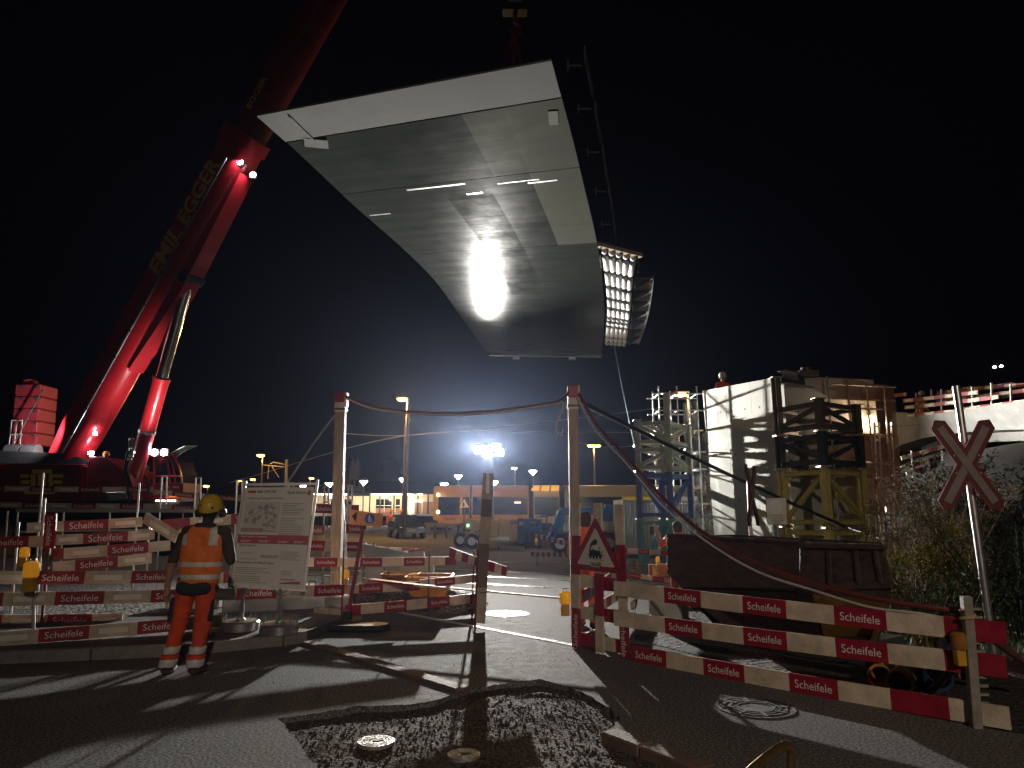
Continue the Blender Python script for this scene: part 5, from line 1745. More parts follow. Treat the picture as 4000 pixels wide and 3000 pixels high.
K().beam(P(60, 2078, 15.2), P(592, 2070, 15.6), 0.05, 0.04).build('rail_bar', STEEL, plt_)
for px in (30, 70, 250, 430, 585, 780):
    K().tube(V((P(px, 2100, 18.6).x, 18.6, 0)), P(px, 1996, 18.6), 0.024, n=6).build('platform_leg', STEEL, plt_)
# tall aluminium goal-shaped rails beyond the board
def goal(label, px, yt, yb, Y, w):
    t = T('fence_rail', label, 'rail', V((P(px, yb, Y).x, Y, 0)), 'tall steel fence rails')
    K().tube(V((P(px - 4, yb, Y).x, Y, 0)), P(px, yt, Y), 0.026, n=8).build('rail_upright', STEEL, t)
    K().tube(P(px + w - 2, yt + 110, Y + .05), P(px + w, yt, Y + .05), 0.02, n=8).build('rail_upright', STEEL, t)
    K().tube(P(px, yt, Y), P(px + w, yt, Y + .05), 0.02, n=8).build('rail_top', STEEL, t)
    K().tube(P(px - 2, yt + 60, Y), P(px + w - 2, yt + 60, Y + .05), 0.016, n=8).build('rail_cross', STEEL, t)
    return t
goal('steel rail nearest the left of the information board', 925, 1876, 2150, 17.5, 22)
goal('steel rail showing above the information board', 1128, 1886, 2150, 17.5, 18)
goal('steel rail just left of the left timber post', 1268, 1900, 2200, 16.0, 16)
goal('steel rail just right of the left timber post', 1360, 1896, 2130, 16.5, 16)
goal('steel rail standing beside the crane cab', 632, 1862, 2060, 19.8, 20)
goal('steel rail between crane cab and information board', 765, 1866, 2060, 20.5, 20)
lean = T('leaning_pole', 'bright metal pole leaning beside the left timber post', 'pole', V((P(1370, 2200, 13).x, 13, 0)))
K().tube(V((P(1378, 2400, 13).x, 12.6, 0)), P(1336, 1920, 13.2), 0.03, n=8).build('pole_tube', STEEL, lean)
fence('barrier sections between board and timber post with dark red panels',
      [((1225, 1985, 14.5), (1400, 1990, 15.5), 1, 0.0), ((1200, 2070, 14.0), (1265, 2072, 14.5), 1, 0.0), ((1355, 2065, 14.6), (1412, 2066, 15.0), 1, 0), ((1200, 2130, 13.6), (1400, 2135, 14.6), 1, 0.2)], h=0.19, seg=0.5)
flasher('amber lamp on the post at the far left', P(90, 2212, 9.9), s=0.62)
flasher('amber lamp with wire handle on the nearest left barrier', P(130, 2310, 8.6) + V((0, -.08, 0)), s=0.85)
# concrete blocks behind the board and the excavation
for i, (q, lb) in enumerate((((860, 2300, 1290, 2445, 12.0, 0.9), 'long pale concrete block behind the information board'), ((640, 2330, 850, 2400, 12.6, 0.6), 'low concrete block behind the worker'))):
    x0, y0, x1, y1, Y, dp = q
    t = T('concrete_block', lb, 'block', V((P((x0 + x1) / 2, y1, Y).x, Y, 0)), 'concrete blocks on the site')
    tp = P(x0, y0, Y).z
    xa, xb = P(x0, y1, Y).x, P(x1, y1, Y).x
    K().box(V(((xa + xb) / 2, Y + dp / 2, tp / 2)), xb - xa, dp, tp).build('block_body', CONC, t, bevel=0.03)
    for u in (0.25, 0.75):
        K().path([V((xa + (xb - xa) * u - .06, Y + dp / 2, tp - .02)), V((xa + (xb - xa) * u - .05, Y + dp / 2, tp + .08)), V((xa + (xb - xa) * u + .05, Y + dp / 2, tp + .08)), V((xa + (xb - xa) * u + .06, Y + dp / 2, tp - .02))], 0.012, 6).build('lifting_eye', RUSTROD, t)
# excavation trough: slanted concrete slabs, mortar tubs, heap
ex_ = T('concrete_slabs', 'tilted pale concrete slabs stacked beyond the middle barrier', 'slabs', P(1560, 2250, 15.0))
ex_.location.z = 0
K().prism([P(1415, 2120, 15.2), P(1660, 2170, 14.6), P(1560, 2215, 14.2), P(1425, 2210, 14.4)], (0, 0.25, -0.12)).build('slab', CONCL, ex_, bevel=0.02)
K().prism([P(1480, 2178, 14.3), P(1655, 2148, 14.6), P(1662, 2215, 14.4), P(1500, 2230, 14.0)], (0, 0.2, -0.08)).build('slab', CONCL, ex_, bevel=0.02)
K().prism([P(1555, 2210, 13.8), P(1690, 2205, 13.9), P(1695, 2300, 13.9), P(1560, 2310, 13.8)], (0, 0.3, 0)).build('slab', CONCL, ex_, bevel=0.02)
K().prism([P(1425, 2215, 13.6), P(1500, 2215, 13.6), P(1495, 2310, 13.4), P(1430, 2330, 13.2)], (0, 0.3, 0)).build('slab', CONC, ex_, bevel=0.02)
tpb = T('barrier', 'striped tape boards on top of the concrete slabs', 'barrier', P(1560, 2160, 15.4), 'red and white board barriers')
tpb.location.z = 0
board(tpb, P(1425, 2135, 15.5), P(1640, 2148, 15.3), h=0.05, seg=0.28, text=False)
board(tpb, P(1500, 2170, 15.0), P(1660, 2145, 15.2), h=0.06, seg=0.5, text=False)
for i, px in enumerate((1430, 1462)):
    K().beam(P(px, 2128, 15.4), P(px - 30, 2300, 13.6), 0.05, 0.12).build('leaning_lath', [WHITE, RED][i], tpb)
OTUB = M('orange plastic tub', (0.62, 0.27, 0.04), 0.45, var=0.15)
def tub(label, px0, px1, ytop, ybot, Y):
    t = T('mortar_tub', label, 'tub', V((P((px0 + px1) / 2, ybot, Y).x, Y, 0)), 'orange mortar tubs')
    a, b = P(px0, ytop, Y), P(px1, ytop, Y)
    c = (a + b) / 2
    w, d_ = (b.x - a.x) / 2, 0.38
    zb = max(0.01, P(px0, ybot, Y).z)
    rings = []
    for z, s in ((zb, 0.8), (c.z - 0.03, 0.97), (c.z - .03, 1.04), (c.z, 1.04), (c.z, 0.95), (zb + .04, 0.76)):
        rings.append([V((c.x + sx_ * w * s, c.y + sy_ * d_ * s, z)) for sx_, sy_ in ((-1, -.75), (-.9, -1), (.9, -1), (1, -.75), (1, .75), (.9, 1), (-.9, 1), (-1, .75))])
    K().loft(rings).build('tub_shell', OTUB, t)
    k = K()
    k.path([P(px0 + 20, ytop + 4, Y - .4), P(px0 + 12, ytop + 24, Y - .42), P(px0 + 30, ytop + 22, Y - .42)], 0.008, 5)
    k.build('tub_handle', BLACK, t)
    return t
tub('rear orange mortar tub', 1500, 1640, 2236, 2302, 13.3)
tub('front orange mortar tub standing on the heap', 1592, 1768, 2246, 2330, 12.9)
hp_ = T('earth_heap', 'grey gravel heap behind the middle barrier', 'heap', V((-2.6, 13.0, 0)))
kk = K()
N_ = 24
vs, fs = [], []
for j in range(N_ + 1):
    for i in range(N_ + 1):
        x, y = -3.4 + 3.0 * i / N_, 12.3 + 1.7 * j / N_
        u, v = (i / N_ - .5) * 2, (j / N_ - .5) * 2
        e_ = max(0, 1 - u * u) * max(0, 1 - v * v)
        vs.append(V((x, y, -0.02 + 0.42 * e_ ** 0.8 + 0.05 * noise.noise(V((x * 4, y * 4, 0))) * (e_ > 0) + 0.03 * noise.noise(V((x * 11, y * 11, 4))) * (e_ > 0))))
for j in range(N_):
    for i in range(N_):
        q = j * (N_ + 1) + i
        fs.append((q, q + 1, q + N_ + 2, q + N_ + 1))
kk.add(vs, fs)
kk.build('heap_surface', BALL, hp_, smooth=True, fix=False)
# ================================================================== light tower
LX = P(1912, 1758, 33.0)
lt0 = G(1915, 2140, 0)
LB = V((LX.x, 33.0, 0))
tower_light = T('light_tower', 'mobile light tower on yellow generator trailer with glaring heads', 'light tower', LB)
HEADE = M('glaring lamp lens', (1, 1, 1), 0.4, var=0.0, emit=(1.0, 0.97, 0.88), estr=40.0)
aim = V((0.12, -1, -0.02)).normalized()
k = 0
for px, py, ax in ((1872, 1756, -17), (1902, 1768, 4), (1938, 1748, 27), (1954, 1766, 54)):
    p = P(px, py, 33.0 + 0.1 * k)
    x, y, z = frame(V((math.sin(math.radians(ax)), -math.cos(math.radians(ax)), 0.03)))
    rot = Matrix((y, x, z)).transposed()
    K().box(p - x * 0.06, 0.46, 0.10, 0.38, rot).build('lamp_head', DARK, tower_light)
    K().box(p + x * 0.012, 0.42, 0.02, 0.34, rot).build('lamp_lens', HEADE, tower_light)
    spot('flood_light', p + x * 0.12, p + x * 5, FLOOD * (0.78, 0.78, 0.55, 0.6)[k], 43, 1.0, 0.10, (1.0, 0.97, 0.90), tower_light)
    k += 1
# ================================================================== train
TY_ = M('train gold paint', (0.62, 0.36, 0.10), 0.35, var=0.08)
TW = M('train white paint', (0.60, 0.60, 0.58), 0.35, var=0.08)
tY = 58.0
train = T('train', 'yellow and white regional train standing behind the site', 'train', V((P(2200, 2070, tY).x, tY, 0)))
def TX(px):
    return P(px, 1980, tY).x
zr, zs, zw1, zw0, zf = P(2000, 1893, tY).z, P(2000, 1936, tY).z, P(2000, 1940, tY).z, P(2000, 2012, tY).z, 0.75
def car_body(x0, x1, mat, front=False, win=True):
    sec = [(-1.4, zf), (-1.42, zs - 0.2), (-1.32, zs + .1), (-0.9, zr - 0.08), (0, zr), (0.9, zr - .08), (1.32, zs + .1), (1.42, zs - .2), (1.4, zf)]
    rings = [[V((x, tY + 1.4 + a, b)) for a, b in sec] for x in (x0, x1)]
    if front:
        rings = [[V((x0, tY + 1.4 + a * 0.75, zf + 0.3 + (b - zf) * 0.88)) for a, b in sec], [V((x0 + 0.9, tY + 1.4 + a * 0.95, b)) for a, b in sec]] + [rings[1]]
    K().loft(rings).build('car_body', mat, train, smooth=True)
car_body(TX(1690), TX(1835), TY_, True)
car_body(TX(1842), TX(2066), TY_)
car_body(TX(2084), TX(2186), TW)
car_body(TX(2206), TX(2900), TW)
for a, b in ((1835, 1842), (2066, 2084), (2186, 2206)):
    K().box(V(((TX(a) + TX(b)) / 2, tY + 1.4, (zr + zf) / 2 - .05)), TX(b) - TX(a), 2.6, zr - zf - 0.1).build('gangway_bellows', BLACK, train)
for a, b in ((1712, 1796), (1806, 1834), (1846, 1880), (1885, 2060), (2088, 2184), (2210, 2440), (2460, 2540), (2560, 2700), (2710, 2880)):
    K().box(V(((TX(a) + TX(b)) / 2, tY - 0.03, (zw1 + zw0) / 2)), TX(b) - TX(a), 0.02, zw1 - zw0 - 0.06).build('window_band', GLASS, train)
for a, b in ((1712, 1728), (1732, 1796)):
    K().box(V(((TX(a) + TX(b)) / 2, tY - 0.03, P(2000, 2034, tY).z)), TX(b) - TX(a), 0.015, 0.85).build('side_panel', M('train orange panel', (0.66, 0.36, 0.12), 0.35, var=.06), train)
write('Thurbo', train, V((TX(1757), tY - 0.05, P(2000, 2026, tY).z)), (1, 0, 0), (0, 0, 1), 0.95, DARK, bold=0.02)
for a, b in ((2070, 2108), (2112, 2147), (2151, 2186)):
    pass
ROOFW = M('lit roof window', (0.6, 0.34, 0.08), 0.2, var=0.25, scale=1.5, emit=(1.0, 0.5, 0.08), estr=0.35)
for a in (2072, 2110, 2148):
    K().prism([P(a + 3, 1918, tY - .02), P(a + 34, 1918, tY - .02), P(a + 38, 1897, tY + .25), P(a + 7, 1897, tY + .25)], (0, -0.04, 0.02)).build('roof_window', ROOFW, train)
for a in (2478, 2540):
    K().box(V((TX(a), tY - 0.05, P(2000, 1975, tY).z)), 1.0, 0.03, 1.5).build('yellow_door', M('door yellow', (0.8, 0.5, 0.01), 0.4), train)
    K().box(V((TX(a), tY - 0.07, P(2000, 1985, tY).z)), 0.5, 0.02, 0.6).build('door_window', GLASS, train)
for p in ((1712, 1933), (1712, 2000)):
    K().disc(P(*p, tY - 0.1), (-.6, -1, 0), 0.14, 12, t=.04).build('head_lamp', M('train lamp', (1, .9, .7), .3, var=0, emit=(1, .8, .5), estr=6), train)
dsp = K().box(P(2022, 1963, tY - 0.06), 0.5, 0.02, 0.10).build('destination_display', M('display amber', (1, .5, .3), .4, emit=(1, .45, .3), estr=3, var=0), train)
for i in range(9):
    K().box(V((TX(1720) + i * 2.6, tY + 1.4, 0.5)), 1.6, 2.2, 0.6).build('bogie', BLACK, train)
# white triangle sign by the track
ts_ = T('track_sign', 'small white triangle sign with dark mark before the train', 'sign', V((P(1813, 2050, 50).x, 50, 0)))
K().prism([P(1793, 1983, 50), P(1832, 1983, 50), P(1814, 1949, 50)], (0, 0.03, 0)).build('triangle_plate', WHITE, ts_)
K().prism([P(1808, 1978, 49.96), P(1814, 1978, 49.96), P(1814, 1962, 49.96), P(1808, 1962, 49.96)], (0, 0.02, 0)).build('mark_print', DARK, ts_)
K().tube(V((P(1813, 2050, 50.1).x, 50.1, 0)), P(1813, 1985, 50.1), 0.05, n=6).build('post', DARK, ts_)
# ================================================================== station
sY = 82.0
stn_ = T('station_building', 'lit station building with platform canopy behind the left posts', 'building', V((P(1500, 2010, sY).x, sY, 0)))
SWALL = M('station plaster', (0.55, 0.46, 0.34), 0.8, var=0.15, scale=0.6)
ROOF = M('dark roof', (0.05, 0.045, 0.045), 0.8, var=0.3)
DOORB = M('brown station door', (0.22, 0.10, 0.06), 0.5)
def sbox(x0, x1, y0, y1, Y, dp, nm, mat, par, bevel=0):
    a, b = P(x0, y1, Y), P(x1, y0, Y)
    return K().box(V(((a.x + b.x) / 2, Y + dp / 2, (a.z + b.z) / 2)), b.x - a.x, dp, b.z - a.z).build(nm, mat, par, bevel=bevel)
sbox(1150, 1700, 1925, 2010, sY + 4, 8, 'wall', SWALL, stn_)
sbox(1150, 1710, 1918, 1928, sY, 5, 'canopy', ROOF, stn_)
for x in (1262, 1310, 1440, 1480, 1535, 1628, 1668):
    sbox(x, x + 7, 1928, 2010, sY + 1.2, 0.25, 'canopy_column', DARK, stn_)
for (x0, x1) in ((1290, 1330), (1345, 1375), (1468, 1500), (1502, 1530), (1545, 1562)):
    w = sbox(x0, x1, 1950, 2004, sY + 3.9, 0.15, 'window', GLASS, stn_)
    sbox(x0 - 1, x1 + 1, 1974, 1976, sY + 3.8, 0.1, 'glazing_bar', WHITE, w)
    sbox(x0, x1, 1985, 2004, sY + 3.8, 0.1, 'brown_panel', DOORB, w)
for x0, x1 in ((1620, 1645), (1650, 1690), (1570, 1585)):
    sbox(x0, x1, 1960, 2006, sY + 3.9, 0.15, 'door', DOORB, stn_)
LITW = M('lit window', (1, .85, .6), .5, var=0, emit=(1.0, 0.85, 0.58), estr=1.6)
for x0, x1, y0, y1 in ((1597, 1616, 1927, 1943), (1598, 1614, 1952, 2006), (1618, 1650, 1952, 1962)):
    sbox(x0, x1, y0, y1, sY + 3.8, 0.15, 'lit_window', LITW, stn_)
for x in (1236, 1262, 1290, 1352, 1386, 1462, 1480, 1524, 1546, 1571, 1590, 1640):
    K().lathe([(0.35, 0), (0.3, -0.16), (0.02, -0.2)], P(x, 1927, sY + 1.5), 12).build('canopy_lamp', M('canopy lamp glass', (1, .9, .75), .4, var=0, emit=(1.0, 0.86, 0.66), estr=7), stn_)
for x in (1270, 1400, 1500, 1600):
    point('canopy_light', P(x, 1932, sY + 1.2) + V((0, 0, -.3)), 240, 0.3, (1.0, 0.80, 0.55), stn_)
ck = K().disc(P(1503, 1935, sY + 1), (0, -1, 0), 0.36, 24, t=0.1).build('station_clock', M('clock face', (1, 1, .95), .4, var=0, emit=(1, .97, .9), estr=2.2), stn_)
sbox(1282, 1304, 1937, 1948, sY + 1, 0.1, 'blue_display', M('blue display', (.3, .5, 1), .4, var=0, emit=(0.45, 0.65, 1.0), estr=2.2), stn_)
sbox(1355, 1445, 1926, 1938, sY - .2, 0.2, 'name_board', DARK, stn_)
# upper storeys and gabled houses behind
hs = T('station_house', 'dim gabled house with white dormers behind the station', 'house', V((P(1340, 2000, 100).x, 100, 0)))
HW = M('house plaster', (0.26, 0.25, 0.23), 0.8, var=0.2)
sbox(1360, 1410, 1862, 1925, 96, 4, 'dormer_wall', HW, hs)
for x in (1370, 1390):
    sbox(x, x + 8, 1875, 1900, 95.8, .2, 'window', GLASS, hs)
K().prism([P(1310, 1925, 97), P(1345, 1790, 97), P(1360, 1925, 97)], (0, 8, 0)).build('gable', HW, hs)
for x in (1377, 1394):
    K().lathe([(0.5, 0), (0.5, 1.0), (0.05, 2.6)], P(x, 1862, 97), 8).build('turret', HW, hs)
sbox(1300, 1720, 1880, 1925, 100, 6, 'roof', ROOF, hs)
h2 = T('gabled_house', 'dark gabled house further back left of the light tower', 'house', V((P(1520, 2000, 110).x, 110, 0)))
HD = M('dark house plaster', (0.12, 0.12, 0.12), 0.85, var=0.2)
K().prism([P(1470, 1880, 110), P(1482, 1830, 110), P(1497, 1830, 110), P(1508, 1792, 110), P(1520, 1830, 110), P(1540, 1832, 110), P(1556, 1880, 110)], (0, 6, 0)).build('gable_wall', HD, h2)
K().prism([P(1480, 1832, 109.8), P(1508, 1786, 109.8), P(1538, 1834, 109.8), P(1508, 1795, 109.8)], (0, 7, 0.1)).build('roof', ROOF, h2)
sbox(1490, 1505, 1830, 1850, 109.7, .2, 'window', GLASS, h2)
h3 = T('office_block', 'dark building with a row of lit upper windows by the train', 'building', V((P(1680, 2000, 105).x, 105, 0)))
sbox(1590, 1760, 1892, 1925, 105, 8, 'wall', HD, h3)
for x0, x1, y0, y1 in ((1658, 1676, 1897, 1912), (1678, 1697, 1898, 1912), (1702, 1724, 1899, 1913)):
    sbox(x0, x1, y0, y1, 104.8, .3, 'lit_window', M('lit office window', (1, .8, .3), .5, var=.1, emit=(1.0, 0.80, 0.28), estr=1.5), h3)
for x in (1596, 1605, 1613):
    sbox(x, x + 5, 1902, 1910, 104.8, .3, 'lit_window', LITW, h3)
hl = struct(K().prism([P(x, y, 160) for x, y in ((-600, 2040), (-600, 1905), (300, 1900), (800, 1912), (1000, 1898), (1150, 1905), (1300, 1890), (1800, 1900), (2400, 1905), (3200, 1890), (5000, 1880), (5000, 2040))], (0, 10, 0)).build('hills', M('wooded hill at night', (0.015, 0.018, 0.015), 0.95)))
# platform edge / guard rail
pf = struct(sbox(900, 2900, 2008, 2016, 78, 3, 'platform', CONC, None))
gr = T('guard_rail', 'low steel guard rail along the road before the train', 'guard rail', V((P(1720, 2070, 47).x, 47, 0)))
K().beam(P(1640, 2049, 47), P(1990, 2062, 44), 0.12, 0.28).build('rail_beam', M('dull guard steel', (.22, .21, .2), .5, metal=.4), gr)
for x in (1660, 1700, 1745, 1790, 1840):
    p = P(x, 2056, 46.9 - (x - 1640) * .0086)
    K().box(V((p.x, p.y, 0.4)), 0.14, 0.14, 0.8).build('rail_post', DARK, gr)
# ================================================================== parked car
cY = 46.5
ca = T('parked_car', 'dark hatchback car parked before the station', 'car', V((P(1590, 2092, cY).x, cY, 0)))
CARP = M('dark car paint', (0.012, 0.014, 0.018), 0.22, var=0.1, coat=0.5)
rot = Matrix.Rotation(1.9, 3, 'Z')
cc = V((P(1585, 2092, cY).x, cY, 0))
def CL(x, y, z):
    return cc + rot @ V((x, y, z))
# x forward (towards camera right), y side
prof = [(-1.95, .35), (-2.0, .75), (-1.85, .98), (-1.55, 1.36), (-0.9, 1.47), (0.0, 1.46), (0.55, 1.30), (1.05, 0.98), (1.75, .86), (2.0, .68), (2.02, .35)]
rings = []
for y, inset_ in ((-0.86, 0.0), (-0.80, 0.0), (0.80, 0.0), (0.86, 0.0)):
    rings.append([CL(-x, y * (0.80 if z > 1.05 else 1.0), z if abs(y) < .85 else (z * .97 + .02)) for x, z in prof])
K().loft(rings).build('body', CARP, ca, smooth=True)
K().prism([CL(-0.5, -0.62, 1.30), CL(-1.02, -0.72, .99), CL(-1.02, 0.72, .99), CL(-0.5, 0.62, 1.30)], V((0, 0, 0.02))).build('windscreen', GLASS, ca)
for s in (-1, 1):
    K().prism([CL(0.95, s * .84, 0.97), CL(-0.95, s * .84, 0.97), CL(-0.5, s * .72, 1.30), CL(0.85, s * .72, 1.38)], rot @ V((0, s * .015, 0))).build('side_window', GLASS, ca)
    for x in (-1.25, 1.3):
        w = K().tube(CL(x, s * .70, .32), CL(x, s * .89, .32), 0.32, n=18).build('wheel', BLACK, ca, smooth=True)
        K().tube(CL(x, s * .88, .32), CL(x, s * .90, .32), 0.19, n=12).build('rim', STEEL, w)
    K().box(CL(-1.93, s * .6, .66), 0.12, 0.34, 0.13, rot).build('headlight', STEEL, ca, bevel=.02)
    K().box(CL(-0.75, s * .96, 0.98), 0.12, 0.16, 0.12, rot).build('mirror', CARP, ca, bevel=.02)
K().box(CL(-2.03, 0, .48), 0.03, 0.5, 0.11, rot).build('number_plate', WHITE, ca)
# ================================================================== light tower body (yellow generator trailer)
tg = tower_light
gy = 32.6
sbox(1816, 1948, 2032, 2098, gy, 1.3, 'generator_box', YELLOW, tg, 0.04)
sbox(1818, 1946, 2028, 2033, gy - .02, 1.34, 'generator_lid', YELLOW, tg, 0.02)
K().disc(P(1828, 2053, gy - .01), (0, -1, 0), 0.06, 14, t=.02).build('gauge', M('green gauge', (.3, 1, .8), .4, var=0, emit=(.3, 1, .8), estr=2), tg)
for r in ((1822, 2066, 1836, 2078), (1856, 2072, 1862, 2082), (1872, 2068, 1878, 2078), (1842, 2084, 1848, 2096)):
    sbox(*[r[0], r[2], r[1], r[3]], gy - .02, .03, 'vent_grille', DARK, tg)
sbox(1858, 1880, 2078, 2086, gy - .02, .03, 'type_plate', M('pale blue plate', (.45, .7, .75), .4), tg)
sbox(1812, 1990, 2100, 2112, gy, 1.2, 'chassis', STEEL, tg, 0.01)
for x, yy in ((1842, gy - .1), (1798, gy + 1.3)):
    p = P(x, 2135, yy)
    w = K().tube(V((p.x, yy, .34)), V((p.x, yy + .22, .34)), 0.34, n=20).build('wheel', BLACK, tg, smooth=True)
    K().tube(V((p.x, yy - .01, .34)), V((p.x, yy + .02, .34)), 0.18, n=14).build('rim', STEEL, w)
K().prism([P(1842, 2100, gy - .12), P(1868, 2112, gy - .12), P(1866, 2128, gy - .12), P(1856, 2112, gy - .12), P(1838, 2106, gy - .12)], (0, .3, 0)).build('mudguard', STEEL, tg)
K().beam(P(1940, 2128, gy + .2), P(2010, 2116, gy - .4), 0.08, 0.1).build('drawbar', STEEL, tg)
K().tube(P(1948, 2160, gy), P(1948, 2120, gy), 0.03, n=8).build('jockey_leg', STEEL, tg)
K().tube(V((P(1948, 2160, gy).x - .04, gy, .09)), V((P(1948, 2160, gy).x + .04, gy, .09)), 0.09, n=12).build('jockey_wheel', BLACK, tg)
K().tube(P(1922, 2100, gy + .1), P(1926, 1900, gy + .2), 0.05, n=10).build('mast', STEEL, tg)
K().tube(P(1926, 1905, gy + .2), P(1920, 1772, gy + .4), 0.035, n=10).build('mast', STEEL, tg)
K().beam(P(1880, 1772, gy + .45), P(1956, 1772, gy + .45), 0.05, 0.05).build('head_bar', STEEL, tg)
K().path([P(1936, 2060, gy - .1), P(1950, 2052, gy - .1), P(1952, 2090, gy - .1), P(1930, 2108, gy - .1)], 0.015, 6).build('cable_loop', WHITE, tg)
# ================================================================== compound: yellow units, lift, containers
gu = T('yellow_compressor', 'yellow compressor unit with dark louvred end behind the trailer', 'compressor', V((P(1990, 2140, 36).x, 36, 0)))
sbox(1950, 2025, 2026, 2118, 36, 3, 'unit_body', YELLOW, gu, 0.04)
sbox(2022, 2068, 2026, 2124, 35.4, 2.6, 'louvred_end', DARK, gu, 0.02)
for i in range(4):
    sbox(2028, 2042, 2038 + i * 4, 2040 + i * 4, 35.36, .05, 'louvre', WHITE, gu)
sgn = sbox(1994, 2022, 2034, 2046, 35.95, .05, 'name_panel', RED, gu)
write('Scheifele', sgn, P(2008, 2040, 35.93), (1, 0, 0), (0, 0, 1), 0.26)
cg = T('tool_cage', 'blue wheeled cage with red panels by the boom lift', 'cage', V((P(2080, 2140, 33).x, 33, 0)))
for x in (2048, 2070, 2092, 2114):
    K().tube(P(x, 2118, 33), P(x, 2026, 33), 0.03, n=6).build('cage_bar', BLUEP, cg)
for y in (2028, 2062, 2074, 2112):
    K().tube(P(2048, y, 33), P(2114, y, 33), 0.03, n=6).build('cage_bar', BLUEP, cg)
sbox(2046, 2118, 2116, 2134, 33, 1.2, 'cage_base', DARK, cg, 0.02)
sbox(2052, 2112, 2030, 2112, 34.1, .05, 'cage_back', DARK, cg)
rp2 = sbox(2070, 2100, 2034, 2044, 34.0, .05, 'red_panel', RED, cg)
write('Scheifele', rp2, P(2085, 2039, 33.97), (1, 0, 0), (0, 0, 1), 0.28)
for x in (2052, 2110):
    p = P(x, 2138, 33)
    K().tube(V((p.x - .03, 33, .08)), V((p.x + .03, 33, .08)), 0.08, n=10).build('castor', BLACK, cg)
bl = T('boom_lift', 'blue and white articulated boom lift on the site', 'boom lift', V((P(2280, 2150, 29).x, 29, 0)))
def bx2_(A, B, w, h, nm, mat):
    return K().beam(P(*A), P(*B), w, h).build(nm, mat, bl, bevel=.02)
bx2_((2150, 2108, 29), (2192, 1998, 29.2), 0.22, 0.3, 'lower_boom', BLUEP)
bx2_((2180, 2096, 29.4), (2204, 2004, 29.4), 0.16, 0.22, 'link_arm', BLUEP)
bx2_((2190, 1994, 29.2), (2412, 1992, 29.6), 0.26, 0.22, 'upper_boom', BLUEP)
bx2_((2360, 1990, 29.5), (2410, 1996, 29.5), 0.4, 0.45, 'boom_knuckle', BLUEP)
sbox(2210, 2290, 2012, 2080, 29.1, 1.4, 'engine_cover', WHITE, bl, .05)
sbox(2290, 2412, 2038, 2076, 29.0, 1.6, 'counterweight', WHITE, bl, .05)
sbox(2330, 2395, 1990, 2036, 29.4, 1.0, 'turret', BLUEP, bl, .03)
sbox(2196, 2412, 2082, 2108, 29.2, 1.7, 'chassis', DARK, bl, .02)
for x, yy in ((2188, 29.0), (2380, 29.0), (2215, 30.8), (2395, 30.8)):
    p = P(x, 2132, yy)
    w = K().tube(V((p.x, yy, .40)), V((p.x, yy + .3, .40)), 0.40, n=20).build('wheel', BLACK, bl, smooth=True)
    K().tube(V((p.x, yy - .01, .40)), V((p.x, yy + .02, .40)), 0.22, n=14).build('rim', WHITE, w)
for (a, b) in (((2104, 2018), (2170, 2012)), ((2104, 2018), (2106, 2100)), ((2170, 2012), (2168, 2096)), ((2106, 2100), (2168, 2096)), ((2105, 2058), (2169, 2052)), ((2136, 2016), (2136, 2098))):
    K().tube(P(*a, 28.8), P(*b, 28.8), 0.035, n=7).build('basket_rail', BLUEP, bl)
sbox(2094, 2110, 2012, 2030, 28.6, .3, 'control_box', YELLOW, bl, .02)
for i in range(5):
    K().path([P(2115 + i * 9, 2044, 28.7), P(2120 + i * 9, 2062, 28.6), P(2128 + i * 9, 2066, 28.7), P(2150, 2076, 28.8)], 0.014, 5).build('hose', BLACK, bl)
ctn = T('grey_container', 'grey corrugated site container behind the left tower', 'container', V((P(2560, 2190, 26).x, 26, 0)))
CTG = M('container grey', (0.42, 0.42, 0.42), 0.45, var=0.15)
a, b = P(2440, 2206, 26), P(2700, 1990, 26)
K().box(V(((a.x + b.x) / 2, 27.3, 1.05)), b.x - a.x, 2.4, 2.1).build('container_box', CTG, ctn)
nr = 26
for i in range(nr):
    x = a.x + (b.x - a.x) * (i + .5) / nr
    K().box(V((x, 26.06, 1.05)), (b.x - a.x) / nr * 0.5, 0.09, 2.0).build('corrugation', CTG, ctn)
K().box(V(((a.x + b.x) / 2, 26.03, 2.13)), b.x - a.x, 0.1, 0.12).build('top_rail', YELLOW, ctn)
K().box(V(((a.x + b.x) / 2 + .8, 26.0, 2.13)), (b.x - a.x) * .55, 0.1, 0.13).build('top_panel', WHITE, ctn)
K().box(V(((a.x + b.x) / 2, 26.03, 0.07)), b.x - a.x, 0.1, 0.14).build('bottom_rail', DARK, ctn)
# small boards on the site
sb = T('barrier', 'two striped boards on rods beside the boom lift', 'barrier', V((P(2150, 2180, 23).x, 23, 0)), 'red and white board barriers')
board(sb, P(2082, 2090, 22.5), P(2236, 2128, 20.5), h=0.13, seg=0.16, phase=1)
board(sb, P(2076, 2164, 22.5), P(2236, 2166, 20.5), h=0.12, seg=0.16, phase=1)
K().tube(V((P(2098, 2190, 22.4).x, 22.4, 0)), P(2097, 2080, 22.4), 0.012, n=6).build('rod_post', RUSTROD, sb)
flasher('amber lamp on the rod beside the boom lift', P(2095, 2130, 22.3), s=0.5)
sb2 = T('barrier', 'striped board and timber stack left of the skip', 'barrier', V((P(2500, 2180, 16).x, 16, 0)), 'red and white board barriers')
board(sb2, P(2410, 2148, 16.5), P(2610, 2160, 15.5), h=0.10, seg=0.3, phase=1)
board(sb2, P(2460, 2245, 14.5), P(2640, 2272, 14.0), h=0.09, seg=0.24, phase=1)
tmb = T('timber_stack', 'stack of yellow timber beams left of the skip', 'timber', V((P(2580, 2250, 14.4).x, 14.4, 0)))
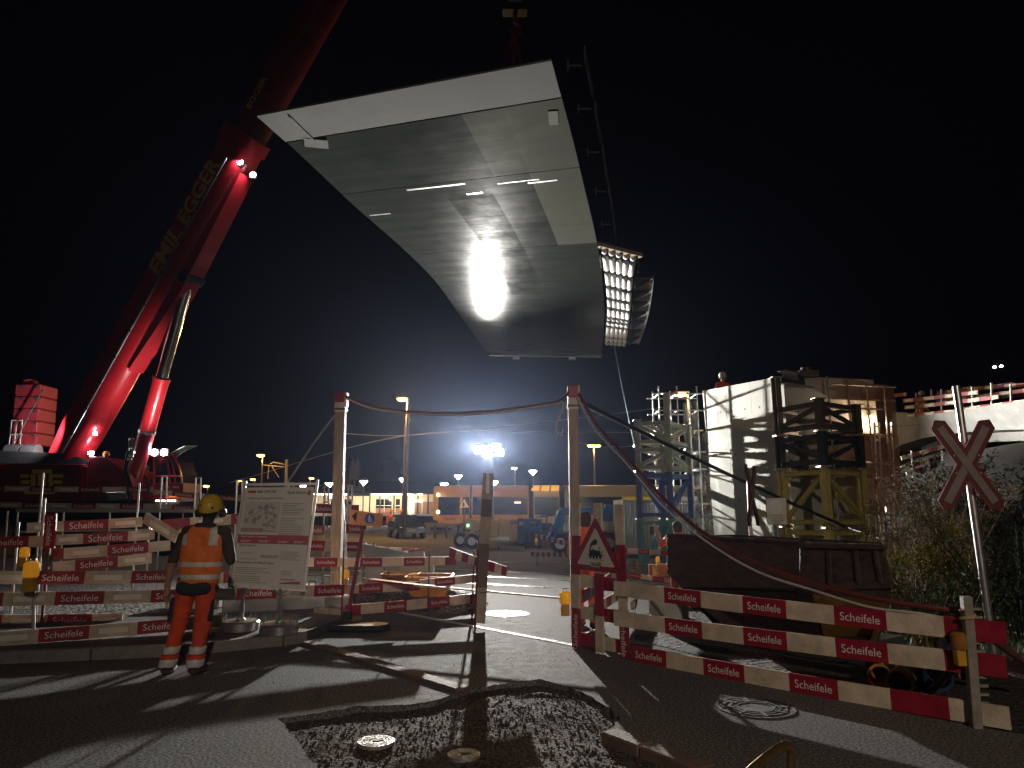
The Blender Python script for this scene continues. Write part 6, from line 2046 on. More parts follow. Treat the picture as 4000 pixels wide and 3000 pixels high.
for i in range(3):
    K().beam(P(2540, 2212 + i * 16, 14.6), P(2700, 2208 + i * 16, 14.6), 0.14, 0.08).build('timber_beam', M('yellow timber', (0.55, 0.42, 0.18), 0.6, var=.2), tmb)
K().beam(P(2540, 2205, 14.5), P(2542, 2255, 14.5), 0.05, 0.06).build('end_cap', RED, tmb)
flasher('lit amber lamp standing beside the timber stack', P(2570, 2210, 14.2), s=0.42)
# ================================================================== street lamps and masts
SOD = M('sodium lamp glass', (1, .6, .2), .4, var=0, emit=(1.0, 0.46, 0.08), estr=22)
WHT = M('white lamp glass', (1, 1, 1), .4, var=0, emit=(1.0, 0.94, 0.82), estr=22)
ORP2 = M('lamp post steel', (0.25, 0.2, 0.15), 0.5, metal=.3)
def street_lamp(label, px, py, Y, arm=-18, mat=SOD, e=0, c=(1.0, 0.55, 0.16), two=False, yb=2050):
    hd = P(px, py, Y)
    b = P(px - arm, py, Y)
    t = T('street_lamp', label, 'street lamp', V((b.x, Y, 0)), 'street lamps in the background')
    K().tube(V((b.x, Y, 0)), b + V((0, 0, -.1)), 0.10, 0.06, 8).build('pole', ORP2, t)
    K().beam(b + V((0, 0, .02)), hd + V((0, 0, .06)), 0.10, 0.08).build('arm', ORP2, t)
    s = (hd.x - b.x)
    for sg in ((1, -1) if two else (1,)):
        h2_ = V((b.x + s * sg, hd.y, hd.z))
        K().box(h2_ + V((0, 0, .05)), 0.75, 0.34, 0.12).build('lamp_head', ORP2, t, bevel=.03)
        K().lathe([(0.30, 0.0), (0.28, -0.10), (0.02, -0.15)], h2_, 12).build('lamp_glass', mat, t)
        if e:
            point('lamp_light', h2_ + V((0, -.0, -.45)), e, 0.2, c, t)
    return t
street_lamp('tall orange street lamp left of the light tower', 1572, 1558, 44, -20, e=1500)
street_lamp('orange street lamp on the catenary arm left of the board', 1018, 1778, 60, -10, e=150)
street_lamp('small orange lamp far beyond the information board', 988, 1872, 95, -8)
street_lamp('small orange lamp just above the board corner', 938, 1876, 90, 8)
street_lamp('small warm lamp right above the board', 1217, 1867, 92, 5)
street_lamp('whitish street lamp beside the crane cab', 740, 1812, 70, 10, WHT)
street_lamp('double headed street lamp right of the right post', 2308, 1740, 66, -12, two=True, e=150)
street_lamp('orange street lamp seen through the left tower', 2558, 1762, 60, -8, e=80)
street_lamp('orange street lamp above the scaffold', 2660, 1538, 34, -28, e=60)
street_lamp('warm lamp near the light tower above the train', 2008, 1828, 80, -4, WHT)
street_lamp('low orange lamp beside the crane', 806, 1898, 80, -6)
street_lamp('low sodium lamp behind the tower frames', 3108, 1593, 40, -6)
def globe_lamp(label, px, py, Y):
    t = T('platform_lamp', label, 'lamp', V((P(px, 2010, Y).x, Y, 0)), 'white platform lamps')
    p = P(px, py, Y)
    K().tube(V((p.x, Y, 0)), p + V((0, 0, -.1)), 0.06, n=6).build('pole', DARK, t)
    K().lathe([(0.04, -0.25), (0.30, 0.05), (0.42, 0.16), (0.30, 0.22), (0.04, 0.2)], p, 12).build('lamp_bowl', WHT, t, smooth=True)
for lb, px, py in (('white platform lamp left of the left timber post', 1286, 1895), ('white platform lamp over the station clock', 1421, 1886), ('white platform lamp by the tall mast', 1574, 1876), ('white platform lamp over the train front', 1790, 1864), ('white platform lamp at the lit windows', 1735, 1896), ('white platform lamp right of the light tower', 2082, 1846), ('bright white lamp above the information board', 1184, 1900), ('small white lamp behind the light mast', 1932, 1888)):
    globe_lamp(lb, px, py, 75)
# catenary mast with bracket and wires
mst = T('catenary_mast', 'dark steel catenary mast beside the tall street lamp', 'mast', V((P(1578, 2010, 52).x, 52, 0)))
K().beam(V((P(1578, 2050, 52).x, 52, 0)), P(1590, 1660, 52), 0.36, 0.30, up=V((0, 1, 0))).build('mast_shaft', DARK, mst)
K().path([P(1590, 1665, 52), P(1600, 1640, 52), P(1590, 1600, 52)], 0.08, 6).build('mast_top', ORP2, mst)
m2 = T('catenary_mast', 'catenary mast with lit bracket behind the information board', 'mast', V((P(1118, 2010, 62).x, 62, 0)))
K().tube(V((P(1116, 2010, 62).x, 62, 0)), P(1120, 1795, 62), 0.12, n=6).build('mast_shaft', ORP2, m2)
for a, b in (((1025, 1816), (1115, 1824)), ((1055, 1812), (1068, 1805)), ((1068, 1805), (1116, 1815)), ((1050, 1820), (1046, 1870)), ((1062, 1822), (1090, 1865))):
    K().tube(P(*a, 62), P(*b, 62), 0.05, n=5).build('bracket_tube', ORP2, m2)
for lb, pts in (('upper overhead wire beyond the posts', ((1300, 1690), (1600, 1700), (2200, 1640), (2600, 1590))), ('lower overhead wire beyond the posts', ((900, 1885), (1590, 1700), (2250, 1690), (2600, 1690))), ('third overhead wire behind the left tower', ((2250, 1730), (2400, 1745), (2560, 1735)))):
    cable('overhead_wire', lb, [P(x, y, 50) for x, y in pts], 0.018, GREY, 'wire', 'overhead wires', n=16)
# ramp boards, gathered as barriers
def rampY(px):
    return 29.95 - (px - 3490) * 0.0118
rb = T('barrier', 'rows of striped boards along the top of the arched ramp', 'barrier', V((P(3750, 1600, 28).x, 28, P(3750, 1600, 28).z)), 'red and white board barriers')
for (x0, y0, x1, y1, ph) in ((3490, 1545, 3540, 1540, 1), (3530, 1566, 3820, 1532, 0), (3535, 1592, 3900, 1550, 0), (3540, 1625, 4050, 1570, 0), (3660, 1535, 3960, 1500, 1), (3660, 1570, 4050, 1518, 0), (3760, 1520, 4060, 1498, 0), (3750, 1600, 4060, 1560, 1), (3830, 1555, 4060, 1535, 0)):
    dY = 0 if y0 > 1590 or x0 < 3600 else 2.2
    board(rb, P(x0, y0, rampY(x0) + dY), P(x1, y1, rampY(x1) + dY), h=0.15, seg=0.52, phase=ph, text=False, refl=True)
for x, y0, y1 in ((3582, 1535, 1620), (3680, 1520, 1606), (3875, 1495, 1592), (3640, 1520, 1560), (3800, 1510, 1600), (3950, 1500, 1580)):
    K().beam(P(x, y1, rampY(x) + .15), P(x - 3, y0, rampY(x) + .15), 0.05, 0.05).build('rail_post', WHITE, rb)
trp = T('survey_tripod', 'yellow survey tripod standing on the ramp', 'tripod', P(3600, 1615, 29.6))
for a, b in (((3570, 1618), (3598, 1560)), ((3632, 1612), (3602, 1560)), ((3605, 1610), (3600, 1560))):
    K().tube(P(*a, 29.6), P(*b, 29.6), 0.03, n=6).build('tripod_leg', YELLOW, trp)
K().box(P(3600, 1552, 29.6), 0.16, 0.16, 0.14).build('tripod_head', DARK, trp)
# stair rails under the arch
for lb, pts in (('dim stair rails under the ramp arch', [((3520, 1790), (3700, 1740)), ((3520, 1830), (3700, 1775)), ((3540, 1850), (3690, 1800))]), ('dim striped boards low on the right slope', [((3850, 1860), (3920, 1820)), ((3870, 1880), (3960, 1845)), ((3900, 1875), (4000, 1830))])):
    t = T('stair_rail', lb, 'rail', V((P(pts[0][0][0], 1800, 26).x, 26, 0)))
    for a, b in pts:
        board(t, P(*a, 25.5), P(*b, 26.5), h=0.14, seg=0.5, text=False)
    for px in (pts[0][0][0] + 40, pts[0][1][0] - 20):
        K().tube(V((P(px, 1900, 25.6).x, 25.6, 0)), P(px, 1760 if px < 3800 else 1825, 25.6), 0.03, n=6).build('rail_post', STEEL, t)
tiny = T('far_lamps', 'two tiny white lights in the dark sky at right', 'lamp', P(3910, 1430, 90))
for px, py in ((3885, 1433), (3911, 1430)):
    K().lathe([(0.18, -.1), (0.22, 0), (0.05, .12)], P(px, py, 90), 8).build('lamp_glass', WHT, tiny)
# ================================================================== people
def ring_cap(A, B, ra, rb, n=12):
    """capsule with rounded ends between A and B"""
    A, B = V(A), V(B)
    x, y, z = frame(B - A if (B - A).length > 1e-5 else V((0, 0, 1)))
    rings = []
    for i in range(5):
        a = math.pi / 2 * (1 - i / 4)
        rings.append((A - x * (ra * math.sin(a)), max(0.001, ra * math.cos(a))))
    for i in range(5):
        a = math.pi / 2 * i / 4
        rings.append((B + x * (rb * math.sin(a)), max(0.001, rb * math.cos(a))))
    return [[c + (y * math.cos(2 * math.pi * j / n) + z * math.sin(2 * math.pi * j / n)) * r for j in range(n)] for c, r in rings]
def figure(name, bones, mats, matfn, voxel, parent, wob=0.0, smooth_it=3):
    """bones: (A,B,ra,rb,flat) united by voxel remesh into one skin"""
    k = K()
    for bn in bones:
        A, B, ra, rb = bn[:4]
        fl = bn[4] if len(bn) > 4 else 1.0
        rg = ring_cap(A, B, ra, rb)
        if fl != 1.0:
            c = (V(A) + V(B)) / 2
            rg = [[V((p.x, c.y + (p.y - c.y) * fl, p.z)) for p in r] for r in rg]
        k.loft(rg)
    off = V((0, 0, 0))
    q = parent
    while q is not None:
        off += q.location
        q = q.parent
    o = k.build(name, mats, None)
    md = o.modifiers.new('remesh', 'REMESH')
    md.mode = 'VOXEL'
    md.voxel_size = voxel
    bpy.context.view_layer.update()
    me = bpy.data.meshes.new_from_object(o.evaluated_get(bpy.context.evaluated_depsgraph_get()))
    bpy.data.objects.remove(o)
    bm = bmesh.new()
    bm.from_mesh(me)
    for _ in range(smooth_it):
        bmesh.ops.smooth_vert(bm, verts=bm.verts, factor=0.5, use_axis_x=True, use_axis_y=True, use_axis_z=True)
    if wob:
        bm.normal_update()
        for v in bm.verts:
            c = v.co
            w = noise.noise(V((c.x * 9, c.y * 9, c.z * 13))) + 0.5 * noise.noise(V((c.x * 22, c.y * 22, c.z * 30)))
            v.co = c + v.normal * (w * wob)
    for f in bm.faces:
        f.material_index = matfn(f.calc_center_median())
        f.smooth = True
    me.materials.clear()
    for m in mats:
        me.materials.append(m)
    bm.to_mesh(me)
    bm.free()
    for v in me.vertices:
        v.co = v.co - off
    ob = bpy.data.objects.new(name, me)
    col.objects.link(ob)
    ob.parent = parent
    return ob
HELM = M('yellow helmet shell', (0.62, 0.40, 0.02), 0.4, var=0.15, scale=12)
OLIVE = M('dark work jacket', (0.055, 0.038, 0.028), 0.85, var=0.3, scale=10, bump=0.3)
BOOT = M('tan work boot', (0.11, 0.058, 0.03), 0.7, var=0.3, scale=20)
NAVY = M('navy pouch cloth', (0.02, 0.025, 0.04), 0.8, var=0.3)
PANTS = M('orange work trousers', (0.68, 0.075, 0.02), 0.8, var=0.25, scale=8, bump=0.35, bscale=24)
HAIR = M('dark hair', (0.02, 0.014, 0.010), 0.7, var=0.3)
# ---- main worker, seen from behind
O = G(711, 2636)
w1 = T('person', 'worker in orange hi-vis vest, orange trousers and yellow helmet seen from behind', 'person', O)
def L(x, y, z):
    return O + V((x, y, z))
hand = []
hw = L(-.245, .03, .86)
for i, (dx, ln) in enumerate(((-.035, .075), (-.012, .09), (.012, .085), (.033, .065))):
    a = hw + V((dx * 0.35, dx * .8, -.075))
    m_ = a + V((-.004, dx * .12 + .012, -ln * .55))
    hand += [(a, m_, .0105, .0095), (m_, m_ + V((.006, .022, -ln * .42)), .0095, .0085)]
hand += [(hw + V((0.005, .035, -.03)), hw + V((.01, .062, -.075)), .013, .0105), (hw + V((.01, .062, -.075)), hw + V((.008, .066, -.105)), .0105, .009)]
rw = L(.30, .31, 1.19)
for i, dx in enumerate((-.03, -.01, .012, .032)):
    a = rw + V((-.05, .05, dx))
    hand += [(a, a + V((-.035, .035, .0)), .0105, .0095), (a + V((-.035, .035, 0)), a + V((-.06, .02, 0)), .0095, .0085)]
hand += [(rw + V((-.02, .0, .03)), rw + V((-.06, .03, .06)), .013, .010)]
bones = [
    (L(-.015, 0, .93), L(-.075, .01, .52), .112, .082), (L(-.075, .01, .52), L(-.145, -.02, .11), .085, .062),
    (L(.185, 0, .93), L(.165, .015, .52), .112, .082), (L(.165, .015, .52), L(.135, -.02, .11), .085, .062),
    (L(-.148, -.055, .062), L(-.165, .13, .045), .056, .05), (L(.138, -.055, .062), L(.165, .13, .045), .056, .05),
    (L(.02, 0, .92), L(.15, 0, .92), .135, .135, .85), (L(.085, 0, .92), L(.10, 0, 1.10), .15, .15, .85),
    (L(.03, 0, 1.0), L(.02, .01, 1.36), .125, .13, .85), (L(.16, 0, 1.0), L(.235, .01, 1.36), .125, .13, .85),
    (L(-.01, 0, 1.42), L(.275, 0, 1.42), .095, .095, .95), (L(.13, .01, 1.45), L(.145, .03, 1.60), .065, .058),
    (L(.145, .035, 1.645), L(.15, .045, 1.70), .088, .095),
    (L(-.06, 0, 1.43), L(-.185, -.02, 1.14), .072, .052), (L(-.185, -.02, 1.14), L(-.242, .03, .90), .048, .036),
    (L(-.242, .03, .90), L(-.247, .033, .80), .036, .030, .8),
    (L(.335, 0, 1.43), L(.425, -.02, 1.15), .074, .055), (L(.425, -.02, 1.15), L(.315, .27, 1.18), .05, .036),
    (L(.315, .27, 1.18), L(.27, .34, 1.20), .034, .03),
    (L(.165, .12, 1.60), L(.17, .145, 1.635), .03, .026), (L(.06, .05, 1.66), L(.055, .055, 1.69), .022, .02), (L(.24, .05, 1.66), L(.245, .055, 1.69), .022, .02),
] + hand
def mf(p):
    q = p - O
    z = q.z
    if z < 0.062:
        return 3
    if z < 0.10:
        return 5
    arm_l = q.x < -.10 + (1.42 - z) * -0.12 and z > .74
    if z < .95 and not (q.x < -.19):
        return 1
    if q.x < -.13 and z < 1.12:
        return 0
    if q.y > .17 and 1.05 < z < 1.32:
        return 0
    if z > 1.56:
        return 0 if z < 1.66 and q.y > .02 else 4
    return 2
body = figure('body', bones, [SKIN, PANTS, OLIVE, BOOT, HAIR, NAVY], mf, 0.0095, w1, 0.0085)
# trousers hems, bands
def shin_band(hx, hx2, z0, z1, nm, mat, r0, r1):
    a, b = hx.lerp(hx2, 0), hx2
    k = K()
    rings = []
    for i, z in enumerate((z0, z0 + .004, (z0 + z1) / 2, z1 - .004, z1)):
        f = (z - a.z) / (b.z - a.z)
        c = a.lerp(b, f)
        r = (r0 + (r1 - r0) * (z - z0) / (z1 - z0)) * (1.0 if 0 < i < 4 else .97)
        rings.append([c + V((math.cos(t_ * math.pi / 10) * r, math.sin(t_ * math.pi / 10) * r * 1.08, .004 * math.sin(t_ * 1.7))) for t_ in range(20)])
    k.loft(rings)
    return k.build(nm, mat, w1, smooth=True)
lk, la = L(-.075, .01, .52), L(-.145, -.02, .11)
rk, ra_ = L(.165, .015, .52), L(.135, -.02, .11)
for kn, an in ((lk, la), (rk, ra_)):
    shin_band(an, kn, .215, .285, 'reflective_band', SILVER, .083, .084)
    shin_band(an, kn, .165, .20, 'trouser_fold', PANTS, .092, .088)
    shin_band(an, kn, .09, .165, 'reflective_band', SILVER, .089, .087)
# vest: enlarged torso with bands
vb_ = [(L(.025, 0, .96), L(.02, .01, 1.36), .142, .142, .86), (L(.165, 0, .96), L(.235, .01, 1.36), .142, .142, .86), (L(.085, 0, .95), L(.11, 0, 1.2), .162, .155, .86),
       (L(.02, 0, 1.42), L(.25, 0, 1.42), .098, .098, 1.0)]
def vf(p):
    q = p - O
    z = q.z
    cxm = .085 + (z - .95) * .08
    if 1.085 < z < 1.135 or .955 < z < 1.005:
        return 1
    if z > 1.30 and (abs(q.x + .055 - (1.42 - z) * .05) < .035 or abs(q.x - .262) < .042):
        return 1
    return 0
VEST = M('orange vest cloth', (0.85, 0.20, 0.03), 0.75, var=0.2, scale=8, bump=0.3, bscale=22)
figure('hi_vis_vest', vb_, [VEST, SILVER], vf, 0.0115, w1, 0.009)
figure('tool_pouch', [(L(-.02, -.09, .87), L(.20, -.09, .87), .075, .07, .8), (L(.20, -.05, .90), L(.26, .02, .86), .05, .05)], [NAVY], lambda p: 0, 0.012, w1, 0.004)
figure('thigh_pocket', [(L(-.135, -.01, .74), L(-.15, -.01, .56), .04, .045)], [NAVY], lambda p: 0, 0.01, w1, 0.002)
figure('thigh_pocket', [(L(.24, .0, .74), L(.235, .0, .56), .04, .04)], [NAVY], lambda p: 0, 0.01, w1, 0.002)
figure('collar', [(L(.06, -.03, 1.49), L(.215, -.03, 1.49), .05, .05, .8)], [NAVY], lambda p: 0, 0.01, w1, 0.003)
def helmet(par, c, s, mat, muffs=True, tilt=0.0):
    k = K()
    rings = []
    for i, (r, z) in enumerate(((.118, -.05), (.124, -.02), (.124, .02), (.116, .06), (.094, .098), (.06, .122), (.02, .13))):
        rings.append([c + V((math.cos(a * math.pi / 10) * r * s * .92, (math.sin(a * math.pi / 10) * r * 1.12) * s + .01 * s, z * s + (0.012 * s * math.cos(a * math.pi / 5) if i == 0 else 0))) for a in range(20)])
    k.loft(rings)
    h = k.build('helmet', mat, par, smooth=True)
    for dx, dz in ((-.055, .02), (.03, .045), (.065, -.005)):
        K().lathe([(0.012 * s, 0), (0.010 * s, .006 * s), (.001, .008 * s)], c + V((dx * s, (-.128 + abs(dx) * .25 + abs(dz) * .25) * s, dz * s)), 8, rot=Matrix.Rotation(math.pi / 2, 3, 'X')).build('vent_slot', BLACK, h, smooth=True)
    if muffs:
        for sg in (-1, 1):
            K().tube(c + V((sg * .10 * s, .01, -.06 * s)), c + V((sg * .145 * s, .01, -.06 * s)), .045 * s, .038 * s, 14).build('ear_muff', BLACK, h, smooth=True)
        K().path([c + V((math.cos(a) * .132 * s, .015, -.04 * s + math.sin(a) * .185 * s)) for a in [i * math.pi / 10 for i in range(11)]], .008 * s, 6).build('ear_band', BLACK, h, smooth=True)
    return h
helmet(w1, L(.152, .03, 1.70), 1.06, HELM)
# ---- simple workers further off
def worker(label, base, pose='stand', helm=None, upper=ORANGE, lower=ORANGE, yaw=0.0, hair=HAIR, s=1.0, vox=0.022):
    t = T('person', label, 'person', base, 'workers on the site')
    rz = Matrix.Rotation(yaw, 3, 'Z')
    b = V(base)
    def l(x, y, z):
        return b + rz @ (V((x, y, z)) * s)
    arms = {'stand': [((.21, 0, 1.42), (.27, .02, 1.14)), ((.27, .02, 1.14), (.25, -.10, .90))],
            'raise': [((.21, 0, 1.42), (.36, -.12, 1.28)), ((.36, -.12, 1.28), (.46, -.16, 1.60))]}
    bn_ = [(l(-.1, 0, .92), l(-.11, 0, .5), .10, .075), (l(-.11, 0, .5), l(-.12, .02, .1), .075, .055), (l(.1, 0, .92), l(.11, 0, .5), .10, .075), (l(.11, 0, .5), l(.12, .02, .1), .075, .055),
           (l(-.12, .03, .05), l(-.13, -.14, .045), .052, .045), (l(.12, .03, .05), l(.13, -.14, .045), .052, .045),
           (l(0, 0, .93), l(0, 0, 1.3), .16, .165), (l(-.17, 0, 1.42), l(.17, 0, 1.42), .085, .085), (l(0, 0, 1.42), l(0, -.01, 1.6), .06, .055), (l(0, -.015, 1.63), l(0, -.02, 1.70), .088, .095), (l(0, -.115, 1.635), l(0, -.12, 1.65), .022, .02)]
    for sg in (-1, 1):
        ps = arms['stand'] if sg < 0 or pose == 'stand' else arms['raise']
        for i, (a, c) in enumerate(ps):
            bn_.append((l(a[0] * sg, a[1], a[2]), l(c[0] * sg, c[1], c[2]), (.07, .05)[i], (.052, .036)[i]))
        e_ = V(ps[1][1])
        d_ = (V(ps[1][1]) - V(ps[1][0])).normalized() * .09
        bn_.append((l(e_.x * sg, e_.y, e_.z), l((e_.x + d_.x) * sg, e_.y + d_.y, e_.z + d_.z), .038, .03))
        for j in range(3):
            o_ = (j - 1) * .022
            bn_.append((l((e_.x + d_.x) * sg, e_.y + d_.y + o_, e_.z + d_.z), l((e_.x + d_.x * 1.9) * sg, e_.y + d_.y * 1.6 + o_ - .015, e_.z + d_.z * 1.9), .012, .009))
    inv = rz.inverted()
    def f_(p):
        q = (inv @ (p - b)) / s
        if q.z < .09:
            return 3
        if q.z > 1.56 and q.z < 1.86 and abs(q.x) < .16:
            return 4 if (q.y > -.03 or q.z > 1.72) else 0
        if abs(q.x) > .235 and (q.z < .93 or (pose == 'raise' and q.z > 1.32 and q.x > .3)):
            return 0
        if q.z < .93:
            return 5 if (.26 < q.z < .33 or .16 < q.z < .21) else 1
        return 5 if (1.07 < q.z < 1.12 or .97 < q.z < 1.01) and abs(q.x) < .2 else 2
    figure('body', bn_, [SKIN, lower, upper, BOOT, hair, SILVER], f_, vox, t, 0.003, 2)
    if helm:
        helmet(t, l(0, -.01, 1.70), 1.05 * s, helm, False)
    return t
BROWNH = M('brown curly hair', (0.07, 0.035, 0.02), 0.8, var=0.4, scale=40)
g = V((P(2292, 2420, 10.7).x, 10.7, 0.0))
worker('worker in orange overalls standing behind the triangle sign', g, 'stand', None, yaw=2.6, hair=BROWNH, s=0.92, vox=0.016)
g = V((P(2652, 2200, 13.3).x, 13.3, 0))
wr_ = worker('worker behind the skip raising a phone with bare arm', g, 'raise', None, yaw=3.0, hair=M('greyish hair', (.10, .09, .08), .8), s=0.82, vox=0.016)
worker('worker with helmet standing on top of the abutment', P(2772, 1508, 21.9) + V((0.42, 0, -1.38)), 'stand', M('white helmet', (.6, .6, .5), .4), yaw=0.4)
ph = T('phone', 'dark phone held up by the worker behind the skip', 'phone', P(2546, 2080, 13.1))
K().box(P(2546, 2072, 13.1), 0.075, 0.015, 0.15).build('phone_body', BLACK, ph, bevel=.006)
worker('worker with orange helmet on the crane deck', P(412, 1800, 27.9) + V((0, 0, -1.45)), 'stand', M('orange helmet', (.8, .25, .03), .4), yaw=0.2)
worker('worker in orange bending beside the crane ram', P(572, 1850, 29.2) + V((0, 0, -1.42)), 'stand', None, yaw=0.6)
worker('worker in orange left of the parked car', V((P(1526, 2060, 49).x, 49, 0)), 'stand', HELM)
worker('worker in dark clothes behind the parked car', V((P(1566, 2060, 49.5).x, 49.5, 0)), 'stand', M('orange helmet', (.8, .25, .03), .4), upper=DARK, lower=DARK)
worker('worker with white helmet on the arched ramp', P(3606, 1605, 30.2) + V((0, 0, -.95)), 'stand', MATS['white helmet'], yaw=0.5)
# ================================================================== plants at the right
LEAFG = M('leaf green', (0.045, 0.07, 0.02), 0.8, var=0.5, scale=9)
LEAFD = M('dark leaf', (0.012, 0.018, 0.008), 0.85, var=0.5, scale=9)
DRY = M('dry stalk', (0.22, 0.15, 0.06), 0.8, var=0.4, scale=8)
GOLDR = M('goldenrod flower', (0.36, 0.29, 0.03), 0.8, var=0.4, scale=20)
def leafy(name, label, cat, base, h, spread, nst, leaf, lmat, smat, lsize, group, bend=0.35, top=None, topm=None, seed=1):
    r = random.Random(seed)
    t = T(name, label, cat, base, group)
    b = V(base)
    ks, kl, kt = K(), K(), K()
    for s_ in range(nst):
        a = r.random() * 6.28
        hh = h * r.uniform(.6, 1.05)
        o = V((math.cos(a), math.sin(a), 0)) * spread * r.random() ** .6
        bd_ = V((math.cos(a), math.sin(a), 0)) * spread * bend * r.uniform(.2, 1.2)
        pts = [b + o * .35 + V((0, 0, -.02)), b + o * .6 + bd_ * .25 + V((0, 0, hh * .45)), b + o + bd_ + V((0, 0, hh))]
        pts = spline(pts, 6)
        ks.path(pts, [.006 * (1 - i / 7) + .0015 for i in range(6)], 4)
        for i in range(leaf):
            f = r.uniform(.15, 1.0)
            q = pts[min(5, int(f * 5))].lerp(pts[min(5, int(f * 5) + 1)], f * 5 % 1)
            d = V((r.gauss(0, 1), r.gauss(0, 1), r.gauss(.25, .6))).normalized()
            ln = lsize * r.uniform(.5, 1.3)
            x, y, z = frame(d)
            kl.add([q, q + d * ln * .5 + y * ln * .2, q + d * ln + V((0, 0, -ln * .2)), q + d * ln * .5 - y * ln * .2], [(0, 1, 2, 3)])
        if top:
            for i in range(top):
                d = V((r.gauss(0, 1), r.gauss(0, 1), r.gauss(.2, .8))).normalized() * r.uniform(.02, .16)
                q = pts[-1] + d
                e_ = V((r.gauss(0, 1), r.gauss(0, 1), r.gauss(0, 1))).normalized()
                x, y, z = frame(e_)
                s2 = r.uniform(.006, .016)
                ks.path([pts[-1], q], .0018, 3)
                kt.add([q - x * s2, q + y * s2, q + x * s2, q - y * s2], [(0, 1, 2, 3)])
                kt.add([q - x * s2, q + z * s2, q + x * s2, q - z * s2], [(0, 1, 2, 3)])
    o = ks.build('stems', smat, t, fix=False)
    o['kind'] = 'stuff'
    o = kl.build('foliage', lmat, t, fix=False)
    o['kind'] = 'stuff'
    if top:
        o = kt.build('flower_heads', topm or smat, t, fix=False)
        o['kind'] = 'stuff'
    return t
def gx(px, Y, z=0.0):
    return V((P(px, 2100, Y).x, Y, z))
leafy('dry_shrub', 'pale dry branching shrub in front of the dark slope', 'shrub', gx(3640, 11.0), 2.05, 0.75, 46, 10, DRY, DRY, 0.05, 'weeds on the verge', .6, 26, DRY, 3)
leafy('dry_weed', 'dry reedy weed tuft beside the netting', 'weed', gx(3475, 12.0), 1.95, 0.6, 40, 16, DRY, DRY, 0.07, 'weeds on the verge', .4, 16, DRY, 4)
leafy('goldenrod', 'yellow goldenrod tuft beside the skip end', 'plant', gx(3548, 9.6), 1.15, 0.28, 16, 14, LEAFG, LEAFG, 0.09, 'weeds on the verge', .4, 60, GOLDR, 5)
leafy('goldenrod', 'dull yellow goldenrod below the dry shrub', 'plant', gx(3655, 10.2), 1.45, 0.35, 14, 14, LEAFG, LEAFG, 0.09, 'weeds on the verge', .4, 50, GOLDR, 6)
leafy('goldenrod', 'brownish goldenrod near the cross pole', 'plant', gx(3745, 10.0), 1.25, 0.3, 10, 12, LEAFG, LEAFG, 0.09, 'weeds on the verge', .4, 40, GOLDR, 16)
leafy('green_weed', 'green leafy weeds left of the notched post', 'weed', gx(3690, 8.8), 0.95, 0.55, 40, 22, LEAFG, LEAFG, 0.09, 'weeds on the verge', .4, None, None, 7)
leafy('green_weed', 'green leafy weeds behind the skip end', 'weed', gx(3590, 9.0), 0.9, 0.5, 34, 20, LEAFG, DRY, 0.08, 'weeds on the verge', .4, None, None, 17)
leafy('leafy_bush', 'dark leafy bush right of the cross pole', 'bush', gx(3950, 9.2), 1.55, 0.75, 60, 34, LEAFG, LEAFD, 0.085, 'bushes on the right', .5, None, None, 8)
leafy('leafy_bush', 'taller dark bush at the right frame edge', 'bush', gx(4080, 10.5), 2.1, 0.9, 60, 34, LEAFD, LEAFD, 0.09, 'bushes on the right', .5, None, None, 9)
leafy('leafy_bush', 'low dark bush behind the cross pole', 'bush', gx(3830, 11.5), 1.5, 0.9, 60, 30, LEAFD, LEAFD, 0.09, 'bushes on the right', .5, None, None, 10)
leafy('leafy_bush', 'dark scrub under the ramp arch', 'bush', V((P(3640, 1900, 20).x, 20, 1.0)), 2.4, 1.6, 80, 30, LEAFD, LEAFD, 0.16, 'bushes on the right', .5, None, None, 11)
leafy('leafy_bush', 'dark scrub on the slope at far right', 'bush', V((P(3930, 1900, 18).x, 18, 0.8)), 2.2, 1.8, 80, 30, LEAFD, LEAFD, 0.16, 'bushes on the right', .5, None, None, 12)
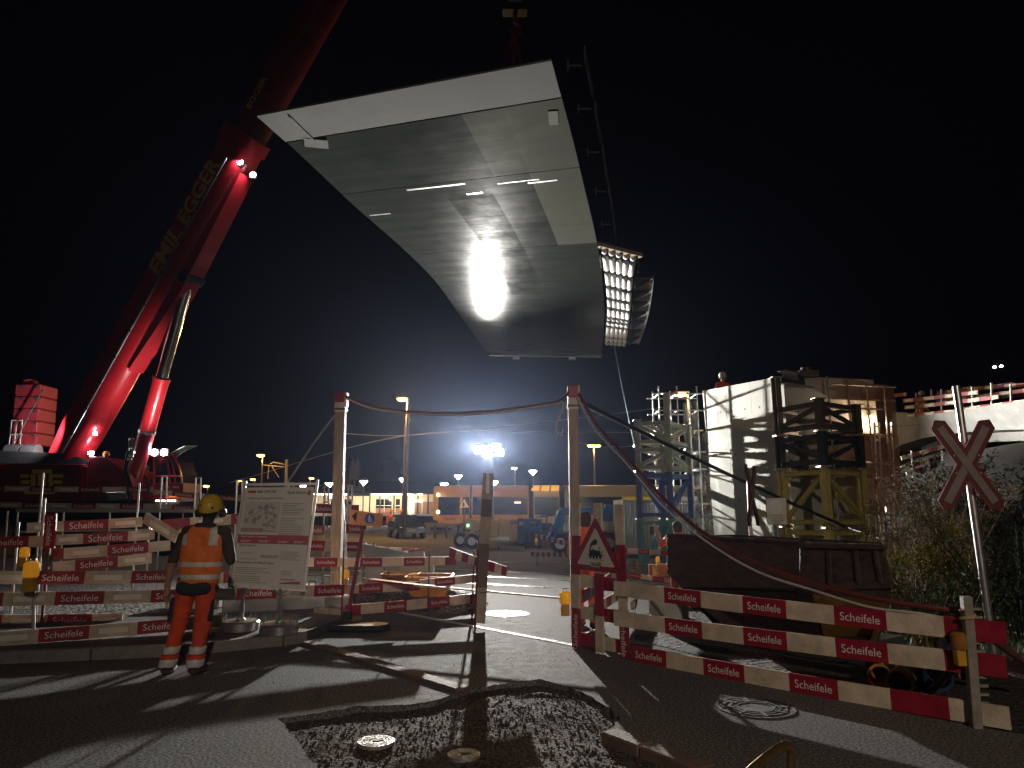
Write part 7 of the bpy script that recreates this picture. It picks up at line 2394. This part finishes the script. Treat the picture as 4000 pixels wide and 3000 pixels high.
# short grass on the verge
kg = K()
r = random.Random(5)
c = 0
poly = [G(3330, 2480), G(3330, 2380), G(3560, 2330), G(4100, 2400), G(4100, 2600), G(3700, 2560)]
xs, ys = [p.x for p in poly], [p.y for p in poly]
while c < 7000:
    x, y = r.uniform(min(xs), max(xs)), r.uniform(min(ys), max(ys))
    if not inside((x, y), poly):
        continue
    c += 1
    hh = r.uniform(.06, .24)
    a = r.random() * 6.28
    d = V((math.cos(a), math.sin(a), 0))
    q = V((x, y, 0))
    s_ = V((-d.y, d.x, 0)) * .004
    kg.add([q - s_, q + s_, q + d * hh * .25 + V((0, 0, hh * .6)) + s_ * .7, q + d * hh * .5 + V((0, 0, hh)), q + d * hh * .25 + V((0, 0, hh * .6)) - s_ * .7], [(0, 1, 2, 4), (4, 2, 3)])
o = kg.build('grass', M('grass blade', (0.08, 0.13, 0.04), 0.6, var=0.4, scale=5), None, fix=False)
o['kind'] = 'stuff'
o['label'] = 'short green grass growing on the verge behind the barrier'
o['category'] = 'grass'
# rail sleepers edge seen through the boards
slp = T('edge_beam', 'pale concrete edge beam lying in the grass behind the barrier', 'beam', G(3600, 2490))
K().beam(G(3350, 2452) + V((0, 0, .05)), G(4080, 2520) + V((0, 0, .05)), 0.14, 0.14).build('beam_body', CONC, slp, bevel=.01)
# ================================================================== street lamp behind the camera
sl_ = T('street_lamp', 'street lamp on its post behind the viewpoint lighting the road', 'street lamp', V((4.3, -10.0, 0)))
K().tube(V((4.3, -10, 0)), V((4.3, -10, 6.9)), 0.09, 0.06, 10).build('pole', STEEL, sl_)
K().beam(V((4.3, -10, 6.9)), V((3.2, -9.2, 7.05)), 0.07, 0.07).build('arm', STEEL, sl_)
K().box(V((3.0, -9.0, 7.08)), 0.6, 0.26, 0.1, Matrix.Rotation(.7, 3, 'Z')).build('lamp_head', DARK, sl_, bevel=.02)
K().box(V((3.0, -9.0, 7.02)), 0.45, 0.2, 0.02, Matrix.Rotation(.7, 3, 'Z')).build('lamp_glass', WHT, sl_)
spot('lamp_light', V((3.0, -9.0, 6.85)), V((3.3, 7.0, 0.6)), STREET, 72, 1.0, 0.15, (1.0, 0.80, 0.62), sl_)
# ================================================================== night haze
hz = K().box((0, 110, 15.2), 516, 318, 34.0).build('haze', [])
hz['kind'] = 'stuff'
hm = bpy.data.materials.new('thin night haze')
hm.use_nodes = True
hn = hm.node_tree
for n_ in list(hn.nodes):
    if n_.type == 'BSDF_PRINCIPLED':
        hn.nodes.remove(n_)
pv_ = hn.nodes.new('ShaderNodeVolumePrincipled')
pv_.inputs['Color'].default_value = (0.50, 0.64, 1.0, 1)
pv_.inputs['Density'].default_value = 0.00017
pv_.inputs['Anisotropy'].default_value = 0.85
hn.links.new(pv_.outputs['Volume'], hn.nodes['Material Output'].inputs['Volume'])
hz.data.materials.append(hm)
cy.volume_bounces = 0
cy.volume_max_steps = 64
